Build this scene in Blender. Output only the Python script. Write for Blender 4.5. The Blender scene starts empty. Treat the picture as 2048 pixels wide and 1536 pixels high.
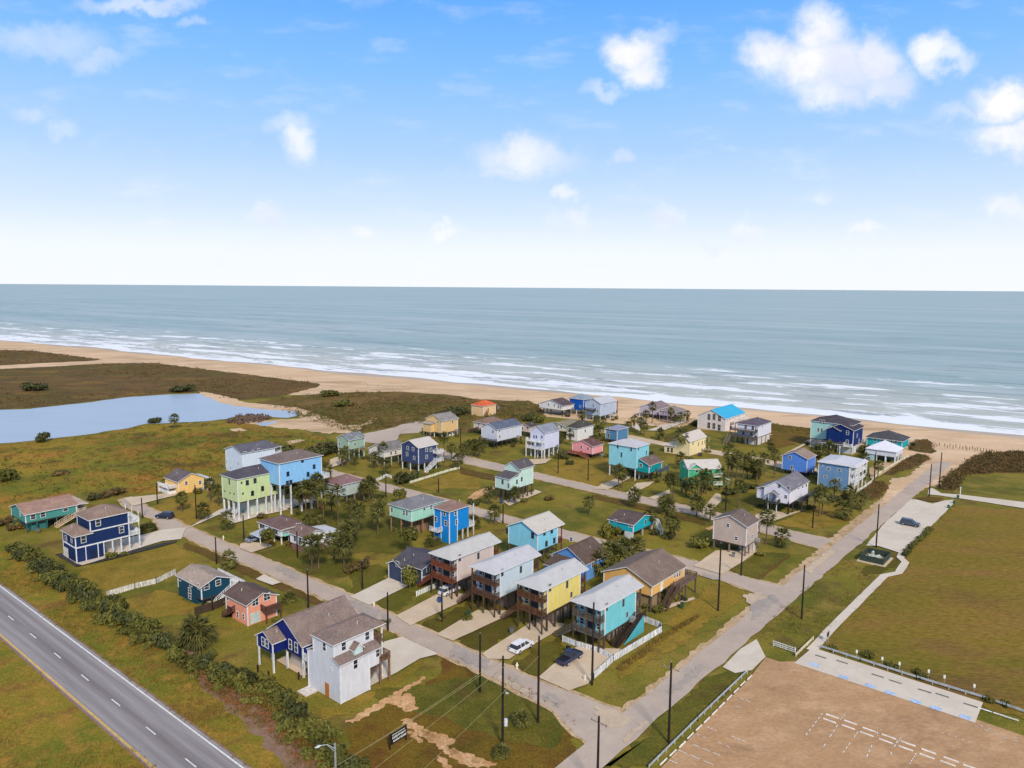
import bpy, bmesh, math, random
import numpy as np
from mathutils import Vector, Matrix
random.seed(7); RNG = np.random.default_rng(7)
scene = bpy.context.scene
COL = scene.collection

# ------------------------------------------------------------------ camera
HCAM = 65.0; FPX = 1500.0
PITCH = math.radians(7.36); ROLL = math.radians(0.42)
_f = Vector((0, math.cos(PITCH), -math.sin(PITCH)))
_X = Vector((1, 0, 0)); _U = Vector((0, math.sin(PITCH), math.cos(PITCH)))
_r = _X*math.cos(ROLL) + _U*math.sin(ROLL)
_u = -_X*math.sin(ROLL) + _U*math.cos(ROLL)
cam_d = bpy.data.cameras.new("camera"); cam = bpy.data.objects.new("camera", cam_d); COL.objects.link(cam)
cam.matrix_world = Matrix(((_r.x, _u.x, -_f.x, 0), (_r.y, _u.y, -_f.y, 0), (_r.z, _u.z, -_f.z, HCAM), (0, 0, 0, 1)))
cam_d.sensor_width = 36.0; cam_d.lens = 36.0*FPX/2048.0
cam_d.clip_start = 1.0; cam_d.clip_end = 200000.0
scene.camera = cam

def ray(px, py): return (_f*FPX + _r*(px-1024) - _u*(py-768)).normalized()
def at(p, z=0.0):
    d = ray(p[0], p[1]); t = (z-HCAM)/d.z
    return Vector((d.x*t, d.y*t, z))
def proj(v):
    d = Vector(v) - Vector((0, 0, HCAM)); k = d.dot(_f)
    return (1024+FPX*d.dot(_r)/k, 768-FPX*d.dot(_u)/k)
def zof(p, py):
    lo, hi = -5.0, 60.0
    for _ in range(50):
        m = (lo+hi)/2
        if proj((p.x, p.y, m))[1] > py: lo = m
        else: hi = m
    return (lo+hi)/2
REG = dict(X=(0,0,1.0), Z1=(0,640,4.0), Z2=(0,960,4.0), Z3=(400,820,5.12), Z4=(700,960,5.12), Z5=(500,1180,5.12),
 Z6=(830,1020,5.12), Z7=(1000,1060,5.12), Z8=(1180,960,5.12), Y1=(640,780,6.4), Y2=(920,770,6.4), Y3=(1200,780,6.4),
 Y4=(1480,800,6.4), Y5=(1648,820,5.12), Y6=(1500,1080,4.0), Y7=(1248,1280,4.0), Y8=(640,1240,4.0), A1=(660,840,12.8),
 A2=(830,800,12.8), A3=(940,800,12.8), A4=(1060,770,10.24), A5=(1180,840,12.8), A6=(1260,780,12.8), A7=(1380,790,11.378),
 A8=(1320,840,12.8), B1=(1600,800,7.877), B2=(1500,880,8.533), B3=(330,1110,7.314), B4=(480,980,8.533), B6=(560,920,8.533),
 B7=(1180,1000,10.24), B8=(1820,880,8.982))
def R2(reg, p):
    o = REG[reg]; return (o[0]+p[0]/o[2], o[1]+p[1]/o[2])
_vb = ray(2300, 584.0); BD = Vector((_vb.x, _vb.y, 0)).normalized()      # along the beach road, towards the sea
AD = Vector((-BD.y, BD.x, 0))                                             # along the streets, towards the lagoon
ANG = math.atan2(BD.y, BD.x)

# ------------------------------------------------------------------ world and sun
scene.view_settings.view_transform = 'Standard'; scene.view_settings.look = 'None'
scene.view_settings.exposure = 0.18; scene.view_settings.gamma = 1.0
SUN_EL = math.radians(38); SUN_AZ = math.radians(163)     # azimuth clockwise from +Y
world = bpy.data.worlds.new("World"); scene.world = world; world.use_nodes = True
wt = world.node_tree; wt.nodes.clear()
class NT:
    def __init__(s, t): s.t = t
    def n(s, typ, **kw):
        nd = s.t.nodes.new(typ)
        for k, v in kw.items(): setattr(nd, k, v)
        return nd
    def l(s, a, b): s.t.links.new(a, b)
    def setin(s, sock, v):
        if hasattr(v, 'is_linked') or isinstance(v, bpy.types.NodeSocket): s.l(v, sock)
        else: sock.default_value = v
    def m(s, op, a, b=None, c=None, clamp=False):
        nd = s.n('ShaderNodeMath', operation=op); nd.use_clamp = clamp
        for i, v in enumerate((a, b, c)):
            if v is not None: s.setin(nd.inputs[i], v)
        return nd.outputs[0]
    def v(s, op, a, b=None):
        nd = s.n('ShaderNodeVectorMath', operation=op)
        for i, x in enumerate((a, b)):
            if x is not None: s.setin(nd.inputs[i], x)
        return nd.outputs[1] if op in ('LENGTH', 'DISTANCE', 'DOT_PRODUCT') else nd.outputs[0]
    def noise(s, vec, scale, detail=4, rough=0.55, dist=0.0):
        nd = s.n('ShaderNodeTexNoise')
        if vec is not None: s.l(vec, nd.inputs['Vector'])
        nd.inputs['Scale'].default_value = scale; nd.inputs['Detail'].default_value = detail
        nd.inputs['Roughness'].default_value = rough; nd.inputs['Distortion'].default_value = dist
        return nd
    def ss(s, v, a, b, o0=0.0, o1=1.0, smooth=True):
        nd = s.n('ShaderNodeMapRange'); nd.interpolation_type = 'SMOOTHSTEP' if smooth else 'LINEAR'
        s.setin(nd.inputs[0], v); s.setin(nd.inputs[1], a); s.setin(nd.inputs[2], b)
        s.setin(nd.inputs[3], o0); s.setin(nd.inputs[4], o1); return nd.outputs[0]
    def mix(s, f, a, b, typ='MIX'):
        nd = s.n('ShaderNodeMix'); nd.data_type = 'RGBA'; nd.blend_type = typ; nd.clamp_factor = True
        s.setin(nd.inputs[0], f); s.setin(nd.inputs[6], a); s.setin(nd.inputs[7], b); return nd.outputs[2]
def lin(c):
    c = c/255.0
    return c/12.92 if c <= 0.04045 else ((c+0.055)/1.055)**2.4
def C(r, g, b, k=1.0): return (lin(r)*k, lin(g)*k, lin(b)*k, 1.0)

W = NT(wt)
sky = W.n('ShaderNodeTexSky'); sky.sky_type = 'NISHITA'; sky.sun_disc = False
sky.sun_elevation = SUN_EL; sky.sun_rotation = SUN_AZ; sky.dust_density = 1.5; sky.ozone_density = 2.0
skyc = W.v('SCALE', sky.outputs[0]); skyc.node.inputs['Scale'].default_value = 0.10
tc = W.n('ShaderNodeTexCoord'); sep = W.n('ShaderNodeSeparateXYZ'); W.l(tc.outputs['Generated'], sep.inputs[0])
el = W.m('ARCSINE', sep.outputs[2])
ramp = W.n('ShaderNodeValToRGB'); cr = ramp.color_ramp
W.l(W.ss(el, 0.0, 1.2, smooth=False), ramp.inputs[0])
stops = [(0.0, C(240,243,248)), (0.04, C(234,240,248)), (0.08, C(206,224,246)), (0.14, C(170,205,246)), (0.22, C(130,187,247)),
         (0.31, C(88,162,246)), (0.40, C(98,162,236)), (0.60, C(160,174,200)), (1.0, C(150,156,168))]
while len(cr.elements) < len(stops): cr.elements.new(0.5)
for e, (p, c) in zip(cr.elements, stops): e.position = p; e.color = c
base_sky = W.mix(0.05, ramp.outputs[0], skyc)
# cumulus clouds, placed by direction (all to the seaward side)
fw = W.m('MAXIMUM', sep.outputs[1], 0.02)
cu = W.m('DIVIDE', sep.outputs[0], fw); cv = W.m('DIVIDE', sep.outputs[2], fw)
comb = W.n('ShaderNodeCombineXYZ'); W.l(cu, comb.inputs[0]); W.l(cv, comb.inputs[1])
uv = comb.outputs[0]
n1 = W.noise(uv, 9.0, 6, 0.6); n2 = W.noise(uv, 34.0, 4, 0.6)
off1 = W.v('SCALE', W.v('SUBTRACT', n1.outputs['Color'], (0.5, 0.5, 0.5))); off1.node.inputs['Scale'].default_value = 0.085
off2 = W.v('SCALE', W.v('SUBTRACT', n2.outputs['Color'], (0.5, 0.5, 0.5))); off2.node.inputs['Scale'].default_value = 0.032
uvd = W.v('ADD', uv, W.v('ADD', off1, off2))
CLOUDS = [ # px, py, rx, ry, density
 (1640,130,150,70,1.0),(1640,65,65,60,1.0),(1740,115,75,55,1.0),(1545,108,75,48,.95),(1660,185,90,40,.8),(1760,155,80,34,.8),
 (1265,95,62,46,1.0),(1290,130,46,38,.9),(1300,65,60,26,.45),(1210,175,55,16,.4),(1870,112,52,40,.9),(1910,118,40,24,.7),
 (2020,195,85,38,1.0),(2030,265,85,40,.95),(1930,215,70,18,.4),(1045,310,110,42,.75),(1010,345,60,22,.5),(612,288,44,50,.75),(590,250,60,34,.4),
 (90,75,130,38,.42),(190,108,70,26,.4),(290,2,150,18,.5),(385,45,36,12,.3),(60,232,45,20,.3),(140,250,36,16,.25),
 (1330,432,42,26,.7),(1135,388,28,16,.6),(1145,440,50,22,.5),(2020,405,48,32,.75),(530,420,36,20,.65),(1490,456,46,20,.7),
 (1240,318,34,18,.5),(730,466,36,12,.6),(900,464,30,14,.6),(1730,470,50,14,.6),(1420,485,50,14,.5),(1650,405,20,16,.35)]
mask = None
for (px, py, rx, ry, dn) in CLOUDS:
    d = ray(px, py); c0 = (d.x/d.y, d.z/d.y, 0.5)
    dv = W.v('MULTIPLY', W.v('SUBTRACT', uvd, (c0[0], c0[1], 0)), (FPX/rx, FPX/ry, 0.0))
    m_ = W.ss(W.v('LENGTH', dv), 1.27, 0.22, 0.0, dn)
    mask = m_ if mask is None else W.m('MAXIMUM', mask, m_)
thin = W.noise(W.v('MULTIPLY', uv, (3.0, 9.0, 1.0)), 3.0, 5, 0.6)
veil = W.m('MULTIPLY', W.ss(thin.outputs[0], 0.50, 0.75), 0.22)
mask = W.m('MULTIPLY', W.m('MAXIMUM', mask, veil), W.ss(sep.outputs[1], 0.0, 0.2))
shade = W.ss(n1.outputs[0], 0.35, 0.65)
cloudc = W.mix(shade, C(218,224,242), C(246,245,247))
finalc = W.mix(mask, base_sky, cloudc)
bg = W.n('ShaderNodeBackground'); W.l(finalc, bg.inputs[0]); bg.inputs[1].default_value = 1.0
wo = W.n('ShaderNodeOutputWorld'); W.l(bg.outputs[0], wo.inputs[0])
sd = bpy.data.lights.new("sun", 'SUN'); sd.energy = 3.1; sd.angle = math.radians(9); sd.color = (1.0, 0.90, 0.76)
so = bpy.data.objects.new("sun", sd); COL.objects.link(so)
so.rotation_euler = (math.pi/2-SUN_EL, 0, math.pi-SUN_AZ)
so.location = (0, 0, 200)

# ------------------------------------------------------------------ materials
MATS = {}
def new_mat(name):
    m = bpy.data.materials.new(name); m.use_nodes = True
    t = m.node_tree; b = t.nodes['Principled BSDF']; return m, NT(t), b
def paint(col, var=0.10, scale=1.6, rough=0.7, spec=0.3, streak=False, metal=0.0, key=None, k=1.0):
    """painted or plain surface with weathering"""
    kk = ('p', col, var, scale, rough, metal, streak, k)
    if kk in MATS: return MATS[kk]
    m, T, b = new_mat('paint_%d_%d_%d' % col)
    g = T.n('ShaderNodeNewGeometry'); pos = g.outputs['Position']
    if streak: pos = T.v('MULTIPLY', pos, (1.0, 1.0, 0.18))
    n = T.noise(pos, scale, 5, 0.65); f = T.noise(g.outputs['Position'], 0.25, 2)
    lo = C(*[max(0, x*(1-var*1.6)) for x in col], k); hi = C(*[min(255, x*(1+var*0.7)) for x in col], k)
    c = T.mix(T.ss(n.outputs[0], 0.3, 0.68), lo, hi)
    c = T.mix(T.ss(f.outputs[0], 0.35, 0.65, 0.0, 0.35), c, C(*[x*(1-var) for x in col], k))
    T.l(c, b.inputs['Base Color']); b.inputs['Roughness'].default_value = rough
    b.inputs['Specular IOR Level'].default_value = spec; b.inputs['Metallic'].default_value = metal
    bp = T.n('ShaderNodeBump'); bp.inputs['Strength'].default_value = 0.25; bp.inputs['Distance'].default_value = 0.02
    T.l(n.outputs[0], bp.inputs['Height']); T.l(bp.outputs[0], b.inputs['Normal'])
    MATS[kk] = m; return m
def siding(col, k=1.0):
    """lap siding: painted boards with a shadow line each 0.2 m"""
    kk = ('s', col, k)
    if kk in MATS: return MATS[kk]
    m, T, b = new_mat('siding_%d_%d_%d' % col)
    g = T.n('ShaderNodeNewGeometry'); sp = T.n('ShaderNodeSeparateXYZ'); T.l(g.outputs['Position'], sp.inputs[0])
    fr = T.m('FRACT', T.m('MULTIPLY', sp.outputs[2], 4.6))
    n = T.noise(T.v('MULTIPLY', g.outputs['Position'], (1, 1, 0.3)), 1.3, 5, 0.65)
    f2 = T.noise(g.outputs['Position'], 0.22, 3)
    lo = C(*[x*0.955 for x in col], k); hi = C(*[min(255, x*1.02) for x in col], k)
    c = T.mix(T.ss(n.outputs[0], 0.3, 0.7), lo, hi)
    c = T.mix(T.ss(f2.outputs[0], 0.5, 0.75, 0.0, 0.4), c, C(*[x*0.94 for x in col], k))
    T.l(c, b.inputs['Base Color']); b.inputs['Roughness'].default_value = 0.65; b.inputs['Specular IOR Level'].default_value = 0.25
    bp = T.n('ShaderNodeBump'); bp.inputs['Strength'].default_value = 0.5; bp.inputs['Distance'].default_value = 0.03
    T.l(fr, bp.inputs['Height']); T.l(bp.outputs[0], b.inputs['Normal'])
    MATS[kk] = m; return m
def shingle(col, k=1.0):
    kk = ('r', col, k)
    if kk in MATS: return MATS[kk]
    m, T, b = new_mat('shingle_%d_%d_%d' % col)
    g = T.n('ShaderNodeNewGeometry'); pos = g.outputs['Position']
    n = T.noise(pos, 5.0, 3, 0.7); n2 = T.noise(pos, 0.45, 4, 0.6); vo = T.n('ShaderNodeTexVoronoi')
    T.l(T.v('MULTIPLY', pos, (2.2, 2.2, 7.0)), vo.inputs['Vector']); vo.inputs['Scale'].default_value = 1.0
    c = T.mix(T.ss(n.outputs[0], 0.3, 0.7), C(*[x*0.78 for x in col], k), C(*[min(255, x*1.12) for x in col], k))
    c = T.mix(T.ss(n2.outputs[0], 0.38, 0.7, 0.0, 0.6), c, C(*[min(255, x*1.1+6) for x in col], k))
    c = T.mix(0.12, c, vo.outputs['Color'], 'MULTIPLY')
    T.l(c, b.inputs['Base Color']); b.inputs['Roughness'].default_value = 0.9; b.inputs['Specular IOR Level'].default_value = 0.15
    MATS[kk] = m; return m
def metalroof(col, ang=0.0, k=1.0):
    kk = ('m', col, ang, k)
    if kk in MATS: return MATS[kk]
    m, T, b = new_mat('metal_roof_%d_%d_%d' % col)
    tcn = T.n('ShaderNodeTexCoord'); sp = T.n('ShaderNodeSeparateXYZ'); T.l(tcn.outputs['Object'], sp.inputs[0])
    fr = T.m('FRACT', T.m('MULTIPLY', sp.outputs[0], 2.2)); seam = T.m('LESS_THAN', fr, 0.10)
    n = T.noise(tcn.outputs['Object'], 0.7, 5, 0.6)
    c = T.mix(T.ss(n.outputs[0], 0.3, 0.7), C(*[x*0.965 for x in col], k), C(*[min(255, x*1.015) for x in col], k))
    c = T.mix(T.m('MULTIPLY', seam, 0.22), c, C(*[x*0.75 for x in col], k))
    T.l(c, b.inputs['Base Color']); b.inputs['Roughness'].default_value = 0.42; b.inputs['Metallic'].default_value = 0.0
    b.inputs['Specular IOR Level'].default_value = 0.4
    MATS[kk] = m; return m
def wood(col, k=1.0):
    kk = ('w', col, k)
    if kk in MATS: return MATS[kk]
    m, T, b = new_mat('wood_%d_%d_%d' % col)
    g = T.n('ShaderNodeNewGeometry'); n = T.noise(T.v('MULTIPLY', g.outputs['Position'], (6, 6, 0.8)), 1.0, 4, 0.6)
    c = T.mix(T.ss(n.outputs[0], 0.3, 0.7), C(*[x*0.7 for x in col], k), C(*[min(255, x*1.2) for x in col], k))
    T.l(c, b.inputs['Base Color']); b.inputs['Roughness'].default_value = 0.85; b.inputs['Specular IOR Level'].default_value = 0.2
    MATS[kk] = m; return m
def ground_mat(name, cols, s1=0.05, s2=0.5, s3=4.0, bump=0.4, bd=0.15, rough=0.95, aniso=None, thr=(0.36, 0.64), var=0.38, mid=0.85, k=1.0):
    m, T, b = new_mat(name)
    g = T.n('ShaderNodeNewGeometry'); pos = g.outputs['Position']
    p2 = pos
    if aniso is not None:      # stretch along direction (angle, factor)
        mp = T.n('ShaderNodeMapping'); mp.vector_type = 'POINT'
        mp.inputs['Rotation'].default_value = (0, 0, -aniso[0]); mp.inputs['Scale'].default_value = (aniso[1], 1.0, 1.0)
        T.l(pos, mp.inputs[0]); p2 = mp.outputs[0]
    a = T.noise(p2, s1, 5, 0.6, 0.6); d = T.noise(p2, s2, 5, 0.65); e = T.noise(p2, s3, 3, 0.7)
    c = T.mix(T.ss(a.outputs[0], *thr), cols[0], cols[1])
    c = T.mix(T.ss(d.outputs[0], 0.42, 0.72, 0, mid), c, cols[2])
    if len(cols) > 3: c = T.mix(T.ss(T.noise(p2, s1*2.7, 4, 0.6).outputs[0], 0.52, 0.70, 0, 0.8), c, cols[3])
    v = T.ss(e.outputs[0], 0.25, 0.75, 1.0-var, 1.0+var*0.8, smooth=False)
    cc = T.n('ShaderNodeCombineColor'); [T.l(v, cc.inputs[i]) for i in range(3)]
    c = T.mix(1.0, c, cc.outputs[0], 'MULTIPLY')
    T.l(c, b.inputs['Base Color']); b.inputs['Roughness'].default_value = rough; b.inputs['Specular IOR Level'].default_value = 0.1
    bp = T.n('ShaderNodeBump'); bp.inputs['Strength'].default_value = bump; bp.inputs['Distance'].default_value = bd
    T.l(T.m('ADD', e.outputs[0], d.outputs[0]), bp.inputs['Height']); T.l(bp.outputs[0], b.inputs['Normal'])
    return m
def leaf_mat(name, c1, c2, c3=None):
    m, T, b = new_mat(name)
    g = T.n('ShaderNodeNewGeometry'); oi = T.n('ShaderNodeObjectInfo')
    r = g.outputs['Random Per Island']
    c = T.mix(r, c1, c2)
    n = T.noise(g.outputs['Position'], 0.35, 3)
    if c3: c = T.mix(T.ss(n.outputs[0], 0.4, 0.65, 0, 0.8), c, c3)
    hs = T.n('ShaderNodeHueSaturation'); T.l(c, hs.inputs['Color'])
    hs.inputs['Saturation'].default_value = 0.95
    T.l(T.ss(oi.outputs['Random'], 0, 1, 0.8, 1.25, smooth=False), hs.inputs['Value'])
    T.l(hs.outputs[0], b.inputs['Base Color']); b.inputs['Roughness'].default_value = 0.7; b.inputs['Specular IOR Level'].default_value = 0.2
    tr = T.n('ShaderNodeBsdfTranslucent'); T.l(hs.outputs[0], tr.inputs[0])
    ms = T.n('ShaderNodeMixShader'); ms.inputs[0].default_value = 0.2
    out = [x for x in T.t.nodes if x.type == 'OUTPUT_MATERIAL'][0]
    T.l(b.outputs[0], ms.inputs[1]); T.l(tr.outputs[0], ms.inputs[2]); T.l(ms.outputs[0], out.inputs[0])
    return m
def glass():
    if 'glass' in MATS: return MATS['glass']
    m, T, b = new_mat('window_glass'); oi = T.n('ShaderNodeObjectInfo')
    c = T.mix(oi.outputs['Random'], C(28,32,40), C(62,68,76)); T.l(c, b.inputs['Base Color'])
    b.inputs['Roughness'].default_value = 0.12; b.inputs['Specular IOR Level'].default_value = 0.5
    MATS['glass'] = m; return m
WHITE = (226, 226, 226); TRIM = paint(WHITE, 0.05)

# ------------------------------------------------------------------ mesh helpers
class MB:
    def __init__(s): s.v = []; s.f = []; s.mi = []
    def add(s, vs, fs, mi=0):
        o = len(s.v); s.v += [tuple(v) for v in vs]
        s.f += [tuple(i+o for i in f) for f in fs]; s.mi += [mi]*len(fs)
    def box(s, x0, x1, y0, y1, z0, z1, mi=0):
        if x0 > x1: x0, x1 = x1, x0
        if y0 > y1: y0, y1 = y1, y0
        s.add([(x0,y0,z0),(x1,y0,z0),(x1,y1,z0),(x0,y1,z0),(x0,y0,z1),(x1,y0,z1),(x1,y1,z1),(x0,y1,z1)],
              [(0,3,2,1),(4,5,6,7),(0,1,5,4),(1,2,6,5),(2,3,7,6),(3,0,4,7)], mi)
    def beam(s, p, q, w, h, mi=0):
        p = Vector(p); q = Vector(q); d = (q-p).normalized()
        side = d.cross(Vector((0,0,1)))
        side = side.normalized() if side.length > 1e-4 else Vector((1,0,0))
        up = side.cross(d).normalized()
        vs = []
        for e in (p, q):
            for a, b_ in ((-1,-1),(1,-1),(1,1),(-1,1)): vs.append(e+side*(a*w/2)+up*(b_*h/2))
        s.add(vs, [(0,3,2,1),(4,5,6,7),(0,1,5,4),(1,2,6,5),(2,3,7,6),(3,0,4,7)], mi)
    def tube(s, pts, rads, n=7, mi=0, cap=True):
        vs = []; fs = []
        for i, (p, r) in enumerate(zip(pts, rads)):
            p = Vector(p); d = (Vector(pts[min(i+1, len(pts)-1)])-Vector(pts[max(i-1, 0)])).normalized()
            a = d.orthogonal().normalized(); 
            if abs(d.z) > 0.9: a = Vector((1,0,0)); a = (a-d*a.dot(d)).normalized()
            b_ = d.cross(a)
            for k in range(n):
                t = 2*math.pi*k/n; vs.append(p+a*(r*math.cos(t))+b_*(r*math.sin(t)))
        for i in range(len(pts)-1):
            for k in range(n):
                fs.append((i*n+k, i*n+(k+1) % n, (i+1)*n+(k+1) % n, (i+1)*n+k))
        if cap: fs += [tuple(range(n))[::-1], tuple((len(pts)-1)*n+k for k in range(n))]
        s.add(vs, fs, mi)
    def mesh(s, name, mats):
        me = bpy.data.meshes.new(name); me.from_pydata(s.v, [], s.f)
        for m in (mats if isinstance(mats, (list, tuple)) else [mats]): me.materials.append(m)
        me.polygons.foreach_set('material_index', s.mi); me.update(); return me
    def build(s, name, mats, parent=None, loc=None):
        if not s.f: return None
        return link(name, s.mesh(name, mats), parent, loc)
def link(name, me, parent=None, loc=None, rz=0.0):
    o = bpy.data.objects.new(name, me); COL.objects.link(o)
    if parent: o.parent = parent
    if loc is not None: o.location = loc
    if rz: o.rotation_euler = (0, 0, rz)
    return o
def empty(name, loc, rz=0.0):
    o = bpy.data.objects.new(name, None); COL.objects.link(o); o.location = loc; o.rotation_euler = (0, 0, rz)
    o.empty_display_size = 0.5; return o
def tag(o, label=None, cat=None, group=None, kind=None):
    if label: o['label'] = label
    if cat: o['category'] = cat
    if group: o['group'] = group
    if kind: o['kind'] = kind
    return o
def dup(o, parent=None):
    c = o.copy(); COL.objects.link(c)
    if parent is not None: c.parent = parent
    for ch in [x for x in bpy.data.objects if x.parent == o]: dup(ch, c)
    return c
def npmesh(name, V, F, mat):
    """big mesh of triangles from arrays"""
    me = bpy.data.meshes.new(name); nv, nf = len(V), len(F)
    me.vertices.add(nv); me.vertices.foreach_set('co', V.astype(np.float32).ravel())
    me.loops.add(nf*3); me.loops.foreach_set('vertex_index', F.astype(np.int32).ravel())
    me.polygons.add(nf); me.polygons.foreach_set('loop_start', np.arange(0, nf*3, 3, dtype=np.int32))
    me.polygons.foreach_set('loop_total', np.full(nf, 3, dtype=np.int32))
    me.materials.append(mat); me.update(calc_edges=True); me.validate(); return me
# ------------------------------------------------------------------ houses
HOUSES = []
_wc = {}
def window_meshes(w, h, fc):
    k = (round(w, 2), round(h, 2), fc)
    if k not in _wc:
        f = MB(); t = 0.11
        f.box(-w/2, w/2, -0.05, 0.02, -h/2, -h/2+t); f.box(-w/2, w/2, -0.05, 0.02, h/2-t, h/2)
        f.box(-w/2, -w/2+t, -0.047, 0.02, -h/2+t, h/2-t); f.box(w/2-t, w/2, -0.047, 0.02, -h/2+t, h/2-t)
        f.box(-w/2+t, w/2-t, -0.044, 0.02, -0.035, 0.035)
        if w > 1.3: f.box(-0.04, 0.04, -0.041, 0.02, -h/2+t, h/2-t)
        p = MB(); p.box(-w/2+t, w/2-t, -0.018, 0.01, -h/2+t, h/2-t)
        _wc[k] = (f.mesh('window', paint(fc, 0.05)), p.mesh('pane', glass()))
    return _wc[k]
class House:
    def __init__(s, sd, label, reg, N, L, R, G, ref='N', bot=None, z0=None, z1=None, wall=(220,220,220), roofc=(110,100,95), Lx=None, Ly=None,
                 rot=0.0, name='house', metal=False, frame=WHITE, cat='house', oh=0.45):
        q = lambda p: R2(reg, p)
        s.reg = reg; s.sd = sd; s.parts = {}
        if ref == 'N':
            p = at(q(G)); s.z1 = z1 or zof(p, q(N)[1]); s.z0 = z0 if z0 is not None else (zof(p, q((0, bot))[1]) if bot else 0.0)
        else:
            cpt = L if ref == 'L' else R
            pc = at(q(G)); s.z1 = z1 or zof(pc, q(cpt)[1]); s.z0 = z0 if z0 is not None else (zof(pc, q((0, bot))[1]) if bot else 0.0)
            p = at(q(N), s.z1); p.z = 0
        ca, sa = math.cos(rot), math.sin(rot)
        s.bx = Vector((BD.x*ca-BD.y*sa, BD.x*sa+BD.y*ca, 0)); s.ax = Vector((-s.bx.y, s.bx.x, 0))
        s.p = Vector((p.x, p.y, 0))
        s.Lx = Lx or (at(q(R), s.z1)-p).dot(s.bx); s.Ly = Ly or (at(q(L), s.z1)-p).dot(s.ax)
        s.root = empty(name, s.p, math.atan2(s.bx.y, s.bx.x)); tag(s.root, label, cat)
        s.wm = siding(wall); s.rm = metalroof(roofc) if metal else shingle(roofc); s.frame = frame; s.oh = oh
        s.W = MB(); s.RF = MB(); s.wallname = 'wall'
        s.ctr = s.p + s.bx*(s.Lx/2) + s.ax*(s.Ly/2)
        HOUSES.append(s)
    def loc(s, v): d = Vector(v)-s.p; return Vector((d.dot(s.bx), d.dot(s.ax), d.z))
    def onR(s, p, y=0.0):
        d = ray(*R2(s.reg, p)); o = Vector((0, 0, HCAM)); lo = s.loc(o); ld = Vector((d.dot(s.bx), d.dot(s.ax), d.z))
        t = (y-lo.y)/ld.y; return (lo.x+ld.x*t, lo.z+ld.z*t)
    def onL(s, p, x=0.0):
        d = ray(*R2(s.reg, p)); o = Vector((0, 0, HCAM)); lo = s.loc(o); ld = Vector((d.dot(s.bx), d.dot(s.ax), d.z))
        t = (x-lo.x)/ld.x; return (lo.y+ld.y*t, lo.z+ld.z*t)
    def mbuild(s, name, mb, mat, parent=None): return mb.build(name, mat, parent or s.root)
    def block(s, x0=0, x1=None, y0=0, y1=None, z0=None, z1=None, trim=True):
        x1 = s.Lx if x1 is None else x1; y1 = s.Ly if y1 is None else y1
        z0 = s.z0 if z0 is None else z0; z1 = s.z1 if z1 is None else z1
        s.W.box(x0, x1, y0, y1, z0, z1)
        if trim:
            t = 0.07
            for (x, y) in ((x0, y0), (x1, y0), (x0, y1)): s.board(x-t if x == x0 else x-0.14, x+0.14 if x == x0 else x+t, y-t if y == y0 else y-0.14, y+0.14 if y == y0 else y+t, z0-0.02, z1-0.03)
    def board(s, *a):
        m = MB(); m.box(*a); m.build('corner_board', paint(s.frame, 0.05), s.root)
    def extra(s, name, wall, x0, x1, y0, y1, z0, z1):
        m = MB(); m.box(x0, x1, y0, y1, z0, z1); return m.build(name, siding(wall), s.root)
    def roof(s, axis='x', rise=1.8, h0=0, h1=0, x0=0, x1=None, y0=0, y1=None, z1=None, oh=None, mat=None, gable=True, name='roof'):
        x1 = s.Lx if x1 is None else x1; y1 = s.Ly if y1 is None else y1; z1 = s.z1 if z1 is None else z1
        oh = s.oh if oh is None else oh
        if axis == 'x': u0, u1, w0, w1 = x0, x1, y0, y1; mp = lambda u, w, z: (u, w, z)
        else: u0, u1, w0, w1 = y0, y1, x0, x1; mp = lambda u, w, z: (w, u, z)
        wm = (w0+w1)/2; sl = rise/((w1-w0)/2); ez = z1-sl*oh+0.05
        r0 = u0+h0 if h0 else u0-oh; r1 = u1-h1 if h1 else u1+oh
        if r1 < r0: r0 = r1 = (r0+r1)/2
        P = [(u0-oh, w0-oh, ez), (u1+oh, w0-oh, ez), (u1+oh, w1+oh, ez), (u0-oh, w1+oh, ez), (r0, wm, z1+rise+0.05), (r1, wm, z1+rise+0.05)]
        th = 0.17; vs = [mp(*p) for p in P]+[mp(p[0], p[1], p[2]-th) for p in P]
        tops = [(0, 1, 5, 4), (2, 3, 4, 5)]; loop = [0, 1]
        if h1: tops.append((1, 2, 5))
        else: loop.append(5)
        loop += [2, 3]
        if h0: tops.append((3, 0, 4))
        else: loop.append(4)
        m = MB(); m.add(vs, tops, 0); m.add(vs, [tuple(i+6 for i in f)[::-1] for f in tops], 1)
        m.add(vs, [(loop[i]+6, loop[(i+1) % len(loop)]+6, loop[(i+1) % len(loop)], loop[i]) for i in range(len(loop))], 1)
        rf = m.build(name, [mat or s.rm, TRIM], s.root)
        if gable:
            for h, u, du in ((h0, u0, 0.15), (h1, u1, -0.15)):
                if not h:
                    tv = [mp(u, w0, z1), mp(u, w1, z1), mp(u, wm, z1+rise), mp(u+du, w0, z1), mp(u+du, w1, z1), mp(u+du, wm, z1+rise)]
                    s.W.add(tv, [(0, 1, 2), (3, 5, 4), (0, 2, 5, 3), (1, 4, 5, 2), (0, 3, 4, 1)])
        # ridge cap and a couple of vents
        cp = MB(); cp.beam(mp(r0, wm, z1+rise+0.06), mp(r1 if r1 > r0+0.3 else r0+0.3, wm, z1+rise+0.06), 0.28, 0.07)
        cp.build('ridge_cap', mat or s.rm, rf)
        if rise > 0.8:
            vp = MB(); uu = r0+(r1-r0)*0.6; ww = wm+(w0-wm)*0.45
            vp.tube([mp(uu, ww, z1+rise*0.5), mp(uu, ww, z1+rise*0.5+0.65)], [0.08, 0.08], 6); vp.build('vent_pipe', paint((200,200,198)), rf)
        return rf
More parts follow.
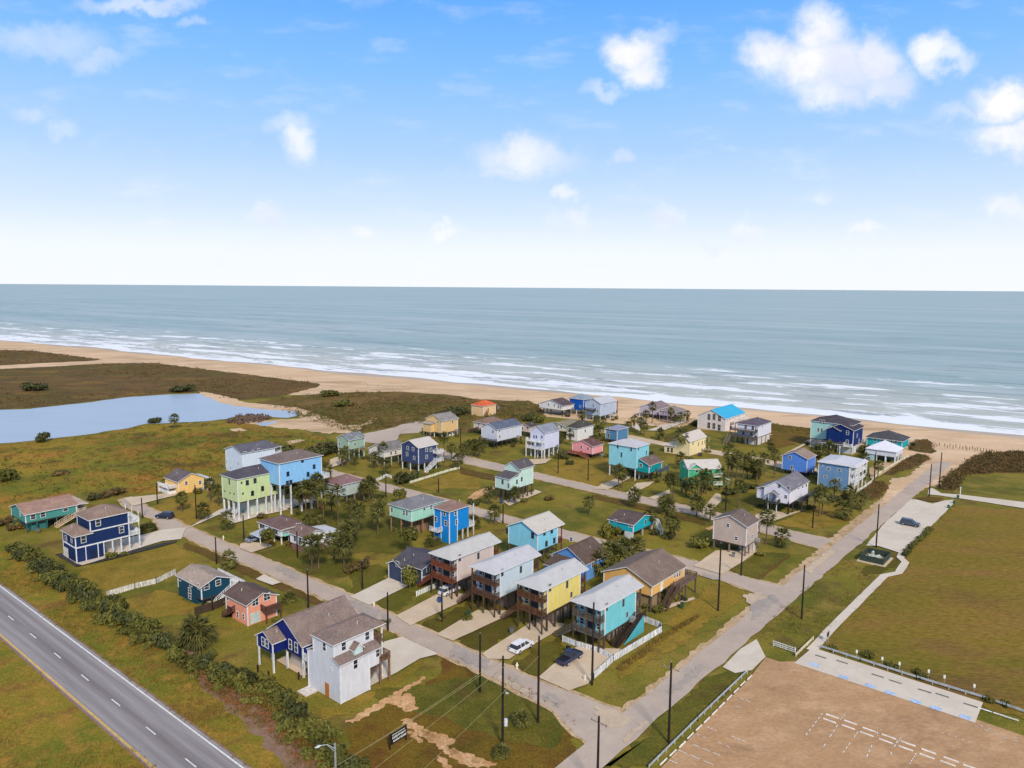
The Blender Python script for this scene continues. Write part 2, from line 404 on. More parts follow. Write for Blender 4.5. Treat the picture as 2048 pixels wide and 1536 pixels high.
    def shed(s, x0, x1, y0, y1, zl, zh, low='y0', oh=0.35, mat=None):
        c = {'y0': (zl, zl, zh, zh), 'y1': (zh, zh, zl, zl), 'x0': (zl, zh, zh, zl), 'x1': (zh, zl, zl, zh)}[low]
        pts = [(x0-oh, y0-oh), (x1+oh, y0-oh), (x1+oh, y1), (x0-oh, y1)]
        vs = [(p[0], p[1], z) for p, z in zip(pts, c)]+[(p[0], p[1], z-0.15) for p, z in zip(pts, c)]
        m = MB(); m.add(vs, [(0, 1, 2, 3)], 0); m.add(vs, [(7, 6, 5, 4), (0, 4, 5, 1), (1, 5, 6, 2), (2, 6, 7, 3), (3, 7, 4, 0)], 1)
        return m.build('roof', [mat or s.rm, TRIM], s.root)
    def win(s, face, pts, w=0.95, h=1.35, fc=None, off=0.0, px=True):
        f, p = window_meshes(w, h, fc or s.frame)
        for q in pts:
            if face == 'R':
                x, z = s.onR(q, off) if px else q; l = (x, off-0.004, z); rz = 0
            else:
                y, z = s.onL(q, off) if px else q; l = (off-0.004, y, z); rz = -math.pi/2
            o = link('window', f, s.root, l, rz); link('pane', p, o)
    def door(s, face, u, z, w=1.0, h=2.1, col=(235,235,235), off=0.0):
        m = MB(); m.box(-w/2, w/2, -0.06, 0.02, 0, h); hd = MB(); hd.box(w/2-0.18, w/2-0.1, -0.11, -0.06, h*0.45, h*0.52)
        l, rz = ((u, off, z), 0) if face == 'R' else ((off, u, z), -math.pi/2)
        o = m.build('door', paint(col, 0.06), s.root, l); o.rotation_euler = (0, 0, rz); hd.build('handle', paint((60,60,60)), o)
    def posts(s, xs, ys, z=None, col=(70,58,50), t=0.3, edge=True):
        z = s.z0 if z is None else z; mt = wood(col)
        for i, x in enumerate(xs):
            for j, y in enumerate(ys):
                if edge and 0 < i < len(xs)-1 and 0 < j < len(ys)-1: continue
                m = MB(); m.box(-t/2, t/2, -t/2, t/2, 0, z-0.012); m.build('post', mt, s.root, (x, y, 0))
    def grid(s, n, m, inset=0.2): 
        return ([inset+(s.Lx-2*inset)*i/(n-1) for i in range(n)], [inset+(s.Ly-2*inset)*i/(m-1) for i in range(m)])
    def joists(s):
        m = MB(); m.box(0.05, s.Lx-0.05, 0.05, s.Ly-0.05, s.z0-0.28, s.z0-0.006); m.build('floor_beam', wood((78,66,56)), s.root)
    def deck(s, x0, x1, y0, y1, z, rails='x0,y0', col=(120,100,84), rc=None, h=1.0, dark=False, name='deck'):
        m = MB(); m.box(x0, x1, y0, y1, z-0.22, z); d = m.build(name, wood(col), s.root)
        rc = rc or col; r = MB(); e = 0.06
        seg = {'x0': ((x0+e, y0+e), (x0+e, y1-e)), 'x1': ((x1-e, y0+e), (x1-e, y1-e)), 'y0': ((x0+e, y0+e), (x1-e, y0+e)), 'y1': ((x0+e, y1-e), (x1-e, y1-e))}
        for k in [a for a in rails.split(',') if a]:
            (ax, ay), (bx, by) = seg[k]; ln = math.hypot(bx-ax, by-ay); off = 0.004 if k[0] == 'x' else 0.0
            r.beam((ax, ay, z+h+off), (bx, by, z+h+off), 0.13, 0.08); r.beam((ax, ay, z+0.12+off), (bx, by, z+0.12+off), 0.08, 0.07)
            n = max(2, int(ln/0.22))
            for i in range(n+1):
                t = i/n; w = 0.12 if i % 7 == 0 else 0.065
                px, py = ax+(bx-ax)*t, ay+(by-ay)*t; r.box(px-w/2, px+w/2, py-w/2, py+w/2, z+0.002, z+h-0.045)
        if r.f: r.build('railing', wood(rc), d)
        return d
    def stairs(s, top, bot, w=1.1, col=(120,100,84), rail=True, solid=False, rc=None):
        """straight flight: top=(x,y,z), bot=(x,y,z)"""
        t = Vector(top); b = Vector(bot); run = Vector((b.x-t.x, b.y-t.y, 0)); n = max(4, int((t.z-b.z)/0.19)); dr = run.normalized(); sd_ = Vector((-dr.y, dr.x, 0))
        m = MB()
        for i in range(n):
            p = t+run*((i+0.5)/n); z = t.z-(t.z-b.z)*(i+1)/n
            m.beam(Vector((p.x, p.y, z))-sd_*(w/2), Vector((p.x, p.y, z))+sd_*(w/2), run.length/n*1.02, 0.06)
        for sg in (-1, 1): m.beam(t+sd_*(sg*w/2)-Vector((0,0,0.2)), b+sd_*(sg*w/2)-Vector((0,0,0.05)), 0.07, 0.3)
        o = m.build('stairs', wood(col), s.root)
        if rail:
            r = MB()
            for sg in (-1, 1):
                a = t+sd_*(sg*(w/2+0.05)); c = b+sd_*(sg*(w/2+0.05)); r.beam(a+Vector((0,0,1.0)), c+Vector((0,0,1.0)), 0.1, 0.1); r.beam(a+Vector((0,0,0.5)), c+Vector((0,0,0.5)), 0.06, 0.06)
                k = max(3, int((c-a).length/0.45))
                for i in range(k+1):
                    p = a+(c-a)*(i/k); r.box(p.x-0.045, p.x+0.045, p.y-0.045, p.y+0.045, p.z-0.1, p.z+0.97)
            r.build('railing', wood(rc or col), o)
    def aircon(s, x):
        z = max(0.0, s.z0-0.3) if s.z0 > 2 else 0.0; m = MB(); m.box(x, x+0.95, -1.05, -0.12, z+0.1, z+0.95); a = m.build('air_conditioner', paint((150,152,150), 0.15, 3.0), s.root)
        m = MB(); m.box(x-0.15, x+1.1, -1.2, -0.02, z-0.02, z+0.1); m.build('platform', wood((110,96,84)), a)
    def done(s):
        if s.W.f: s.W.build(s.wallname, s.wm, s.root)
        print('HOUSE %-34s Lx %5.1f Ly %5.1f z0 %4.1f z1 %4.1f at %6.1f %6.1f' % (s.sd, s.Lx, s.Ly, s.z0, s.z1, s.p.x, s.p.y))
        return s
def std(sd, label, reg, N, L, R, G, axis='x', rise=1.6, h0=0, h1=0, wR=(), wL=(), post=(4, 3), pc=(74,62,54), pt=0.3, winsz=(0.95, 1.35), trim=True, skirt=None, **kw):
    s = House(sd, label, reg, N, L, R, G, **kw)
    s.block(trim=trim); s.roof(axis, rise, h0, h1)
    if s.z0 > 0.5:
        xs, ys = s.grid(*post); s.posts(xs, ys, col=pc, t=pt); s.joists()
        if skirt:                       # enclosed store room under part of the floor
            m = MB(); m.box(s.Lx*skirt[0], s.Lx*skirt[1], s.Ly*0.15, s.Ly*0.85, 0, s.z0-0.29); m.build('store_room', siding(skirt[2]), s.root)
    s.win('R', wR, *winsz); s.win('L', wL, *winsz); s.aircon(s.Lx*0.8)
    return s

# ---- the near row along the first street
h = House('teal stilt house', 'teal house on the far left edge with faded brown gable roof and wooden side stair', 'Z2', (215,274), (110,205), (606,192), (213,425), bot=345, wall=(74,146,138), roofc=(158,126,112))
h.block(); h.roof('x', 1.7); h.joists(); xs, ys = h.grid(6, 3); h.posts(xs, ys, col=(50,92,90))
h.win('R', [(265,295), (343,277), (524,230)], 1.3, 1.4); h.win('L', [(160,270)], 1.0, 1.3)
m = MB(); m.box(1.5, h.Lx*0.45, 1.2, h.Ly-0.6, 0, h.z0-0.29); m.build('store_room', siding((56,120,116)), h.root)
h.deck(h.Lx, h.Lx+2.6, 0, h.Ly, h.z0, 'y0,x1', (190,175,160)); h.posts([h.Lx+2.4], [0.2, h.Ly-0.2], col=(190,175,160), edge=False)
h.extra('porch_wall', (205,196,186), h.Lx, h.Lx+0.3, 0.1, h.Ly-0.1, h.z0+0.004, h.z1-0.1)
h.shed(h.Lx+0.35, h.Lx+2.8, 0.2, h.Ly, h.z1-0.3, h.z1, 'x1', mat=shingle((190,165,150)))
h.stairs((h.Lx+0.4, -0.6, h.z0), (h.Lx-5.6, -0.6, 0.0), 1.2, (205,180,150)); h.done()

h = House('navy three-storey house', 'navy blue three-storey house with white trim, brown hip roofs and white stacked balconies', 'Z2', (610,442), (490,388), (1030,345), (615,672), wall=(22,46,92), roofc=(140,118,106))
zl1 = h.onR((612,545))[1]; x_u = h.onR((722,400))[0]; z3 = h.onR((722,312))[1]; xe = h.onR((836,590))[0]
z2 = h.z1
h.block(z0=zl1); h.block(x0=x_u, z0=z2-0.02, z1=z3); h.block(x1=xe, z0=0.15, z1=zl1)
h.roof('y', 1.3, 2.2, 2.2, x1=x_u*1.02, z1=z2); h.roof('x', 1.9, 4.0, 4.0, x0=x_u, z1=z3)
b = MB(); b.box(-0.06, h.Lx+0.06, -0.06, h.Ly+0.06, zl1-0.16, zl1+0.16); b.box(x_u-0.05, h.Lx+0.05, -0.07, h.Ly+0.07, z2-0.14, z2+0.14); b.build('white_band', TRIM, h.root)
h.win('R', [(668,475), (972,397), (785,342)], 1.2, 1.7); h.win('L', [(572,478)], 0.9, 1.5); h.win('L', [(528,470)], 1.2, 1.7)
for f in (0.34, 0.78):
    g = MB(); g.box(xe*f-0.09, xe*f+0.09, -0.07, 0.05, 0.15, zl1-0.18); g.build('white_batten', TRIM, h.root)
h.door('L', h.Ly*0.8, 0.15, 2.4, 2.4, (225,220,205)); h.door('R', xe*0.62, 0.15, 1.6, 2.3, (20,36,70))
xs = [xe+(h.Lx-xe)*i/3 for i in range(1, 4)]+[h.Lx+2.4]
h.posts(xs, [0.12, h.Ly-0.2], zl1-0.2, (232,232,230), 0.28, edge=False)
for z in (zl1, z2):
    h.deck(h.Lx, h.Lx+2.6, 0, h.Ly, z+0.05, 'y0,x1', (225,225,222), (235,235,235))
h.posts([h.Lx+2.45], [0.14, h.Ly*0.5, h.Ly-0.15], z3-0.1, (235,235,235), 0.16, edge=False)
h.extra('store_room', (200,196,188), xe+1.5, h.Lx-1.0, h.Ly*0.45, h.Ly-0.2, 0.02, zl1-0.2); h.done()

h = std('pale yellow cottage', 'small pale yellow cottage with dark grey gable roof by the marsh, white side deck', 'Z1', (1437,1290), (1330,1252), (1640,1256), (1432,1397), axis='y', rise=1.9, wall=(240,196,122), roofc=(104,94,96), wR=[(1490,1305), (1600,1300)])
h.extra('porch', (228,228,226), -2.2, -0.02, h.Ly*0.2, h.Ly, 0.02, 1.0); h.deck(-2.6, 0, h.Ly*0.15, h.Ly, 2.2, 'x0,y0', (210,205,198), WHITE); h.posts([-2.4], [h.Ly*0.25, h.Ly-0.2], 2.2, (220,220,220), edge=False)
h.shed(h.Lx, h.Lx+3.0, 0.5, h.Ly, h.z1-1.2, h.z1-0.3, 'x1', mat=shingle((206,204,202))); h.posts([h.Lx+2.8], [0.6, h.Ly-0.4], h.z1-1.4, (220,220,220), edge=False)
h.stairs((h.Lx+2.6, 0.2, 1.4), (h.Lx+0.4, -2.2, 0), 1.0, (190,180,165)); h.done()

h = House('white tall gabled house', 'tall white gabled house with dark grey roof and corner balcony, rearmost beside the marsh', 'Z3', (428,440), (234,398), (690,362), (242,625), ref='L', z0=0.2, wall=(212,222,236), roofc=(98,96,106))
h.block(); h.roof('x', 1.8); h.win('R', [(460,440), (540,424), (600,410)], 0.9, 1.1); h.win('L', [(275,530), (392,548), (272,600), (315,590)], 0.7, 1.2)
z2 = h.z1*0.66
h.block(x0=h.Lx, x1=h.Lx+0.02, trim=False)
for z in (h.z1*0.34, h.z1*0.68): h.deck(h.Lx+0.02, h.Lx+2.8, 0, h.Ly*0.8, z, 'y0,x1', (224,224,224), WHITE)
h.posts([h.Lx+2.6], [0.15, h.Ly*0.8-0.15], h.z1-0.1, WHITE, 0.2, edge=False); h.roof('x', 1.2, 0.1, 2.0, x0=h.Lx, x1=h.Lx+2.8, y1=h.Ly*0.8, gable=False, oh=0.2); h.done()

h = House('lime green stilt house', 'lime green three-storey house on tall white columns with dark grey hip roof', 'Z3', (400,705), (217,655), (866,610), (398,1140), bot=950, wall=(200,214,158), roofc=(84,80,88), oh=0.35)
h.block(); h.roof('x', 1.7, 4.0, 4.0); h.joists()
xs, ys = h.grid(6, 4, 0.25); h.posts(xs, ys, col=(232,232,230), t=0.42)
h.win('R', [(484,745), (563,724), (757,686), (843,668), (537,853), (761,802), (846,785), (640,805)], 0.95, 1.5, (70,76,70)); h.win('L', [(300,735)], 0.6, 1.6, (70,76,70)); h.win('L', [(255,830), (308,850), (350,858)], 0.5, 0.5, (80,90,76)); h.win('R', [(425,745), (440,855)], 0.5, 0.6, (80,90,76))
m = MB(); m.box(h.Lx*0.35, h.Lx-1, h.Ly*0.35, h.Ly-0.4, 0.02, h.z0-0.29); m.build('store_room', siding((196,204,190)), h.root)
h.stairs((3.6, h.Ly*0.55, h.z0), (0.8, h.Ly*0.55, 0.1), 1.3, (215,215,212), rc=WHITE); h.done()

h = House('sky blue stilt house', 'sky blue three-storey house with brown hip roof behind the lime green house', 'Z3', (808,542), (645,490), (1215,450), (1195,975), ref='R', bot=672, wall=(142,196,238), roofc=(118,104,100), Ly=9.5)
h.block(); h.roof('x', 1.7, 4.2, 4.2); h.joists(); xs, ys = h.grid(5, 3); h.posts(xs, ys, col=(226,230,236), t=0.36)
h.win('R', [(1048,515), (1168,580), (1106,658), (900,655), (895,748), (930,740)], 0.95, 1.4, (64,84,110))
h.deck(h.Lx-2.5, h.Lx+1.6, -1.6, h.Ly, h.z0, 'y0,x1', (220,222,226), WHITE); h.done()

h = std('blue-green two-storey house', 'dark blue-green two-storey house with taupe roof, white windows and white outside stair', 'B3', (548,458), (168,285), (940,318), (543,770), axis='y', rise=1.25, bot=652, wall=(20,68,88), roofc=(164,146,132), wR=[(608,465), (778,405)], wL=[(215,335), (376,418), (490,458), (362,520), (362,600)], winsz=(1.2, 1.3), pc=(30,60,74))
h.block(x1=h.Lx*0.6, y0=h.Ly*0.25, z0=0.02, z1=h.z0+0.01, trim=False)
h.extra('porch_wall', (220,220,220), h.Lx+0.02, h.Lx+0.25, 0.3, h.Ly, h.z1*0.5, h.z1-0.05); h.deck(h.Lx, h.Lx+2.6, -1.2, h.Ly, h.z1*0.5, 'y0,x1', (210,208,204), WHITE)
h.stairs((h.Lx+0.4, -0.7, h.z1*0.5), (h.Lx*0.42, -0.7, 0), 1.2, (215,215,212), rc=WHITE); h.posts([h.Lx+2.4], [-1.0, h.Ly-0.3], h.z1*0.5-0.22, (220,220,220), edge=False); h.done()

h = House('salmon pink two-storey house', 'salmon pink two-storey house with dark brown roof and dark wooden side deck', 'B3', (1195,715), (872,560), (1600,555), (1213,1042), wall=(238,160,132), roofc=(100,82,76))
h.block(); h.roof('y', 1.3); zf = h.z1*0.5
h.win('R', [(1320,690), (1490,610)], 1.5, 1.5); h.win('L', [(920,625), (1065,870), (1148,900)], 0.8, 1.3)
x0 = h.onR((1390,700))[0]
h.deck(x0, h.Lx+0.1, -1.9, 0, zf+0.25, 'y0,x0', (92,66,56)); h.posts([x0+0.2, h.Lx-0.2], [-1.75], zf, (92,66,56), 0.22, edge=False)
m = MB(); a = h.onR((1250,940))[0]; b_ = h.onR((1395,930))[0]; m.box(a, b_, -0.06, 0.02, 0.15, 2.3); m.build('sliding_door', paint((190,206,200), 0.06, rough=0.2), h.root)
h.extra('porch_shade_panel', (70,42,38), -0.03, 0.02, h.Ly*0.72, h.Ly*0.96, 0.05, zf-0.2)  # flat dark panel on the wall, coloured as the shade of a recessed porch
h.stairs((-0.7, h.Ly*0.55, zf*0.9), (-0.7, h.Ly*0.95, 0), 0.9, (86,56,48)); h.done()

h = House('deep blue gabled house', 'deep royal blue gabled house on white posts with wide brown roof, beside the white house', 'Z5', (550,560), (165,395), (1010,260), (548,905), bot=700, wall=(18,34,110), roofc=(134,116,108), oh=0.4)
h.block(); h.roof('x', 3.2); h.joists(); xs, ys = h.grid(4, 3); h.posts(xs, ys, col=(232,232,230), t=0.3)
by0 = h.Ly*0.52
h.W.box(-2.4, 0, by0, h.Ly, h.z0, h.z1-0.35); h.roof('x', 1.3, x0=-2.4, x1=0.3, y0=by0, y1=h.Ly, z1=h.z1-0.35, oh=0.35)
h.board(-2.47, -2.3, by0-0.07, by0+0.12, h.z0, h.z1-0.4); h.board(-2.47, -2.3, h.Ly-0.12, h.Ly+0.07, h.z0, h.z1-0.4)
h.win('L', [(by0+(h.Ly-by0)*.36, h.z0+1.25), (by0+(h.Ly-by0)*.62, h.z0+1.25)], 0.95, 1.6, off=-2.4, px=False); h.win('L', [(by0*.36, h.z0+1.3), (by0*.7, h.z0+1.3)], 1.0, 1.8, px=False)
h.posts([-2.25], [by0+0.15, h.Ly-0.15], h.z0, (232,232,230), 0.26, edge=False)
h.extra('entry_wall', (190,178,168), 1.2, 1.5, 0.6, h.Ly*0.55, 0.02, h.z0-0.29); h.deck(0.0, 2.0, -1.3, 0, h.z0, 'y0,x0', (210,208,204), WHITE); h.done()

h = House('white three-storey house', 'white three-storey house with brown upper roof, curved shed roof and small dormer, front lot', 'Z5', (925,770), (600,640), (1352,600), (930,1178), wall=(216,216,220), roofc=(132,114,106), z0=0.12, Ly=9.0, oh=0.35)
h.Ly = h.onL((602,974))[0]; yu = 1.5; yv = 6.9; zu = 9.65; xg = h.onR((1226,900))[0]; zg = h.onR((1226,800))[1]
h.block(x1=xg); h.block(x0=xg, z0=zg, trim=False); h.block(y0=yu, y1=yv, z0=h.z1-0.02, z1=zu)
h.roof('x', 1.3, 3.4, 2.6, x1=h.Lx+2.2, y0=yu, y1=yv, z1=zu)
h.shed(0, h.Lx, yv, h.Ly, h.z1+0.05, h.z1+1.0, 'y1'); h.shed(0, h.Lx, 0, yu, h.z1+0.05, h.z1+0.8, 'y0')
dm = MB(); dx = h.Lx*0.5; dm.box(dx-0.8, dx+0.8, 0.3, yu, h.z1+0.2, h.z1+1.3); dm.build('dormer', siding((196,222,218)), h.root); h.roof('y', 0.7, 0, 0.05, x0=dx-0.8, x1=dx+0.8, y0=0.3, y1=yu, z1=h.z1+1.3, oh=0.25, name='dormer_roof', gable=True)
h.win('R', [(1080,760), (1308,640)], 0.95, 1.6); h.win('R', [(1.9, zu-1.15), (6.6, zu-1.15)], 1.0, 1.5, off=yu, px=False); h.win('L', [(yu+2.4, zu-1.3)], 0.95, 1.5, px=False); h.win('L', [(2.2, 5.2)], 0.5, 0.5, px=False)
h.deck(h.Lx, h.Lx+2.4, 0, h.Ly*0.7, zg+0.25, 'y0,x1', (120,92,72)); h.posts([h.Lx+0.3, h.Lx+2.2], [0.15, h.Ly*0.7-0.2], zg, (130,98,74), 0.3, edge=False)
h.deck(h.Lx-0.02, h.Lx+2.2, yu, yv, h.z1+0.1, 'y0,x1', (110,86,70)); h.posts([h.Lx+2.0], [yu+0.2], zu-0.1, (226,226,226), 0.2, edge=False)
h.stairs((h.Lx+0.4, 0.9, zg+0.2), (h.Lx-3.4, 0.9, 0.1), 1.0, (110,86,66))
h.extra('garage_back', (150,146,142), xg+0.1, h.Lx-0.2, h.Ly*0.6, h.Ly-0.1, 0.05, zg-0.02)
h.door('L', h.onL((790,980))[0], 0.12, 1.0, 2.3, (190,120,50)); m = MB(); m.box(-2.2, 0, h.onL((690,990))[0], h.Ly, 0.0, 0.16); m.build('patio', paint((216,208,200)), h.root)
h.done()

h = House('white hip-roofed bungalow', 'white bungalow on short posts with reddish brown hip roof beside lime green house', 'B4', (680,668), (296,535), (1118,562), (705,935), bot=800, wall=(214,220,218), roofc=(112,90,86))
h.block(); h.roof('x', 1.5, 3.5, 3.5); xs, ys = h.grid(4, 4); h.posts(xs, ys, col=(225,225,222), t=0.26); h.joists()
h.win('L', [(358,600), (400,628), (580,680), (622,710)], 1.0, 1.4, (90,96,96)); h.win('R', [(980,600), (1050,590)], 0.9, 1.0)
h.extra('mint_entry', (150,214,206), 0.4, 3.4, -0.9, -0.02, h.z0+0.2, h.z1-0.6); h.shed(0.4, 4.0, -1.0, 0, h.z1-0.5, h.z1-0.15)
h.shed(-3.6, 0, h.Ly*0.35, h.Ly*0.8, h.z0+0.1, h.z0+0.7, 'x0', mat=metalroof((176,182,190))); h.posts([-3.5], [h.Ly*0.38, h.Ly*0.78], h.z0-0.1, WHITE, 0.2, edge=False); h.done()

h = House('white brown-roofed bungalow', 'white bungalow with brown roof and pale rear deck in front of hip-roofed bungalow', 'B4', (1128,805), (818,722), (1470,715), (1125,1095), bot=985, wall=(228,228,232), roofc=(122,100,92))
h.block(); h.roof('y', 1.2); h.extra('brick_base', (140,104,94), 0.15, h.Lx-0.15, 0.15, h.Ly-0.15, 0, h.z0-0.01)
h.win('L', [(852,820), (938,826), (1030,855), (1018,890)], 0.8, 1.3, (90,92,98))
h.shed(h.Lx, h.Lx+4.0, -0.5, h.Ly, h.z1-0.6, h.z1-0.1, 'x1', mat=metalroof((206,206,210))); h.extra('deck_wall', (210,212,220), h.Lx+0.3, h.Lx+3.8, -0.3, h.Ly-0.3, 0.1, 1.6); h.posts([h.Lx+3.8], [-0.3, h.Ly*0.5, h.Ly-0.3], h.z1-0.9, WHITE, 0.18, edge=False); h.done()

h = std('mint green bungalow', 'mint green raised bungalow with grey hip roof attached beside the bright blue house', 'Z4', (632,300), (402,238), (850,262), (632,595), axis='x', rise=1.5, h0=3.6, h1=3.6, bot=430, Lx=12.0, wall=(172,222,200), roofc=(124,122,126), wL=[(430,305), (553,335), (583,340)], wR=[(760,290), (830,278)], winsz=(0.9, 1.3), pc=(150,116,90)); 
h.extra('store_room', (150,118,92), h.Lx*0.3, h.Lx*0.8, h.Ly*0.3, h.Ly*0.9, 0, h.z0-0.29); h.done()
h = House('bright blue tower house', 'bright azure blue tall house with white trim and reddish brown hip roof', 'Z4', (1018,312), (852,272), (1236,255), (1018,655), wall=(20,136,214), roofc=(136,110,100), z0=0.05)
zf = h.onR((1236,470))[1]; x1 = h.onR((1100,560))[0]
h.block(x1=x1); h.block(x0=x1, z0=zf, trim=False); h.roof('x', 1.5, 3.4, 3.4)
h.win('R', [(1080,335), (1092,430)], 1.0, 1.5); h.win('L', [(968,340), (980,440), (878,400)], 1.0, 1.5)
h.board(-0.08, 0.0, h.Ly*0.52, h.Ly*0.56, 0.05, h.z1); h.posts([h.Lx-0.2, (x1+h.Lx)/2], [0.2, h.Ly-0.2], zf, (210,210,205), 0.26, edge=False)
h.deck(h.Lx, h.Lx+2.2, 0, h.Ly, zf, 'y0,x1', (214,208,200), WHITE); h.posts([h.Lx+2.0], [0.2, h.Ly-0.2], h.z1-0.2, (225,225,222), 0.2, edge=False)
h.deck(-1.8, 0, h.Ly*0.45, h.Ly, zf+0.2, 'x0,y0', (214,214,214), WHITE); h.done()

h = House('slate blue low house', 'low slate blue house with two dark gables and white trim behind small tree', 'Z4', (735,905), (432,820), (850,862), (737,1082), wall=(62,72,98), roofc=(84,80,88), Lx=9.0, z0=0.05)
h.block(); h.roof('y', 1.5, 0, 0); yb = h.Ly*0.5
h.block(x0=-2.0, x1=0.0, y0=yb, y1=h.Ly, z1=h.z1-0.2); h.roof('x', 1.0, 0, 0, x0=-2.0, x1=1.0, y0=yb, y1=h.Ly, z1=h.z1-0.2)
b = MB(); b.box(-0.05, 3.5, -0.05, 0.02, h.z1*0.45, h.z1*0.45+0.14); b.build('white_band', TRIM, h.root)
h.win('R', [(798,915)], 1.0, 1.2); h.win('L', [(485,860)], 1.2, 1.3, off=-2.0); h.done()

# ---- the four matching houses with front balconies
def row_house(sd, label, reg, N, R, G, bot, dfront, dleft, wall, roofc, deckc, wR, k0):
    h = House(sd, label, reg, N, N, R, G, bot=bot, wall=wall, roofc=roofc, Ly=8.0, metal=True, oh=0.4)
    q = at(R2(reg, dfront), h.z1); dx = max(1.6, min(3.4, -(q-h.p).dot(h.bx)))
    ql = at(R2(reg, dleft), h.z1); h.Ly = max(6.0, min(9.5, (ql-h.p).dot(h.ax)))
    h.ctr = h.p + h.bx*(h.Lx/2) + h.ax*(h.Ly/2)
    h.block(); h.roof('x', 1.25, 2.6, 0.0, x0=-dx); h.joists()
    zf = h.z0; zm = (h.z0+h.z1)/2
    for z in (zf, zm): h.deck(-dx, 0, 0, h.Ly, z+0.05, 'x0,y0,y1', deckc, deckc, h=1.05)
    for y in (0.12, h.Ly*0.5, h.Ly-0.12): h.posts([-dx+0.15], [y], h.z1-0.1, (86,70,58), 0.24, edge=False)
    xs, ys = h.grid(5, 3, 0.25); h.posts(xs, ys, col=(80,66,56), t=0.32)
    for z in (zf+0.06, zm+0.06):
        h.door('L', h.Ly*0.5, z, 1.8, 2.0, (60,64,70)); 
        h.win('L', [(h.Ly*0.2, z+1.2), (h.Ly*0.82, z+1.2)], 1.0, 1.3, px=False)
    h.win('R', wR, 0.75, 1.5, (120,124,126))
    h.win('R', [(h.Lx*0.72, zf+1.3)], 0.75, 1.1, (150,152,154), px=False)
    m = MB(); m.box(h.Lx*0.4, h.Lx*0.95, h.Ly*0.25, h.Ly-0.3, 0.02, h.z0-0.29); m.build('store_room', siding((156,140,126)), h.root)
    h.deck(h.Lx, h.Lx+2.0, 0, h.Ly, zf+0.05, 'y0,x1', deckc); h.deck(h.Lx, h.Lx+2.0, 0, h.Ly, zm+0.05, 'y0,x1', deckc); h.posts([h.Lx+1.85], [0.12, h.Ly-0.12], h.z1-0.1, (86,70,58), 0.22, edge=False)
    h.roof('x', 1.25, 0.1, 0.0, x0=h.Lx+0.35, x1=h.Lx+2.0, z1=h.z1-0.03, gable=False)
    h.stairs((-dx*0.5, h.Ly-0.1, zf), (-dx*0.5, h.Ly+4.2, 0.05), 1.1, deckc)
    h.aircon(h.Lx*0.78)
    return h
h = row_house('beige row house', 'beige two-storey stilt house with pale metal roof and reddish wood balconies', 'Z6', (432,480), (788,335), (432,905), 730, (370,492), (172,425), (214,196,186), (190,186,180), (118,68,48), [(458,490), (648,468)], 0); h.done()
h = row_house('pale blue row house', 'pale ice-blue two-storey stilt house with pale metal roof and brown balconies', 'Z6', (868,622), (1220,480), (868,1090), 895, (812,636), (612,552), (200,216,230), (190,188,190), (92,66,52), [(893,640), (1083,608), (1080,765)], 1); h.done()
h = row_house('yellow row house', 'lemon yellow two-storey stilt house with pale metal roof and dark brown balconies', 'Z6', (1352,790), (1695,625), (1350,1262), 1062, (1282,800), (1086,712), (238,216,128), (190,187,185), (98,66,48), [(1382,795), (1557,762)], 2); h.done()
h = row_house('turquoise row house', 'turquoise two-storey stilt house with pale metal roof, shaded balconies and long dark side stair', 'Z7', (1068,775), (1395,595), (1066,1240), 1078, (1008,792), (795,705), (120,200,208), (190,187,185), (94,88,80), [(1093,790), (1263,745)], 3)
m = MB(); m.add([(4.4,-1.5,.02),(11.4,-1.5,.02),(11.4,-1.5,3.3),(4.4,-1.4,.02),(11.4,-1.4,.02),(11.4,-1.4,3.3)], [(0,1,2),(3,5,4),(0,2,5,3),(1,4,5,2),(0,3,4,1)]); m.build('stair_side_panel', siding((84,174,184)), h.root)
h.stairs((h.Lx*0.98, -0.7, h.z0), (h.Lx*0.22, -0.7, 0.0), 1.1, (62,50,44)); h.deck(h.Lx*0.98, h.Lx+1.9, -1.4, 0, h.z0+0.03, 'y0', (70,58,50)); h.done()

h = House('cyan gabled house', 'cyan blue gabled house with cream metal roof behind the pale blue row house', 'Z6', (1248,235), (928,165), (1455,172), (1250,575), bot=425, wall=(140,210,230), roofc=(196,188,176), metal=True)
h.Lx += 1.2
h.block(); h.roof('x', 2.0, x1=h.Lx+2.0); h.joists(); xs, ys = h.grid(4, 3); h.posts(xs, ys, col=(96,80,68))
h.win('R', [(1400,210), (1345,345), (1425,312), (1325,232)], 0.95, 1.4, (70,84,96)); h.win('L', [(945,215), (1205,260)], 0.9, 1.5, (70,84,96))
h.deck(h.Lx, h.Lx+2.0, 0, h.Ly, h.z0, 'y0,x1', (110,60,56)); h.posts([h.Lx+1.8], [0.15, h.Ly-0.2], h.z1-0.2, (110,60,56), 0.2, edge=False); h.done()

h = House('brown-roofed blue house', 'blue house mostly hidden under a broad dark brown gable roof between row houses', 'Z6', (1745,545), (1440,430), (1930,425), (1742,735), wall=(98,152,218), roofc=(96,80,72), z0=0.05)
h.block(); h.roof('x', 2.7); h.win('R', [(1820,560)], 1.0, 1.3); h.win('L', [(1600,300)], 0.9, 1.1)
h.block(x0=-4.5, x1=-0.02, y0=h.Ly*0.15, y1=h.Ly*0.85, z1=h.z1-0.9, trim=False); h.shed(-4.5, 0, h.Ly*0.12, h.Ly*0.88, h.z1-0.8, h.z1+0.4, 'x0'); h.done()

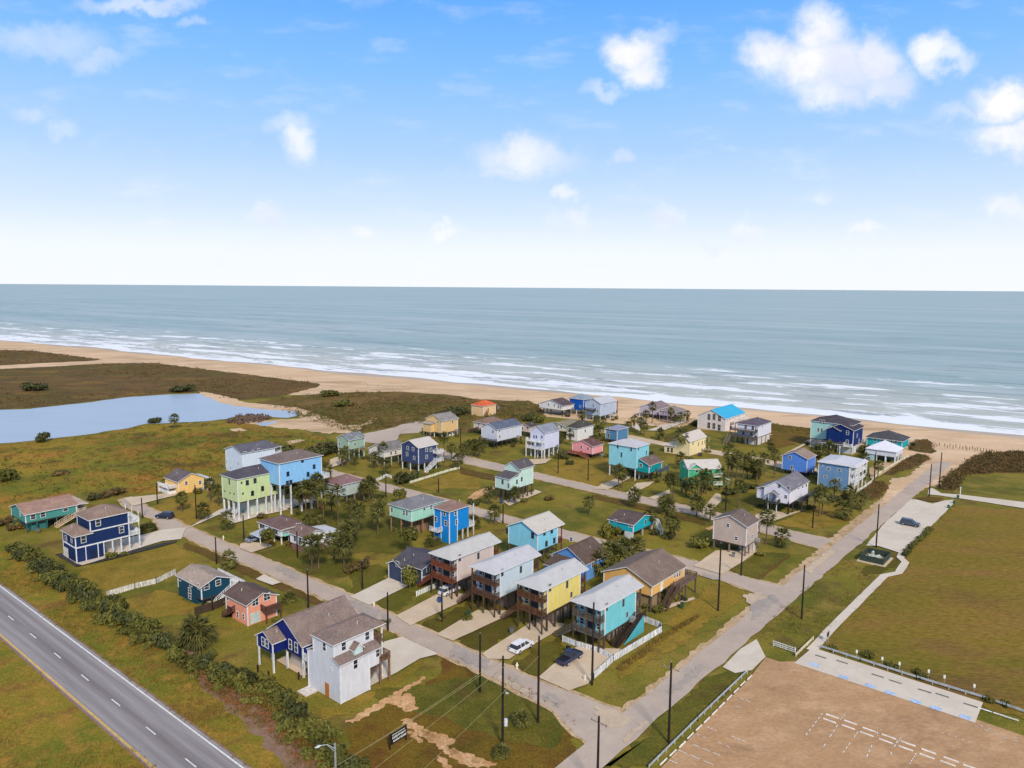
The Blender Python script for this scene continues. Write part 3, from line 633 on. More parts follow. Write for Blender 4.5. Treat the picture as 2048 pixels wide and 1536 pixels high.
h = House('orange stilt house', 'orange-yellow stilt house with large brown gable roof and wraparound grey deck', 'Z7', (1545,560), (1075,410), (1915,372), (1545,850), bot=680, wall=(230,178,104), roofc=(124,106,96))
h.block(); h.roof('x', 2.4); h.joists(); xs, ys = h.grid(5, 3); h.posts(xs, ys, col=(104,88,76))
xd = h.onR((1745,560))[0]
h.win('R', [(1790,460), (1815,450), (1840,440), (1650,590)], 0.8, 1.5); h.deck(xd, h.Lx+1.8, -2.2, 0, h.z0+0.05, 'y0,x1', (112,96,88)); h.posts([xd+0.3, (xd+h.Lx)/2, h.Lx+1.5], [-2.0], h.z0, (104,88,76), 0.28, edge=False)
h.deck(h.Lx, h.Lx+1.8, 0, h.Ly, h.z0+0.05, 'x1', (112,96,88)); h.stairs((xd, -1.4, h.z0), (xd-5.2, -1.4, 0), 1.2, (92,74,64))
h.extra('store_room', (150,128,96), 0.4, h.Lx*0.35, 0.6, h.Ly*0.7, 0, h.z0-0.29); h.door('R', h.Lx*0.3, h.z0+0.05, 1.0, 2.0, (236,226,206)); h.done()

h = std('taupe stilt house', 'tall taupe stilt house with brown gable roof beside the beach road corner', 'Z8', (1588,470), (1272,395), (1735,408), (1590,790), rise=1.9, bot=680, wall=(190,172,160), roofc=(112,98,92), wR=[(1658,580)], wL=[(1413,465), (1497,598)], pc=(120,104,92), winsz=(1.0, 1.1))
h.deck(h.Lx, h.Lx+1.8, 0, h.Ly, h.z0, 'y0,x1', (150,134,122)); h.deck(h.Lx, h.Lx+1.8, 0, h.Ly, h.z0+2.7, 'y0,x1', (150,134,122)); h.posts([h.Lx+1.7], [0.1, h.Ly-0.2], h.z1-0.2, (130,112,100), 0.2, edge=False)
h.extra('store_room', (206,196,188), h.Lx*0.6, h.Lx-0.1, 0.1, h.Ly*0.4, 0, h.z0-0.29); h.done()

h = House('small teal cottage', 'small bright teal cottage with dark brown roof, white fascia and white stair', 'B7', (915,500), (415,372), (1330,325), (880,822), bot=668, wall=(24,168,184), roofc=(94,80,76), oh=0.4)
h.block(); h.roof('y', 1.4); h.joists(); xs, ys = h.grid(3, 4); h.posts(xs, ys, col=(190,190,186))
h.win('R', [(1135,450)], 1.2, 1.3, (140,210,214)); h.win('L', [(825,520), (520,430)], 1.0, 1.0)
h.deck(h.Lx, h.Lx+1.6, -0.8, h.Ly*0.6, h.z0, 'x1,y0', (210,196,180), WHITE); h.stairs((h.Lx+0.6, -0.8, h.z0), (h.Lx-1.6, -3.4, 0), 1.1, (206,206,202), rc=WHITE)
h.extra('white_lattice', (206,212,210), 0.02, 0.12, 0.1, 2.4, 0.02, h.z0-0.02); h.done()

h = House('mint two-level stilt house', 'mint white two-level stilt house with dark grey roofs alone by the second street', 'Y2', (632,1205), (472,1160), (948,1120), (632,1512), bot=1350, wall=(198,222,212), roofc=(92,86,90))
xu, zu = h.onR((756,1100)); xu = min(max(xu, 2.5), h.Lx*0.5); zu = h.onR((948,1015))[1]
h.block(); h.block(x0=xu, z0=h.z1-0.03, z1=zu); h.roof('x', 1.7, x0=xu, z1=zu); h.shed(0, xu, 0, h.Ly, h.z1+0.05, h.z1+1.2, 'x0'); h.joists()
xs, ys = h.grid(6, 3); h.posts(xs, ys, col=(92,74,62)); h.win('R', [(728,1240), (790,1205), (765,1090)], 0.8, 1.4, (110,120,120)); h.win('L', [(545,1240), (625,1290)], 0.8, 1.5, (110,120,120)); h.done()
# ---- second and third streets, beach row
h = std('sage green house', 'sage green stilt house with twin white-trimmed gables facing the marsh road', 'A1', (470,505), (150,480), (885,470), (488,1042), bot=765, rise=1.7, Lx=7.4, Ly=6.6, wall=(156,180,160), roofc=(122,126,132), wL=[(250,610)], wR=[(640,620)], pc=(190,206,196))
h.roof('y', 1.5, 0, 0.02, x0=h.Lx*0.15, x1=h.Lx*0.85, y0=-0.3, y1=h.Ly*0.5, z1=h.z1+0.0, gable=True); h.done()
h = std('white grey-roofed house', 'long white raised house with plain grey gable roof behind two shaggy palms', 'A1', (1390,790), (930,722), (1850,742), (1390,1190), bot=965, Lx=10.5, rise=1.9, wall=(222,216,202), roofc=(120,116,114), wR=[(1680,830), (1560,850)], wL=[(1010,800)], pc=(196,190,178))
h.done()
h = std('navy house with pale roof', 'dark navy stilt house with pale metal gable roof and long white stair', 'Y1', (1262,735), (1068,685), (1545,695), (1262,1062), bot=950, rise=2.0, wall=(62,74,110), roofc=(198,188,178), metal=True, wL=[(1122,745), (1192,757), (1205,870), (1115,820)], wR=[(1365,765), (1420,765), (1365,855), (1480,775)], pc=(214,214,206), winsz=(1.1, 1.4))
h.deck(h.Lx*0.8, h.Lx+1.6, -2.0, h.Ly, h.z0, 'y0,x1,x0', (214,210,204), WHITE); h.stairs((h.Lx*0.8, -1.4, h.z0), (h.Lx*0.8-5.0, -1.4, 0), 1.1, (220,220,216), rc=WHITE)
h.deck(h.Lx-2.0, h.Lx+1.6, -2.0, 0, (h.z0+h.z1)/2, 'y0,x1,x0', (214,210,204), WHITE); h.done()
h = std('tan gabled house', 'large tan gabled house with grey roof standing alone near the dunes', 'A2', (690,530), (240,470), (1062,450), (690,985), bot=850, rise=2.2, wall=(222,186,130), roofc=(142,134,130), wL=[(588,560)], wR=[(960,560)], pc=(226,214,196), skirt=(0.6, 1.0, (230,220,204)))
h.shed(-2.2, 0, h.Ly*0.45, h.Ly, h.z1-1.6, h.z1-0.9, 'x0'); h.extra('side_wing', (222,188,134), -2.0, -0.02, h.Ly*0.5, h.Ly-0.1, h.z0, h.z1-1.3); h.posts([-1.8], [h.Ly*0.55, h.Ly-0.3], h.z0, (150,130,110), edge=False); h.done()
h = std('orange-roofed house', 'small tan house with bright orange hip roof nearest the dunes', 'A3', (340,150), (285,138), (815,118), (340,432), Ly=8.0, axis='x', rise=1.9, h0=3.0, h1=3.0, wall=(232,196,146), roofc=(206,98,62), wR=[(465,235), (725,190), (455,370)], z0=0.1, winsz=(0.9, 1.5))
h.stairs((h.Lx*0.3, -0.7, 2.6), (h.Lx*0.02, -0.7, 0), 1.0, (150,110,80)); h.done()
h = std('cream brown-roofed house', 'cream house with brown hip roof and dark side stair behind blue-grey roofed house', 'A3', (480,605), (115,540), (900,520), (480,900), bot=790, rise=1.8, h0=3.5, h1=3.5, wall=(220,206,192), roofc=(132,108,96), wL=[(225,620), (360,635), (455,640)], winsz=(1.0, 1.3))
h.deck(-1.8, 0, 0, h.Ly*0.7, h.z0, 'x0,y0,y1', (92,74,68)); h.stairs((-1.0, h.Ly*0.7, h.z0), (-1.0, h.Ly*0.7+5, 0), 1.1, (86,66,56)); h.done()
h = std('blue-grey roofed white house', 'long white stilt house with blue-grey shingle roof and dark pilings', 'A3', (695,745), (488,640), (1290,610), (690,1235), bot=1062, rise=1.9, wall=(208,210,220), roofc=(94,102,120), wR=[(760,940), (755,780)], wL=[(590,810)], pc=(64,54,52), post=(6, 3))
h.deck(-1.8, 0, 0, h.Ly, h.z0, 'x0,y0,y1', (70,62,62)); h.posts([-1.6], [0.2, h.Ly-0.2], h.z0, (64,54,52), edge=False); h.done()
h = std('lavender white cottage', 'narrow lavender-white cottage with grey gable roof on tall white columns', 'A3', (1905,830), (1470,790), (2025,800), (1905,1505), bot=1262, Lx=9.0, rise=2.2, wall=(210,212,232), roofc=(134,138,150), wL=[(1640,940), (1700,945), (1605,1130), (1740,1120), (1840,945)], pc=(226,220,214), pt=0.4, frame=(214,216,230))
h.deck(-1.6, 0, 0, h.Ly+1.2, h.z0, 'x0,y0,y1', (222,220,222), WHITE); h.deck(-1.6, 0, 0, h.Ly+1.2, h.z0+2.7, 'x0,y0,y1', (222,220,222), WHITE); h.posts([-1.5], [0.1, h.Ly*0.5, h.Ly+1.0], h.z0+2.5, (226,222,216), 0.3, edge=False); h.done()
h = std('small dark-roofed cottage', 'small pale pink cottage with dark roof behind the lavender white cottage', 'A3', (1535,690), (1300,640), (1680,640), (1535,960), bot=830, rise=1.2, wall=(220,194,180), roofc=(84,74,72), wL=[(1470,720), (1350,730)]); h.done()
h = std('cream olive-roofed house', 'cream house with olive-grey gable roof behind white twin-block house', 'A4', (765,870), (475,778), (985,790), (762,1060), bot=960, rise=1.7, wall=(222,208,186), roofc=(136,128,108), wL=[(640,860), (560,850)]); h.done()
h = std('white dark-hip house', 'white house with dark grey hip roof, directly behind the pink house', 'A4', (965,875), (775,838), (1320,800), (965,1152), rise=1.9, h0=3.2, h1=3.2, wall=(228,226,222), roofc=(74,72,68), wL=[(825,1040), (895,1042)], wR=[(1130,940)], z0=0.1, winsz=(1.0, 1.5)); h.done()
h = std('pink house', 'bright pink house with dark maroon gable roof and wooden side deck', 'A4', (1282,1250), (985,1150), (1495,1195), (1280,1510), bot=1420, rise=1.7, wall=(238,158,162), roofc=(104,74,72), wL=[(1188,1305), (1050,1270)], pc=(70,50,46))
h.deck(-2.2, 0, h.Ly*0.5, h.Ly+1.5, h.z0*0.8, 'x0,y0', (150,92,74)); h.stairs((-1.6, h.Ly*0.5, h.z0*0.8), (-1.6, h.Ly*0.1, 0), 1.0, (150,92,74)); h.done()
h = std('white dark-gable house', 'white gabled house with dark brown roof at the left end of the beach row', 'A4', (668,425), (170,368), (800,392), (668,650), bot=522, Lx=9.5, rise=2.4, wall=(222,218,214), roofc=(92,78,82), wL=[(380,400), (500,420), (580,450), (620,460)], pc=(60,54,52)); h.done()
h = std('cobalt blue house', 'cobalt blue house with grey-blue hip roof, second in the beach row', 'A4', (1090,292), (815,256), (1215,270), (1092,615), bot=520, Lx=9.0, rise=1.9, h0=3.6, h1=3.6, wall=(8,86,172), roofc=(138,152,166), wL=[(860,412), (1030,438)], pc=(206,210,210)); h.done()
h = std('pale blue-grey beach house', 'pale blue-grey beach house with light metal gable roof next to cobalt blue house', 'A4', (1432,375), (1195,325), (1768,312), (1440,745), bot=640, rise=2.1, wall=(178,190,208), roofc=(190,188,190), metal=True, wL=[(1300,420), (1290,545), (1385,540)], wR=[(1530,430)], pc=(210,214,214))
h.deck(-1.8, 0, h.Ly*0.3, h.Ly, h.z0+2.6, 'x0,y0,y1', (70,62,66)); h.deck(h.Lx, h.Lx+1.8, 0, h.Ly, h.z0, 'x1,y0', (100,80,72)); h.posts([h.Lx+1.6], [0.2, h.Ly-0.2], h.z1-0.2, (100,80,72), edge=False); h.done()
h = std('steel blue house', 'steel blue boxy house with violet-grey roof half hidden by the aqua house', 'A5', (690,245), (415,200), (865,185), (690,610), bot=520, rise=1.0, h0=3, h1=3, Lx=8.5, wall=(84,132,170), roofc=(138,140,162), wL=[(465,240), (480,400)], winsz=(1.1, 2.0)); h.done()
h = std('aqua tall house', 'tall aqua house with light hip roof on white columns by second street', 'A5', (1182,692), (605,552), (1545,600), (612,1388), ref='L', bot=1095, rise=1.7, h0=4.2, h1=4.2, wall=(142,206,218), roofc=(190,186,188), metal=True, wL=[(712,665), (805,890), (1055,740)], wR=[(1240,720), (1440,840)], pc=(224,222,206), winsz=(0.9, 1.8), frame=(150,206,214)); h.done()
h = std('turquoise low house', 'turquoise raised house with brown gable roof in front of the aqua tall house', 'A5', (1505,1148), (1115,1068), (1990,1130), (1505,1590), bot=1362, Lx=8.5, Ly=7.2, rise=1.6, wall=(10,150,156), roofc=(116,96,90), wL=[(1300,1160)], wR=[(1545,1185), (1945,1200)], pc=(70,70,70), winsz=(1.3, 1.3)); 
h.deck(h.Lx*0.5, h.Lx+1.6, -2.0, 0, h.z0, 'y0,x1,x0', (84,100,112)); h.posts([h.Lx*0.55, h.Lx+1.4], [-1.8], h.z0, (70,74,80), edge=False); h.done()
h = std('pale yellow tall house', 'tall pale yellow house with cream metal roof behind a large palm', 'A8', (742,540), (365,490), (1308,425), (742,935), rise=2.4, wall=(240,220,170), roofc=(204,190,176), metal=True, wR=[(845,590), (985,615), (1080,585), (1150,560), (1070,770), (1140,770), (1250,720), (1260,500)], z0=0.1, winsz=(0.9, 1.7), frame=(226,210,170))
h.block(x0=0.0, x1=5.0, y0=h.Ly, y1=h.Ly+4.5, z1=h.z1*0.55, trim=False); h.roof('y', 1.0, 0.1, 2.0, x0=0, x1=5.0, y0=h.Ly, y1=h.Ly+4.5, z1=h.z1*0.55, gable=False); h.win('L', [(h.Ly+1.2, 1.4), (h.Ly+2.8, 1.4)], 1.2, 2.0, px=False); h.done()
h = std('emerald green house', 'emerald green house with wide pale metal roof facing the second street', 'Y3', (1125,1003), (1115,960), (1568,1005), (1125,1292), bot=1205, Ly=8.0, rot=-0.75, rise=1.9, wall=(70,180,132), roofc=(200,192,182), metal=True, wR=[(1240,1030), (1310,1030), (1420,1025), (1490,1120)], pc=(56,70,60), winsz=(1.1, 1.5), frame=(180,214,190))
h.roof('y', 1.4, 0.0, 3.0, x0=0.0, x1=h.Lx*0.4, y0=-0.4, y1=h.Ly*0.5, z1=h.z1+0.1); h.deck(h.Lx*0.72, h.Lx+0.2, -1.4, 0, h.z0, 'y0,x1,x0', (196,214,180), (214,220,196)); h.deck(h.Lx*0.72, h.Lx+0.2, -1.4, 0, h.z0+2.6, 'y0,x1,x0', (196,214,180), (214,220,196)); h.shed(h.Lx+0.1, h.Lx+3, 0.5, 4, h.z0+1.0, h.z0+2.2, 'x1', mat=metalroof((96,200,150))); h.posts([h.Lx+2.8], [0.7, 3.8], h.z0+0.9, (90,160,120), 0.2, edge=False); h.done()
h = House('turquoise-roofed beach house', 'pinkish white beach house with vivid turquoise metal roof and tall dark windows', 'A7', (790,530), (268,430), (1265,400), (790,838), wall=(222,208,200), roofc=(52,168,206), metal=True, z0=0.1)
h.block(); h.roof('x', 3.3); h.win('L', [(432,500), (550,500), (672,530), (428,690), (545,705), (665,740)], 1.5, 2.9, (200,186,178)); h.win('R', [(845,580), (905,560), (1000,530), (1100,490)], 0.9, 0.9)
h.deck(h.Lx*0.25, h.Lx+1.5, -1.8, 0, h.z1*0.62, 'y0', (206,196,186), (214,206,198)); h.posts([h.Lx*0.3, h.Lx*0.65, h.Lx+1.2], [-1.6], h.z1*0.6, (190,178,166), 0.26, edge=False); h.done()
h = House('grey-decked white house', 'white two-storey beach house with dark grey roof and weathered stacked decks', 'A7', (1530,695), (1075,640), (1832,592), (1528,1150), bot=972, wall=(222,222,232), roofc=(94,86,98))
h.block(); h.roof('x', 1.7, 4.0, 4.0); h.joists(); xs, ys = h.grid(4, 3); h.posts(xs, ys, col=(84,76,76)); zm = (h.z0+h.z1)/2
m = MB(); m.box(0.4, h.Lx-0.2, 0.2, h.Ly*0.6, 0.02, h.z0-0.29); m.build('store_room', siding((216,208,200)), h.root)
for z in (h.z0, zm): h.deck(-2.4, 0, 0, h.Ly+2.5, z, 'x0,y0,y1', (104,94,92), (96,88,88))
h.posts([-2.2], [0.2, h.Ly*0.5, h.Ly, h.Ly+2.3], h.z1-0.3, (104,94,92), 0.26, edge=False); h.win('L', [(h.Ly*.25, zm+1.4), (h.Ly*.6, zm+1.4), (h.Ly*.3, h.z0+1.4), (h.Ly*.7, h.z0+1.4)], 1.2, 1.8, px=False); h.win('R', [(1650,720)], 1.0, 1.0)
h.stairs((-1.8, h.Ly+2.5, h.z0), (-6.5, h.Ly+2.5, 0), 1.1, (130,116,104)); h.done()
h = std('seafoam three-storey house', 'seafoam green three-storey house with dark hip roof at the beach end', 'B1', (830,395), (248,292), (1010,340), (242,700), ref='L', bot=565, rise=2.6, h0=5.5, h1=5.5, Lx=11.0, wall=(166,210,204), roofc=(78,72,80), wL=[(320,340), (375,345), (290,470), (345,475)], pc=(224,220,212), winsz=(0.9, 1.7)); h.done()
h = std('navy beach house', 'dark navy multi-gabled beach house with white trim in front of seafoam house', 'B1', (822,478), (428,432), (988,408), (822,862), bot=725, rise=1.9, wall=(14,44,104), roofc=(72,66,74), wL=[(520,525), (750,515), (745,660)], wR=[(900,560), (930,640)], pc=(226,222,214), winsz=(1.1, 1.7))
h.roof('x', 1.3, 0, 0.02, x0=-1.4, x1=h.Lx*0.5, y0=h.Ly*0.5, y1=h.Ly, z1=h.z1-0.4); h.W.box(-1.4, 0, h.Ly*0.5, h.Ly, h.z0+1.2, h.z1-0.4)
h.shed(-3.0, -0.02, h.Ly*0.35, h.Ly*1.15, h.z0+0.6, h.z0+1.3, 'x0'); h.posts([-2.8], [h.Ly*0.4, h.Ly*0.75, h.Ly*1.1], h.z0+0.4, WHITE, 0.26, edge=False)
h.deck(-2.6, 0, 0, h.Ly*0.3, h.z0, 'x0,y0,y1', (214,212,208), WHITE); h.extra('store_room', (206,208,208), 0.3, h.Lx*0.6, 0.3, h.Ly*0.6, 0, h.z0-0.29)
h.deck(h.Lx, h.Lx+1.6, -0.8, h.Ly, h.z0, 'x1,y0', (206,204,196), (216,214,206)); h.done()
h = std('teal dark-hip house', 'teal beach house under a broad dark hip roof behind white pavilion house', 'B1', (1590,640), (1058,572), (1705,582), (1600,780), rise=2.6, h0=5.0, h1=5.0, Lx=11.0, wall=(20,164,176), roofc=(78,78,84), wL=[(1180,620), (1290,630), (1440,650), (1510,660)], z0=0.1, oh=0.7, winsz=(1.1, 1.6)); h.done()
h = House('white pavilion house', 'small white house with steep white pyramid roof and columned porch', 'B1', (1512,810), (1062,745), (1612,748), (1500,1005), wall=(214,216,226), roofc=(222,220,228), metal=True, z0=None, bot=905)
h.block(); pr = min(h.Lx, h.Ly)*0.3; h.roof('x', max(2.6, pr), h.Lx*0.49, h.Lx*0.49); xs, ys = h.grid(3, 4); h.posts(xs, ys, col=(232,230,222), t=0.5); h.joists()
h.extra('seafoam_wing', (172,200,200), 0.1, h.Lx*0.6, h.Ly*0.72, h.Ly+0.6, 0.02, h.z1-0.3); h.extra('back_wall', (150,160,166), h.Lx*0.6, h.Lx*0.62, 0.3, h.Ly*0.7, 0.02, h.z0-0.3); h.done()
h = std('cornflower blue house', 'cornflower blue gabled house with small brown roof behind white porch house', 'B2', (985,318), (595,238), (1120,250), (960,640), rise=1.8, bot=560, wall=(92,142,226), roofc=(148,128,118), wL=[(682,300), (712,465), (740,530)], pc=(60,60,70)); h.done()
h = House('slate blue boxy house', 'slate blue three-storey boxy house with flat white roof and white porches', 'B2', (1672,442), (1158,372), (1882,322), (1675,868), wall=(112,148,186), roofc=(202,198,200), metal=True, z0=0.1)
h.block(); h.roof('x', 0.9, 2.5, 2.5, oh=0.5); h.win('L', [(1340,490), (1525,515), (1285,625), (1525,670), (1210,425)], 1.2, 0.9)
for z in (h.z1*0.36, h.z1*0.68): h.deck(0.2, h.Lx, -1.9, 0, z, 'y0,x0,x1', (220,216,212), WHITE)
h.posts([0.35, h.Lx*0.35, h.Lx*0.68, h.Lx-0.15], [-1.75], h.z1-0.1, WHITE, 0.32, edge=False); h.extra('porch_wall', (226,224,222), 0.1, h.Lx-0.1, -0.12, -0.03, 0.2, h.z1-0.2); h.win('R', [(h.Lx*.25, h.z1*.5), (h.Lx*.6, h.z1*.5), (h.Lx*.3, h.z1*.83), (h.Lx*.7, h.z1*.83), (h.Lx*.4, h.z1*.17)], 1.3, 1.9, off=-0.13, px=False); h.roof('x', 0.5, 0.1, 0.1, y0=-2.1, y1=-0.05, z1=h.z1-0.25, gable=False, oh=0.15); h.done()
h = House('white porch house', 'white gabled stilt house with grey roof, dark porch and side deck', 'B2', (690,862), (332,745), (1128,712), (655,1285), bot=1095, wall=(226,224,234), roofc=(118,114,122))
h.block(); h.roof('x', 2.3); h.joists(); xs, ys = h.grid(5, 3); h.posts(xs, ys, col=(66,58,58)); h.win('L', [(500,785), (655,820), (610,970)], 1.0, 1.2); xd = h.Lx*0.35
h.block(x0=0.8, x1=h.Lx*0.6, y0=h.Ly, y1=h.Ly+2.6, z1=h.z1-1.2, trim=False); h.shed(0.6, h.Lx*0.62, h.Ly, h.Ly+2.8, h.z1-1.1, h.z1+0.1, 'y1')
h.deck(-1.8, 0, h.Ly*0.35, h.Ly*0.85, h.z0, 'x0,y0,y1', (70,76,76), (64,70,70)); h.roof('x', 0.8, 0, 0.02, x0=-1.2, x1=0.1, y0=h.Ly*0.42, y1=h.Ly*0.78, z1=h.z0+2.5, gable=False); h.posts([-1.1], [h.Ly*0.43, h.Ly*0.77], h.z0+2.4, WHITE, 0.18, edge=False); h.door('L', h.Ly*0.6, h.z0, 1.0, 2.1, (150,156,176))
h.deck(xd, h.Lx+2.2, -2.0, 0, h.z0, 'y0,x1', (84,84,84), (70,76,76)); h.posts([xd+0.2, (xd+h.Lx)/2, h.Lx+2.0], [-1.8], h.z0, (70,64,62), edge=False); h.win('R', [(830,800), (900,780), (960,760)], 1.2, 1.5, (190,210,200)); h.done()
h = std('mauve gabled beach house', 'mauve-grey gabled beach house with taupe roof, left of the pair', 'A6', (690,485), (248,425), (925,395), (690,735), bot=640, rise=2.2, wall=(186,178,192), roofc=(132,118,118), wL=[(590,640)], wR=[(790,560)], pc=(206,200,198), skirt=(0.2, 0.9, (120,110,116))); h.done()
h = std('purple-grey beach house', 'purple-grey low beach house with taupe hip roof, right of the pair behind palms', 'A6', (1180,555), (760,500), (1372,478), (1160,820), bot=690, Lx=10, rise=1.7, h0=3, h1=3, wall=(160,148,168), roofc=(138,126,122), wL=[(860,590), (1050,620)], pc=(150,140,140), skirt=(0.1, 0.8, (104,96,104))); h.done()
h = std('reddish-roofed house', 'low grey house with weathered reddish roof and green siding behind a palm grove', 'B6', (1010,430), (760,385), (1100,340), (1005,780), bot=640, Ly=8.5, Lx=9.0, rise=1.4, h0=2.6, h1=2.6, wall=(178,190,186), roofc=(134,104,104), wL=[(900,520), (840,560)], pc=(150,130,124)); h.done()
h = std('yellow wooden shed', 'small yellow wooden shed beside the mauve beach house', 'A6', (60,740), (20,720), (255,705), (60,855), rise=0.5, Ly=3.0, wall=(214,182,118), roofc=(150,120,84), name='shed', cat='shed', z0=0.05, oh=0.2); h.done()
# ------------------------------------------------------------------ ground, beach, sea, roads
M_LAWN = ground_mat('lawn_grass', [C(130,118,44), C(94,96,34), C(146,122,58), C(100,80,44)], 0.04, 0.14, 2.2, 0.5, 0.2)
M_FIELD = ground_mat('field_grass', [C(136,111,44), C(114,102,36), C(140,105,56), C(112,86,48)], 0.022, 0.12, 1.6, 0.5, 0.2, aniso=(math.atan2(AD.y, AD.x), 0.4))
M_MARSH = ground_mat('marsh_grass', [C(142,124,40), C(104,106,34), C(168,112,50), C(84,72,38)], 0.02, 0.07, 0.9, 0.6, 0.4)
M_SCRUB = ground_mat('dune_scrub', [C(116,88,52), C(98,86,42), C(88,66,46), C(136,104,54)], 0.022, 0.10, 0.7, 0.7, 0.5, aniso=(0.2, 0.5))
M_GSCRUB = ground_mat('green_scrub', [C(118,94,46), C(92,83,36), C(132,103,64), C(104,71,50)], 0.03, 0.12, 0.8, 0.7, 0.5)
M_VERGE = ground_mat('verge_grass', [C(136,120,42), C(102,108,34), C(168,124,56), C(124,90,46)], 0.05, 0.25, 2.4, 0.6, 0.25)
M_LOT = ground_mat('rough_lot_grass', [C(108,88,32), C(120,96,32), C(104,66,36), C(86,75,26)], 0.05, 0.2, 2.4, 0.6, 0.25)
M_DITCH = ground_mat('ditch_grass', [C(102,81,36), C(90,75,32), C(114,83,50)], 0.06, 0.3, 2.4, 0.5, 0.2)
M_SAND = ground_mat('beach_sand', [C(216,182,146), C(200,168,132), C(226,196,162), C(168,140,110)], 0.02, 0.12, 1.2, 0.25, 0.1, aniso=(2.7, 0.35), var=.12)
M_WET = ground_mat('wet_sand', [C(190,168,144), C(174,156,138), C(200,182,160)], 0.02, 0.1, 1.0, 0.1, 0.05, rough=0.5, aniso=(2.7, 0.3), var=.1)
M_DIRT = ground_mat('bare_dirt', [C(208,162,116), C(184,138,94), C(220,180,136), C(128,98,56)], 0.1, 0.5, 3.0, 0.4, 0.1)
M_CONC = ground_mat('driveway_concrete', [C(206,184,156), C(196,174,148), C(214,196,172)], 0.10, 0.35, 3.0, 0.15, 0.03, rough=0.85, var=.08, mid=.5)
M_PALE = ground_mat('pale_concrete', [C(212,198,180), C(202,188,170), C(218,206,190)], 0.10, 0.35, 3.0, 0.12, 0.03, rough=0.8, var=.07, mid=.5)
M_STREET = ground_mat('street_asphalt', [C(186,168,152), C(178,160,146), C(198,178,158), C(172,156,144)], 0.04, 0.2, 3.5, 0.2, 0.03, rough=0.9, var=.1, mid=.6)
M_SHOULDER = ground_mat('sandy_shoulder', [C(196,166,130), C(172,142,104), C(204,178,146), C(140,118,62)], 0.12, 0.5, 3.0, 0.3, 0.08)
M_LOTTAN = ground_mat('parking_surface', [C(184,144,106), C(176,138,102), C(200,162,124), C(154,120,90)], 0.05, 0.3, 3.0, 0.2, 0.04, rough=0.95, aniso=(0.72, 0.6), var=.24, mid=.8)
M_MULCH = ground_mat('mulch', [C(64,62,66), C(74,70,72), C(58,54,58)], 0.2, 1.0, 4.0, 0.4, 0.08)
M_GRAV = ground_mat('mauve_gravel', [C(148,120,106), C(136,108,94), C(136,108,64)], 0.2, 1.0, 4.0, 0.4, 0.08)
M_PAINT = paint((232,230,224), 0.08, 2.0, 0.6); M_YELLOW = paint((226,176,80), 0.1, 2.0, 0.7)

def smooth_ring(P, step=2.5, jit=0.0, closed=True):
    out = []; n = len(P)
    for i in range(n if closed else n-1):
        a, b = P[i], P[(i+1) % n]; k = max(1, min(60, int((b-a).length/step)))
        nrm = Vector((-(b-a).y, (b-a).x, 0)); nrm = nrm.normalized() if nrm.length > 0 else nrm
        for j in range(k):
            p = a+(b-a)*(j/k)
            if jit and j: p = p+nrm*random.uniform(-jit, jit)
            out.append(p)
    if not closed: out.append(P[-1])
    return out
_zc = {}
def layer(base):
    _zc[base] = _zc.get(base, -1)+1; return base+0.004*_zc[base]
def poly(name, reg, pts, mat, base, jit=0.0, step=2.5, kind='structure', ground=False):
    P = pts if ground else [at(R2(reg, p)) for p in pts]
    P = smooth_ring(P, step, jit); z = layer(base)
    me = bpy.data.meshes.new(name); me.from_pydata([(p.x, p.y, z) for p in P], [], [tuple(range(len(P)))])
    me.materials.append(mat); me.update()
    if me.polygons[0].normal.z < 0: me.flip_normals()
    o = link(name, me); tag(o, kind=kind); return o
def margin(name, reg, pts, mat, base, off=0.9, jit=0.5, step=1.6):
    P = smooth_ring([at(R2(reg, p)) for p in pts], step, 0); n = len(P); A = sum(P[i].x*P[(i+1) % n].y-P[(i+1) % n].x*P[i].y for i in range(n)); sg = 1 if A > 0 else -1; Q = []
    for i in range(n):
        d = (P[(i+2) % n]-P[i-2]); nn = Vector((d.y, -d.x, 0)).normalized()*sg; Q.append(P[i]+nn*(off+random.uniform(-jit, jit)))
    return poly(name, reg, Q, mat, base, ground=True, step=400)
def strip(name, reg, pts, hw, mat, base, jit=0.0, step=3.0, hw2=None, ground=False):
    P = pts if ground else [at(R2(reg, p)) for p in pts]
    L = []; Rr = []
    P = smooth_ring(P, step, 0, closed=False)
    for i, p in enumerate(P):
        d = (P[min(i+1, len(P)-1)]-P[max(i-1, 0)]); n = Vector((-d.y, d.x, 0)).normalized()
        L.append(p+n*(hw+random.uniform(-jit, jit))); Rr.append(p-n*((hw2 or hw)+random.uniform(-jit, jit)))
    z = layer(base); vs = [(p.x, p.y, z) for p in L]+[(p.x, p.y, z) for p in Rr]; n = len(P)
    me = bpy.data.meshes.new(name); me.from_pydata(vs, [], [(i, i+1, n+i+1, n+i) for i in range(n-1)]); me.materials.append(mat); me.update()
    if me.polygons[0].normal.z < 0: me.flip_normals()
    return tag(link(name, me), kind='structure')

# shoreline
SH = [(-900,596),(-600,620),(-300,648),(-100,671),(0,680),(207,696),(350,712),(512,726),(700,744),(850,757),(1000,770),(1146,786),(1244,793),(1342,804),(1500,817),(1628,829),(1800,845),(1920,857),(2048,869),(2250,889),(2600,925),(3200,990)]
SP = smooth_ring([at(p) for p in SH], 14.0, 0, closed=False)
SP = [p+Vector((0, 0, 0)) for p in SP]
def shore_normals():
    N = []
    for i in range(len(SP)):
        a, b = SP[max(0, i-12)], SP[min(len(SP)-1, i+12)]; d = (b-a).normalized(); n = Vector((-d.y, d.x, 0)); 
        if n.y < 0: n = -n
        N.append(n)
    return N
SN = shore_normals()
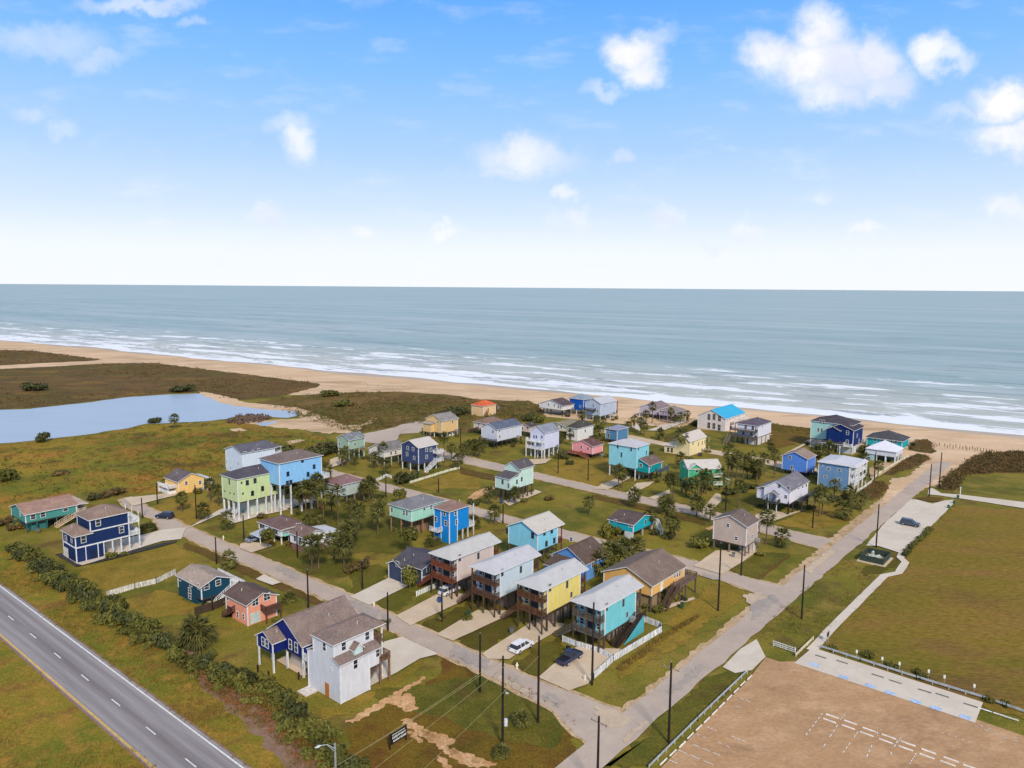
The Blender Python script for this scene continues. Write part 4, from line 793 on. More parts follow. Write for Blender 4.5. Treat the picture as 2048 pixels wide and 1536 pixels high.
# ground sheet
g = MB(); xs = np.concatenate([np.linspace(-5200, -700, 8), np.linspace(-600, 600, 25), np.linspace(700, 3600, 6)])
land = [Vector((-5200, -2500, 0)), Vector((3600, -2500, 0))]
edge = [p+n*30.0 for p, n in zip(SP, SN)]
ring = [(-5200, -2500), (3600, -2500), (3600, edge[-1].y)]+[(p.x, p.y) for p in reversed(edge)]+[(-5200, edge[0].y)]
me = bpy.data.meshes.new('ground'); me.from_pydata([(x, y, 0) for x, y in ring], [], [tuple(range(len(ring)))]); me.materials.append(M_LAWN); me.update()
tag(link('ground', me), kind='structure')
# beach
bl = [(-600,700),(-300,745),(0,738),(150,733),(260,733),(420,752),(480,772),(500,790),(640,790),(900,815),(1080,832),(1250,848),(1420,860),(1560,872),(1640,890),(1760,905),(1850,925),(1868,950),(1930,945),(1990,922),(2200,930),(2600,1000),(3200,1100)]
bp = [at(p) for p in bl]
poly('beach_sand', 'X', [p+n*20 for p, n in zip(SP[::3], SN[::3])]+bp[::-1], M_SAND, 0.008, ground=True, step=400)
wz = layer(0.016); wv = []; wf = []
for i, (p, n) in enumerate(zip(SP, SN)):
    w = 9+4*math.sin(i*0.23)+2.5*math.sin(i*0.71+1); a = p+n*18; b = p-n*w; wv += [(a.x, a.y, wz), (b.x, b.y, wz)]
    if i: k = 2*i; wf.append((k-2, k, k+1, k-1))
me = bpy.data.meshes.new('wet_sand'); me.from_pydata(wv, [], wf); me.materials.append(M_WET); me.update(); tag(link('wet_sand', me), kind='structure')
# sea
def sea_mat():
    m, T, b = new_mat('sea_water'); u = T.n('ShaderNodeUVMap'); sp = T.n('ShaderNodeSeparateXYZ'); T.l(u.outputs[0], sp.inputs[0])
    d = sp.outputs[1]
    def sc(x, y): return T.v('MULTIPLY', u.outputs[0], (x, y, 1.0))
    lf = T.noise(sc(0.0010, 0.010), 1.0, 4, 0.6, 0.4); mf = T.noise(sc(0.010, 0.075), 1.0, 6, 0.68, 0.6); hf = T.noise(sc(0.05, 0.22), 1.0, 4, 0.65)
    near = T.ss(d, 20, 260, 1.0, 0.0)
    c = T.mix(near, C(150,170,168), C(186,184,170))
    c = T.mix(T.ss(lf.outputs[0], 0.4, 0.65, 0.0, 0.55), c, C(188,194,192))
    c = T.mix(T.m('MULTIPLY', T.ss(mf.outputs[0], 0.50, 0.68), T.ss(d, 2500, 100, 0.0, 0.72)), c, C(100,114,122))
    # breakers: long ragged lines parallel to the shore
    fa = T.noise(sc(0.013, 0.048), 1.0, 6, 0.66, 0.8); fb = T.noise(sc(0.06, 0.13), 1.0, 5, 0.7, 0.5)
    fo = T.m('ADD', T.m('MULTIPLY', fa.outputs[0], 0.7), T.m('MULTIPLY', fb.outputs[0], 0.3))
    line = T.m('MULTIPLY', T.m('SINE', T.m('ADD', T.m('MULTIPLY', d, 0.17), T.m('MULTIPLY', lf.outputs[0], 26.0))), 0.035)
    thr = T.n('ShaderNodeFloatCurve')
    T.l(T.m('DIVIDE', d, 300.0), thr.inputs[1]); cv = thr.mapping.curves[0]
    pts = [(0.0, 0.30), (0.04, 0.44), (0.18, 0.49), (0.36, 0.515), (0.55, 0.545), (0.75, 0.62), (1.0, 0.74)]
    cv.points[0].location = pts[0]; cv.points[-1].location = pts[-1]
    for p in pts[1:-1]: cv.points.new(*p)
    thr.mapping.update()
    foam = T.ss(T.m('SUBTRACT', T.m('ADD', fo, line), thr.outputs[0]), 0.0, 0.055)
    c = T.mix(T.m('MULTIPLY', foam, 0.92), c, C(238,240,244))
    T.l(c, b.inputs['Base Color']); T.l(T.ss(foam, 0, 1, 0.42, 0.85), b.inputs['Roughness'])
    b.inputs['Specular IOR Level'].default_value = 0.11
    bp_ = T.n('ShaderNodeBump'); bp_.inputs['Strength'].default_value = 0.6; bp_.inputs['Distance'].default_value = 1.4
    T.l(T.m('ADD', T.m('MULTIPLY', mf.outputs[0], 1.0), T.m('MULTIPLY', hf.outputs[0], 0.35)), bp_.inputs['Height']); T.l(bp_.outputs[0], b.inputs['Normal'])
    return m
offs = [-2.0, 3, 8, 15, 25, 40, 60, 90, 130, 180, 250, 350, 500, 800, 1400, 3000, 8000, 25000, 120000]
nav = sum((n for n in SN), Vector((0, 0, 0))).normalized()
vs = []; uvs = []; s_ = 0.0
for i, (p, n) in enumerate(zip(SP, SN)):
    if i: s_ += (p-SP[i-1]).length
    wob = 2.6*math.sin(s_*0.045)+1.6*math.sin(s_*0.11+2)+1.0*math.sin(s_*0.23)
    for k, o_ in enumerate(offs):
        e = 0 if o_ < 60 else min(1.0, (o_-60)/900.0); nn = (n*(1-e)+nav*e).normalized()
        q = p+nn*(o_+(wob if k == 0 else 0)); vs.append((q.x, q.y, 0.05)); uvs.append((s_, o_))
# far flanks so that the water fills the whole horizon
K = len(offs); nS = len(SP); fs = [(i*K+k, i*K+k+1, (i+1)*K+k+1, (i+1)*K+k) for i in range(nS-1) for k in range(K-1)]
dirL = (SP[0]-SP[6]).normalized(); dirR = (SP[-1]-SP[-7]).normalized()
for side, i0, dr, sg in ((0, 0, Vector((-1, 0.05, 0)).normalized(), -1), (1, nS-1, Vector((1, -0.1, 0)).normalized(), 1)):
    b0 = len(vs)
    for k in range(K):
        v = Vector(vs[i0*K+k])+dr*120000; vs.append(tuple(v)); uvs.append((uvs[i0*K+k][0]+sg*120000, offs[k]))
    fs += [(i0*K+k, i0*K+k+1, b0+k+1, b0+k) for k in range(K-1)]
me = bpy.data.meshes.new('sea'); me.from_pydata(vs, [], fs); ul = me.uv_layers.new(name='UVMap')
li = np.zeros(len(me.loops), dtype=np.int32); me.loops.foreach_get('vertex_index', li); ul.data.foreach_set('uv', np.array(uvs, dtype=np.float32)[li].ravel())
me.materials.append(sea_mat()); me.update(); tag(link('sea', me), kind='structure')

# vegetation zones
ZM = [(-400,900),(-200,900),(0,890),(60,884),(150,874),(250,860),(290,850),(345,848),(420,844),(455,842),(520,850),(600,866),(650,872),(690,898),(650,930),(560,930),(445,915),(440,945),(400,962),(330,985),(250,992),(190,985),(120,995),(30,1010),(0,1040),(-400,1090)]
ZF = [(-900,760),(-300,742),(0,737),(205,727),(310,726),(380,735),(480,747),(560,757),(640,768),(636,774),(560,793),(480,800),(430,795),(395,785),(340,787),(250,793),(170,804),(60,816),(0,819),(-300,828),(-900,860)]
ZD = [(-900,704),(-300,703),(0,700),(60,701),(120,708),(205,719),(180,722),(90,726),(0,731),(-300,737),(-900,750)]
ZG = [(505,806),(600,791),(700,785),(800,783),(900,790),(960,799),(1060,802),(1085,815),(1090,835),(1010,850),(950,838),(935,868),(850,846),(800,850),(740,862),(700,868),(640,846),(600,836),(560,818)]
ZR = [R2('Y5', p) for p in [(1160,790),(1250,690),(1370,600),(1500,500),(1640,440),(1800,430),(2048,425),(2600,440),(2600,660),(2048,640),(1750,640),(1450,665),(1400,760),(1330,830),(1180,815)]]
ZR2 = [R2('Y5', p) for p in [(610,660),(760,560),(900,470),(960,445),(1060,470),(1100,500),(1000,560),(820,620),(700,670)]]
ZR3 = [R2('Y5', p) for p in [(870,345),(930,310),(1040,300),(1110,340),(1160,420),(1100,448),(960,430),(870,410)]]
ZR4 = [R2('Y5', p) for p in [(345,850),(460,770),(520,730),(600,730),(645,770),(600,880),(500,930),(400,900)]]
ZB = [(1310,835),(1345,832),(1400,835),(1400,845),(1330,862),(1290,850)]
ZS = [(1546,847),(1628,858),(1634,872),(1560,866),(1540,856)]
for nm, Z, mt in (('marsh_ground', ZM, M_MARSH), ('dune_ground', ZF, M_SCRUB), ('dune_ground', ZD, M_SCRUB), ('dune_ground', ZG, M_GSCRUB), ('dune_ground', ZR, M_SCRUB), ('dune_ground', ZR2, M_SCRUB), ('dune_ground', ZR3, M_SCRUB), ('dune_ground', ZR4, M_DITCH), ('dune_ground', ZS, M_SCRUB)):
    poly(nm, 'X', Z, mt, 0.03, 1.4, 4.0)
ZV = [(-150,1000),(0,1075),(30,1092),(110,1165),(220,1245),(330,1305),(400,1350),(520,1432),(640,1536),(700,1620),(580,1620),(490,1536),(0,1168),(-150,1055)]
ZW = [(-150,1160),(0,1272),(308,1536),(380,1620),(-150,1800)]
ZL = [(700,1452),(850,1375),(900,1310),(1000,1345),(1100,1400),(1150,1440),(1155,1470),(1130,1536),(1060,1640),(720,1640),(690,1536)]
ZFD = [(1634,1298),(1668,1260),(1772,1152),(1800,1148),(1815,1126),(1808,1115),(1910,1012),(2048,1020),(2300,1040),(2300,1560),(2048,1440),(1640,1302)]
for nm, Z, mt in (('highway_verge', ZV, M_VERGE), ('highway_verge', ZW, M_VERGE), ('grass_lot', ZL, M_LOT), ('grass_field', ZFD, M_FIELD)):
    poly(nm, 'X', Z, mt, 0.07, 0.9, 1.5)
poly('gravel_strip', 'X', [(330,1262),(395,1300),(470,1372),(560,1450),(650,1536),(700,1600),(620,1600),(560,1520),(470,1430),(400,1370),(340,1300)], M_GRAV, 0.075, 0.8, 2.0)
# lagoon
def lagoon_mat():
    m, T, b = new_mat('lagoon_water'); g_ = T.n('ShaderNodeNewGeometry'); n = T.noise(T.v('MULTIPLY', g_.outputs['Position'], (0.02, 0.16, 1)), 1.0, 6, 0.7); n2 = T.noise(g_.outputs['Position'], 0.6, 3)
    T.l(T.mix(n.outputs[0], C(150,166,184), C(178,190,204)), b.inputs['Base Color']); b.inputs['Roughness'].default_value = 0.3; b.inputs['Specular IOR Level'].default_value = 0.07
    bp_ = T.n('ShaderNodeBump'); bp_.inputs['Strength'].default_value = 0.12; bp_.inputs['Distance'].default_value = 0.2; T.l(n2.outputs[0], bp_.inputs['Height']); T.l(bp_.outputs[0], b.inputs['Normal']); return m
LAG = [(-400,838),(-100,824),(0,820),(60,818),(170,806),(250,795),(340,789),(395,787),(422,797),(440,806),(470,812),(520,818),(592,823),(602,830),(575,836),(520,833),(480,830),(455,838),(420,842),(345,846),(290,848),(250,858),(150,872),(60,882),(0,887),(-400,905)]
poly('sand_bank', 'X', [(395,782),(440,790),(500,806),(600,816),(640,830),(690,850),(720,850),(760,835),(700,868),(640,862),(560,856),(500,848),(470,842),(600,838),(600,824),(470,815),(420,800)], M_SAND, 0.055, 1.2, 3.0)
poly('lagoon', 'X', LAG, lagoon_mat(), 0.062, 0.9, 4.0)
for P in ([(0,731),(90,727),(205,721),(205,727),(90,734),(0,738)], [(560,842),(610,836),(640,845),(600,856),(530,853)], [(572,884),(600,878),(610,881),(580,890)], [(460,858),(480,856),(496,862),(470,864)], [(610,862),(640,852),(690,860),(660,868)]):
    poly('sand_patch', 'X', P, M_SAND, 0.07, 0.8, 2.0)
poly('tidal_pool', 'X', [(512,846),(560,842),(585,846),(560,852),(520,852)], bpy.data.materials['lagoon_water'], 0.085, 0.4, 2.0)
poly('sand_lot', 'X', [(727,868),(790,855),(800,850),(845,841),(850,850),(838,866),(800,868),(795,880),(760,888),(700,880)], M_STREET, 0.075, 0.5, 2.0)

# streets
def by(y, sl): return (2300-(y-585.0)/sl, y)
ys = [1700, 1600, 1500, 1400, 1300, 1200, 1100, 1000, 950, 925]
poly('beach_road_shoulder', 'X', [by(y, 0.86) for y in (1430, 1300, 1150, 1000, 925)]+[by(915, .755), by(960, .76), by(1050, .768), by(1150, .78), by(1300, .786), by(1420, .79)], M_SHOULDER, 0.10, 0.5, 1.3)
poly('sand_access', 'Y5', [(560,960),(640,850),(690,700),(860,690),(1000,560),(1100,500),(1180,450),(1300,420),(1560,440),(1490,500),(1360,610),(1300,650),(1250,690),(1160,790),(1080,780),(1000,830),(800,960)], M_SAND, 0.104, 0.6, 2.0)
margin('street_verge', 'X', [(370,1050),(437,1079),(680,1182),(892,1280),(1100,1372),(1190,1405),(1235,1420),(1260,1440),(1200,1500),(1150,1470),(1110,1424),(1000,1362),(892,1314),(680,1213),(437,1105),(366,1072)], M_SHOULDER, 0.104, 0.75, 0.35)
margin('street_verge', 'X', [(372,1073),(360,1076),(325,1066),(310,1040),(280,1025),(245,1010),(240,1000),(262,994),(300,1018),(340,1036),(365,1047)], M_SHOULDER, 0.104, 0.75, 0.35)
margin('street_verge', 'X', [(652,938),(760,966),(830,983),(985,1025),(1180,1074),(1385,1122),(1500,1158),(1580,1176),(1560,1200),(1500,1182),(1450,1163),(1385,1143),(1180,1090),(985,1039),(822,996),(745,977),(645,948)], M_SHOULDER, 0.104, 0.75, 0.35)
margin('street_verge', 'X', [(855,893),(923,911),(1080,948),(1240,985),(1380,1014),(1500,1042),(1600,1066),(1665,1080),(1640,1098),(1590,1083),(1500,1058),(1380,1028),(1240,997),(1080,960),(920,925),(850,903)], M_SHOULDER, 0.104, 0.75, 0.35)
poly('street', 'X', [(370,1050),(437,1079),(680,1182),(892,1280),(1100,1372),(1190,1405),(1235,1420),(1260,1440),(1200,1500),(1150,1470),(1110,1424),(1000,1362),(892,1314),(680,1213),(437,1105),(366,1072)], M_STREET, 0.12, 0.25, 2.5)
poly('street', 'X', [(372,1073),(360,1076),(325,1066),(310,1040),(280,1025),(245,1010),(240,1000),(262,994),(300,1018),(340,1036),(365,1047)], M_STREET, 0.12, 0.25, 2.5)
poly('street', 'X', [(652,938),(760,966),(830,983),(985,1025),(1180,1074),(1385,1122),(1500,1158),(1580,1176),(1560,1200),(1500,1182),(1450,1163),(1385,1143),(1180,1090),(985,1039),(822,996),(745,977),(645,948)], M_STREET, 0.12, 0.3, 2.5)
poly('street', 'X', [(855,893),(923,911),(1080,948),(1240,985),(1380,1014),(1500,1042),(1600,1066),(1665,1080),(1640,1098),(1590,1083),(1500,1058),(1380,1028),(1240,997),(1080,960),(920,925),(850,903)], M_STREET, 0.12, 0.3, 2.5)
poly('street', 'X', [(1200,858),(1330,885),(1480,909),(1570,926),(1680,946),(1670,953),(1560,936),(1480,918),(1330,893),(1200,865)], M_CONC, 0.12, 0.25, 2.5)
poly('beach_road', 'X', [by(y, 0.868) for y in ys]+[by(y, 0.80) for y in ys[::-1]], M_STREET, 0.16, 0.3, 3.0)
poly('road_apron', 'X', [(1445,1336),(1480,1300),(1513,1280),(1531,1315),(1504,1342),(1470,1348)], M_PALE, 0.19, 0.0, 9)
poly('road_fillet', 'X', [(1500,1182),(1535,1188),(1556,1205),(1500,1240),(1600,1165),(1570,1172)], M_SHOULDER, 0.11, 0.3, 2)
poly('beach_parking', 'Y5', [(430,1395),(560,1400),(790,1475),(1000,1300),(1190,1100),(1345,950),(1330,925),(1240,930),(1110,965),(960,925),(890,920),(600,1185)], M_PALE, 0.20, 0.1, 3)
poly('sand_island', 'Y5', [(940,905),(1060,890),(1230,905),(1180,945),(1040,945)], M_DITCH, 0.215, 0.3, 1.5)
poly('footpath', 'Y5', [(1075,810),(1110,805),(1200,858),(1400,872),(2048,948),(2600,1010),(2600,1075),(2048,1012),(1400,912),(1330,905),(1180,880),(1060,870)], M_PALE, 0.205, 0.1, 3)
strip('footpath', 'X', [(1622,1303),(1661,1260),(1768,1153),(1797,1147),(1811,1126),(1800,1116),(1812,1098)], 0.85, M_PALE, 0.21, 0.05, 2.0)
# car park
poly('parking_lot', 'X', [(1300,1560),(1505,1350),(1531,1316),(1560,1325),(1592,1324),(1965,1445),(2300,1560),(2300,1900),(1100,1900)], M_LOTTAN, 0.16, 0.2, 4)
poly('accessible_bays', 'X', [(1588,1328),(1625,1297),(1966,1407),(1950,1448)], M_PALE, 0.20, 0.0, 9)
lm = MB(); 
def gline(p, q, w=0.12, mb=None, z=0.222):
    p, q = (at(R2('X', p)) if not isinstance(p, Vector) else p), (at(R2('X', q)) if not isinstance(q, Vector) else q)
    d = (q-p); n = Vector((-d.y, d.x, 0)).normalized()*w/2
    (mb or lm).add([(p+n).to_tuple()[:2]+(z,), (p-n).to_tuple()[:2]+(z,), (q-n).to_tuple()[:2]+(z,), (q+n).to_tuple()[:2]+(z,)], [(0, 1, 2, 3)])
def dashed(p, q, n, frac=0.55):
    p, q = at(p), at(q)
    for i in range(n):
        if random.random() < 0.8: gline(p+(q-p)*(i/n), p+(q-p)*((i+frac)/n))
K7 = lambda x, y: (1600+x/4.571, 1280+y/4.571)
for a_, b_ in (((205,680),(40,900)), ((370,745),(200,1010)), ((530,850),(380,1060)), ((710,850),(600,1100)), ((905,900),(800,1110)), ((1060,1050),(980,1180)), ((410,690),(365,745)), ((740,830),(705,890)), ((930,890),(890,960))): dashed(K7(*a_), K7(*b_), 6)
for a_, b_ in (((1600,800),(2040,960)), ((1640,790),(2040,930)), ((1290,855),(1600,960))): dashed(K7(*a_), K7(*b_), 5, 0.4)
for a_, b_ in (((880,455),(1020,510)), ((900,540),(960,560)), ((900,625),(940,635)), ((660,705),(750,740)), ((580,765),(660,795)), ((550,845),(790,945)), ((430,890),(740,1020)), ((860,780),(980,830)), ((750,830),(850,870)), ((360,970),(640,1090))):
    dashed(R2('Y7', a_), R2('Y7', b_), 3, 0.75)
lm.build('parking_lines', M_PAINT).__setitem__('kind', 'structure')
bm_ = MB(); 
for q in ((130,235),(400,350),(640,430),(820,495),(1060,575),(1240,635),(1510,715)):
    p = at(K7(*q)); x = AD*0.75; y = BD*0.55; bm_.add([(p+x+y).to_tuple()[:2]+(0.226,), (p+x-y).to_tuple()[:2]+(0.226,), (p-x-y).to_tuple()[:2]+(0.226,), (p-x+y).to_tuple()[:2]+(0.226,)], [(0, 1, 2, 3)])
bm_.build('blue_bay_marks', paint((176,198,228), 0.12, 3.0)).__setitem__('kind', 'structure')

# highway: lies in its own frame so that wheel tracks follow it
h0 = at((0,1173)); h1 = at((484,1536)); hd = (h1-h0).normalized(); hn = Vector((-hd.y, hd.x, 0))     # hn points towards the houses
y0_ = at((0,1269)); y1_ = at((306,1536)); wid = -((y0_-h0).dot(hn)+(y1_-h0).dot(hn))/2
hob = None
def hwy_mat():
    m, T, b = new_mat('highway_asphalt'); tcn = T.n('ShaderNodeTexCoord'); o = tcn.outputs['Object']; sp = T.n('ShaderNodeSeparateXYZ'); T.l(o, sp.inputs[0])
    n = T.noise(T.v('MULTIPLY', o, (0.05, 1.3, 1)), 1.0, 5, 0.65); f = T.noise(o, 3.0, 3, 0.7); big = T.noise(T.v('MULTIPLY', o, (0.03, 0.25, 1)), 1.0, 3)
    tr = None
    for k in (0.17, 0.39, 0.60, 0.82):
        dd = T.m('ABSOLUTE', T.m('SUBTRACT', sp.outputs[1], -wid*k)); t_ = T.ss(dd, 0.75, 0.1); tr = t_ if tr is None else T.m('MAXIMUM', tr, t_)
    mid = T.ss(T.m('ABSOLUTE', T.m('SUBTRACT', sp.outputs[1], -wid*0.5)), 0.7, 0.2)
    c = T.mix(T.ss(n.outputs[0], 0.3, 0.7), C(138,131,130), C(158,150,147))
    c = T.mix(T.m('MULTIPLY', tr, T.ss(big.outputs[0], 0.35, 0.6, 0.15, 0.6)), c, C(118,108,106)); c = T.mix(T.m('MULTIPLY', mid, T.ss(big.outputs[0], 0.3, 0.6, 0.2, 0.75)), c, C(104,96,94))
    c = T.mix(T.ss(f.outputs[0], 0.3, 0.75, 0, 0.18), c, C(170,164,164)); T.l(c, b.inputs['Base Color']); b.inputs['Roughness'].default_value = 0.85; b.inputs['Specular IOR Level'].default_value = 0.2
    return m
def hstrip(name, ya, yb, mat, z, xa=-600, xb=400):
    me = bpy.data.meshes.new(name); me.from_pydata([(xa, ya, 0), (xb, ya, 0), (xb, yb, 0), (xa, yb, 0)], [], [(0, 1, 2, 3)]); me.materials.append(mat); me.update()
    o = link(name, me, None, (h0.x, h0.y, z), math.atan2(hd.y, hd.x)); return tag(o, kind='structure')
hstrip('highway_shoulder', -wid-0.7, 0.95, M_GRAV, 0.085)
hstrip('highway', -wid-0.35, 0.6, hwy_mat(), 0.12); hstrip('white_edge_line', -0.12, 0.12, M_PAINT, 0.13); hstrip('yellow_edge_line', -wid-0.15, -wid+0.12, M_YELLOW, 0.13)
dm = MB(); q0 = at((23,1237)); q1 = at((67,1272)); 
cs = [((at(p)-h0).dot(hd)) for p in ((23,1237),(67,1272),(116,1312),(167,1355),(230,1406),(298,1462),(380,1528))]
sp_ = (cs[-1]-cs[0])/6; yc = sum((at(p)-h0).dot(hn) for p in ((23,1237),(116,1312),(230,1406),(380,1528)))/4
for i in range(-30, 14):
    x = cs[0]+sp_*i; dm.add([(x-1.5, yc-0.09, 0), (x+1.5, yc-0.09, 0), (x+1.5, yc+0.09, 0), (x-1.5, yc+0.09, 0)], [(0, 1, 2, 3)])
o = dm.build('lane_dashes', M_PAINT, None, (h0.x, h0.y, 0.13)); o.rotation_euler = (0, 0, math.atan2(hd.y, hd.x)); tag(o, kind='structure')
print('highway width', wid, 'dash spacing', sp_)

# driveways and yard slabs
DR = [('Z4', [(470,1400),(930,1160),(1290,1185),(620,1500)], M_CONC), ('Z4', [(0,1205),(400,1010),(600,1090),(200,1290),(60,1230)], M_PALE),
 ('Z6', [(215,1285),(640,1035),(1060,1040),(830,1145),(390,1350)], M_CONC), ('Z6', [(690,1480),(1080,1230),(1250,1120),(1540,1180),(1400,1280),(960,1540),(740,1536)], M_CONC),
 ('Z7', [(390,1520),(640,1310),(780,1210),(1240,1230),(1130,1340),(960,1500),(900,1590),(700,1660)], M_CONC), ('Z8', [(1060,890),(1290,730),(1730,730),(1560,850),(1350,975)], M_CONC),
 ('X', [(372,1060),(440,1030),(455,1043),(462,1050),(560,1022),(600,1012),(640,1000),(560,1000),(440,1020)], M_PALE), ('Z3', [(330,1160),(760,1060),(900,1030),(860,960),(240,1020),(290,1150)], M_PALE),
 ('Z2', [(610,675),(500,600),(900,500),(1300,405),(1490,385),(1450,480),(1300,495),(660,690)], M_PALE), ('Z5', [(930,1190),(1230,1000),(1500,860),(1740,715),(1930,668),(1560,490),(1380,540),(1000,900)], M_PALE),
 ('Z5', [(270,735),(550,905),(640,840),(380,680)], M_CONC), ('Z2', [(990,150),(1180,130),(1400,105),(1420,125),(1200,180),(1060,215)], M_CONC),
 ('Y3', [(0,1215),(210,1150),(380,1100),(400,1130),(80,1295)], M_CONC), ('Y3', [(620,1390),(900,1280),(910,1330),(690,1415)], M_CONC), ('Y3', [(1300,1550),(1420,1400),(1480,1330),(1540,1340),(1560,1420),(1430,1550)], M_CONC),
 ('Y3', [(320,1340),(470,1200),(700,1180),(620,1240),(390,1345)], M_CONC), ('Y2', [(1690,1340),(2000,1205),(2048,1250),(1860,1345)], M_CONC), ('Y3', [(370,470),(520,420),(560,440),(510,530)], M_PALE),
 ('Y3', [(600,525),(760,470),(1100,375),(1090,415),(800,530)], M_PALE), ('B2', [(80,1300),(300,1200),(650,1270),(970,1190),(600,1330),(350,1420),(120,1390)], M_CONC),
 ('B1', [(1080,1090),(1290,1000),(1500,1000),(1690,920),(1300,1180),(1120,1280)], M_SHOULDER), ('A1', [(0,1030),(180,960),(460,1060),(180,1190),(-40,1250)], M_CONC),
 ('Y2', [(780,1000),(900,960),(1180,950),(1090,1010),(860,1040)], M_CONC), ('Y2', [(550,1500),(630,1560),(1050,1380),(960,1350)], M_CONC), ('Z7', [(1560,830),(1980,700),(2000,720),(1640,850)], M_CONC),
 ('B4', [(0,940),(150,900),(480,940),(560,970),(190,1090),(0,1010)], M_CONC), ('Y4', [(560,700),(960,490),(975,505),(590,715)], M_CONC), ('Y4', [(870,600),(960,540),(1030,600),(1000,640)], M_CONC), ('B3', [(430,680),(700,730),(860,690),(640,650)], M_CONC)]
for rg, P, mt in DR: poly('driveway', rg, P, mt, 0.24, 0.06, 2.0)
poly('mulch_bed', 'Z2', [(610,700),(440,600),(500,590),(620,665),(900,610),(1300,510),(1420,490),(1400,505),(900,640)], M_MULCH, 0.222, 0.1, 2)
for P in ([(200,825),(262,832),(520,690),(700,560),(840,480),(826,455),(640,560),(420,690)], [(560,660),(700,590),(760,620),(780,720),(700,740),(620,690)], [(640,810),(700,790),(800,850),(900,900),(1060,950),(1075,990),(1000,1010),(1130,1060),(1300,1110),(1420,1150),(1350,1190),(1200,1184),(1080,1120),(930,1010),(760,900)], [(930,1090),(1000,1110),(1060,1184),(980,1184)], [(690,900),(760,900),(820,985),(780,990)]):
    poly('dirt_track', 'Y8', P, M_DIRT, 0.10, 0.38, 0.45)
for P in ([(1180,500),(1260,465),(1265,490),(1215,520)],): poly('dirt_patch', 'Z8', P, M_DIRT, 0.10, 0.2, 1)
poly('dirt_patch', 'Y2', [(100,1450),(240,1340),(430,1300),(440,1340),(300,1420),(150,1490)], M_DIRT, 0.10, 0.4, 1)
for rg, P in (('Z7', [(1180,1420),(1480,1190),(1900,930),(2048,860),(2048,890),(1800,1040),(1500,1270),(1250,1460)]), ('Z8', [(1340,985),(1480,970),(1700,1010),(2048,760),(2048,790),(1780,1000),(1640,1060),(1430,1030)]), ('X', [(500,1112),(640,1175),(690,1205),(680,1213),(630,1190),(490,1122)]), ('X', [(372,1085),(430,1107),(690,1220),(688,1232),(560,1180),(425,1122),(365,1092)]), ('Z8', [(40,150),(700,300),(1200,420),(1180,470),(700,345),(20,190)]), ('Y2', [(0,1060),(520,1170),(480,1240),(0,1140)])):
    poly('grass_ditch', rg, P, M_DITCH, 0.085, 0.3, 2)

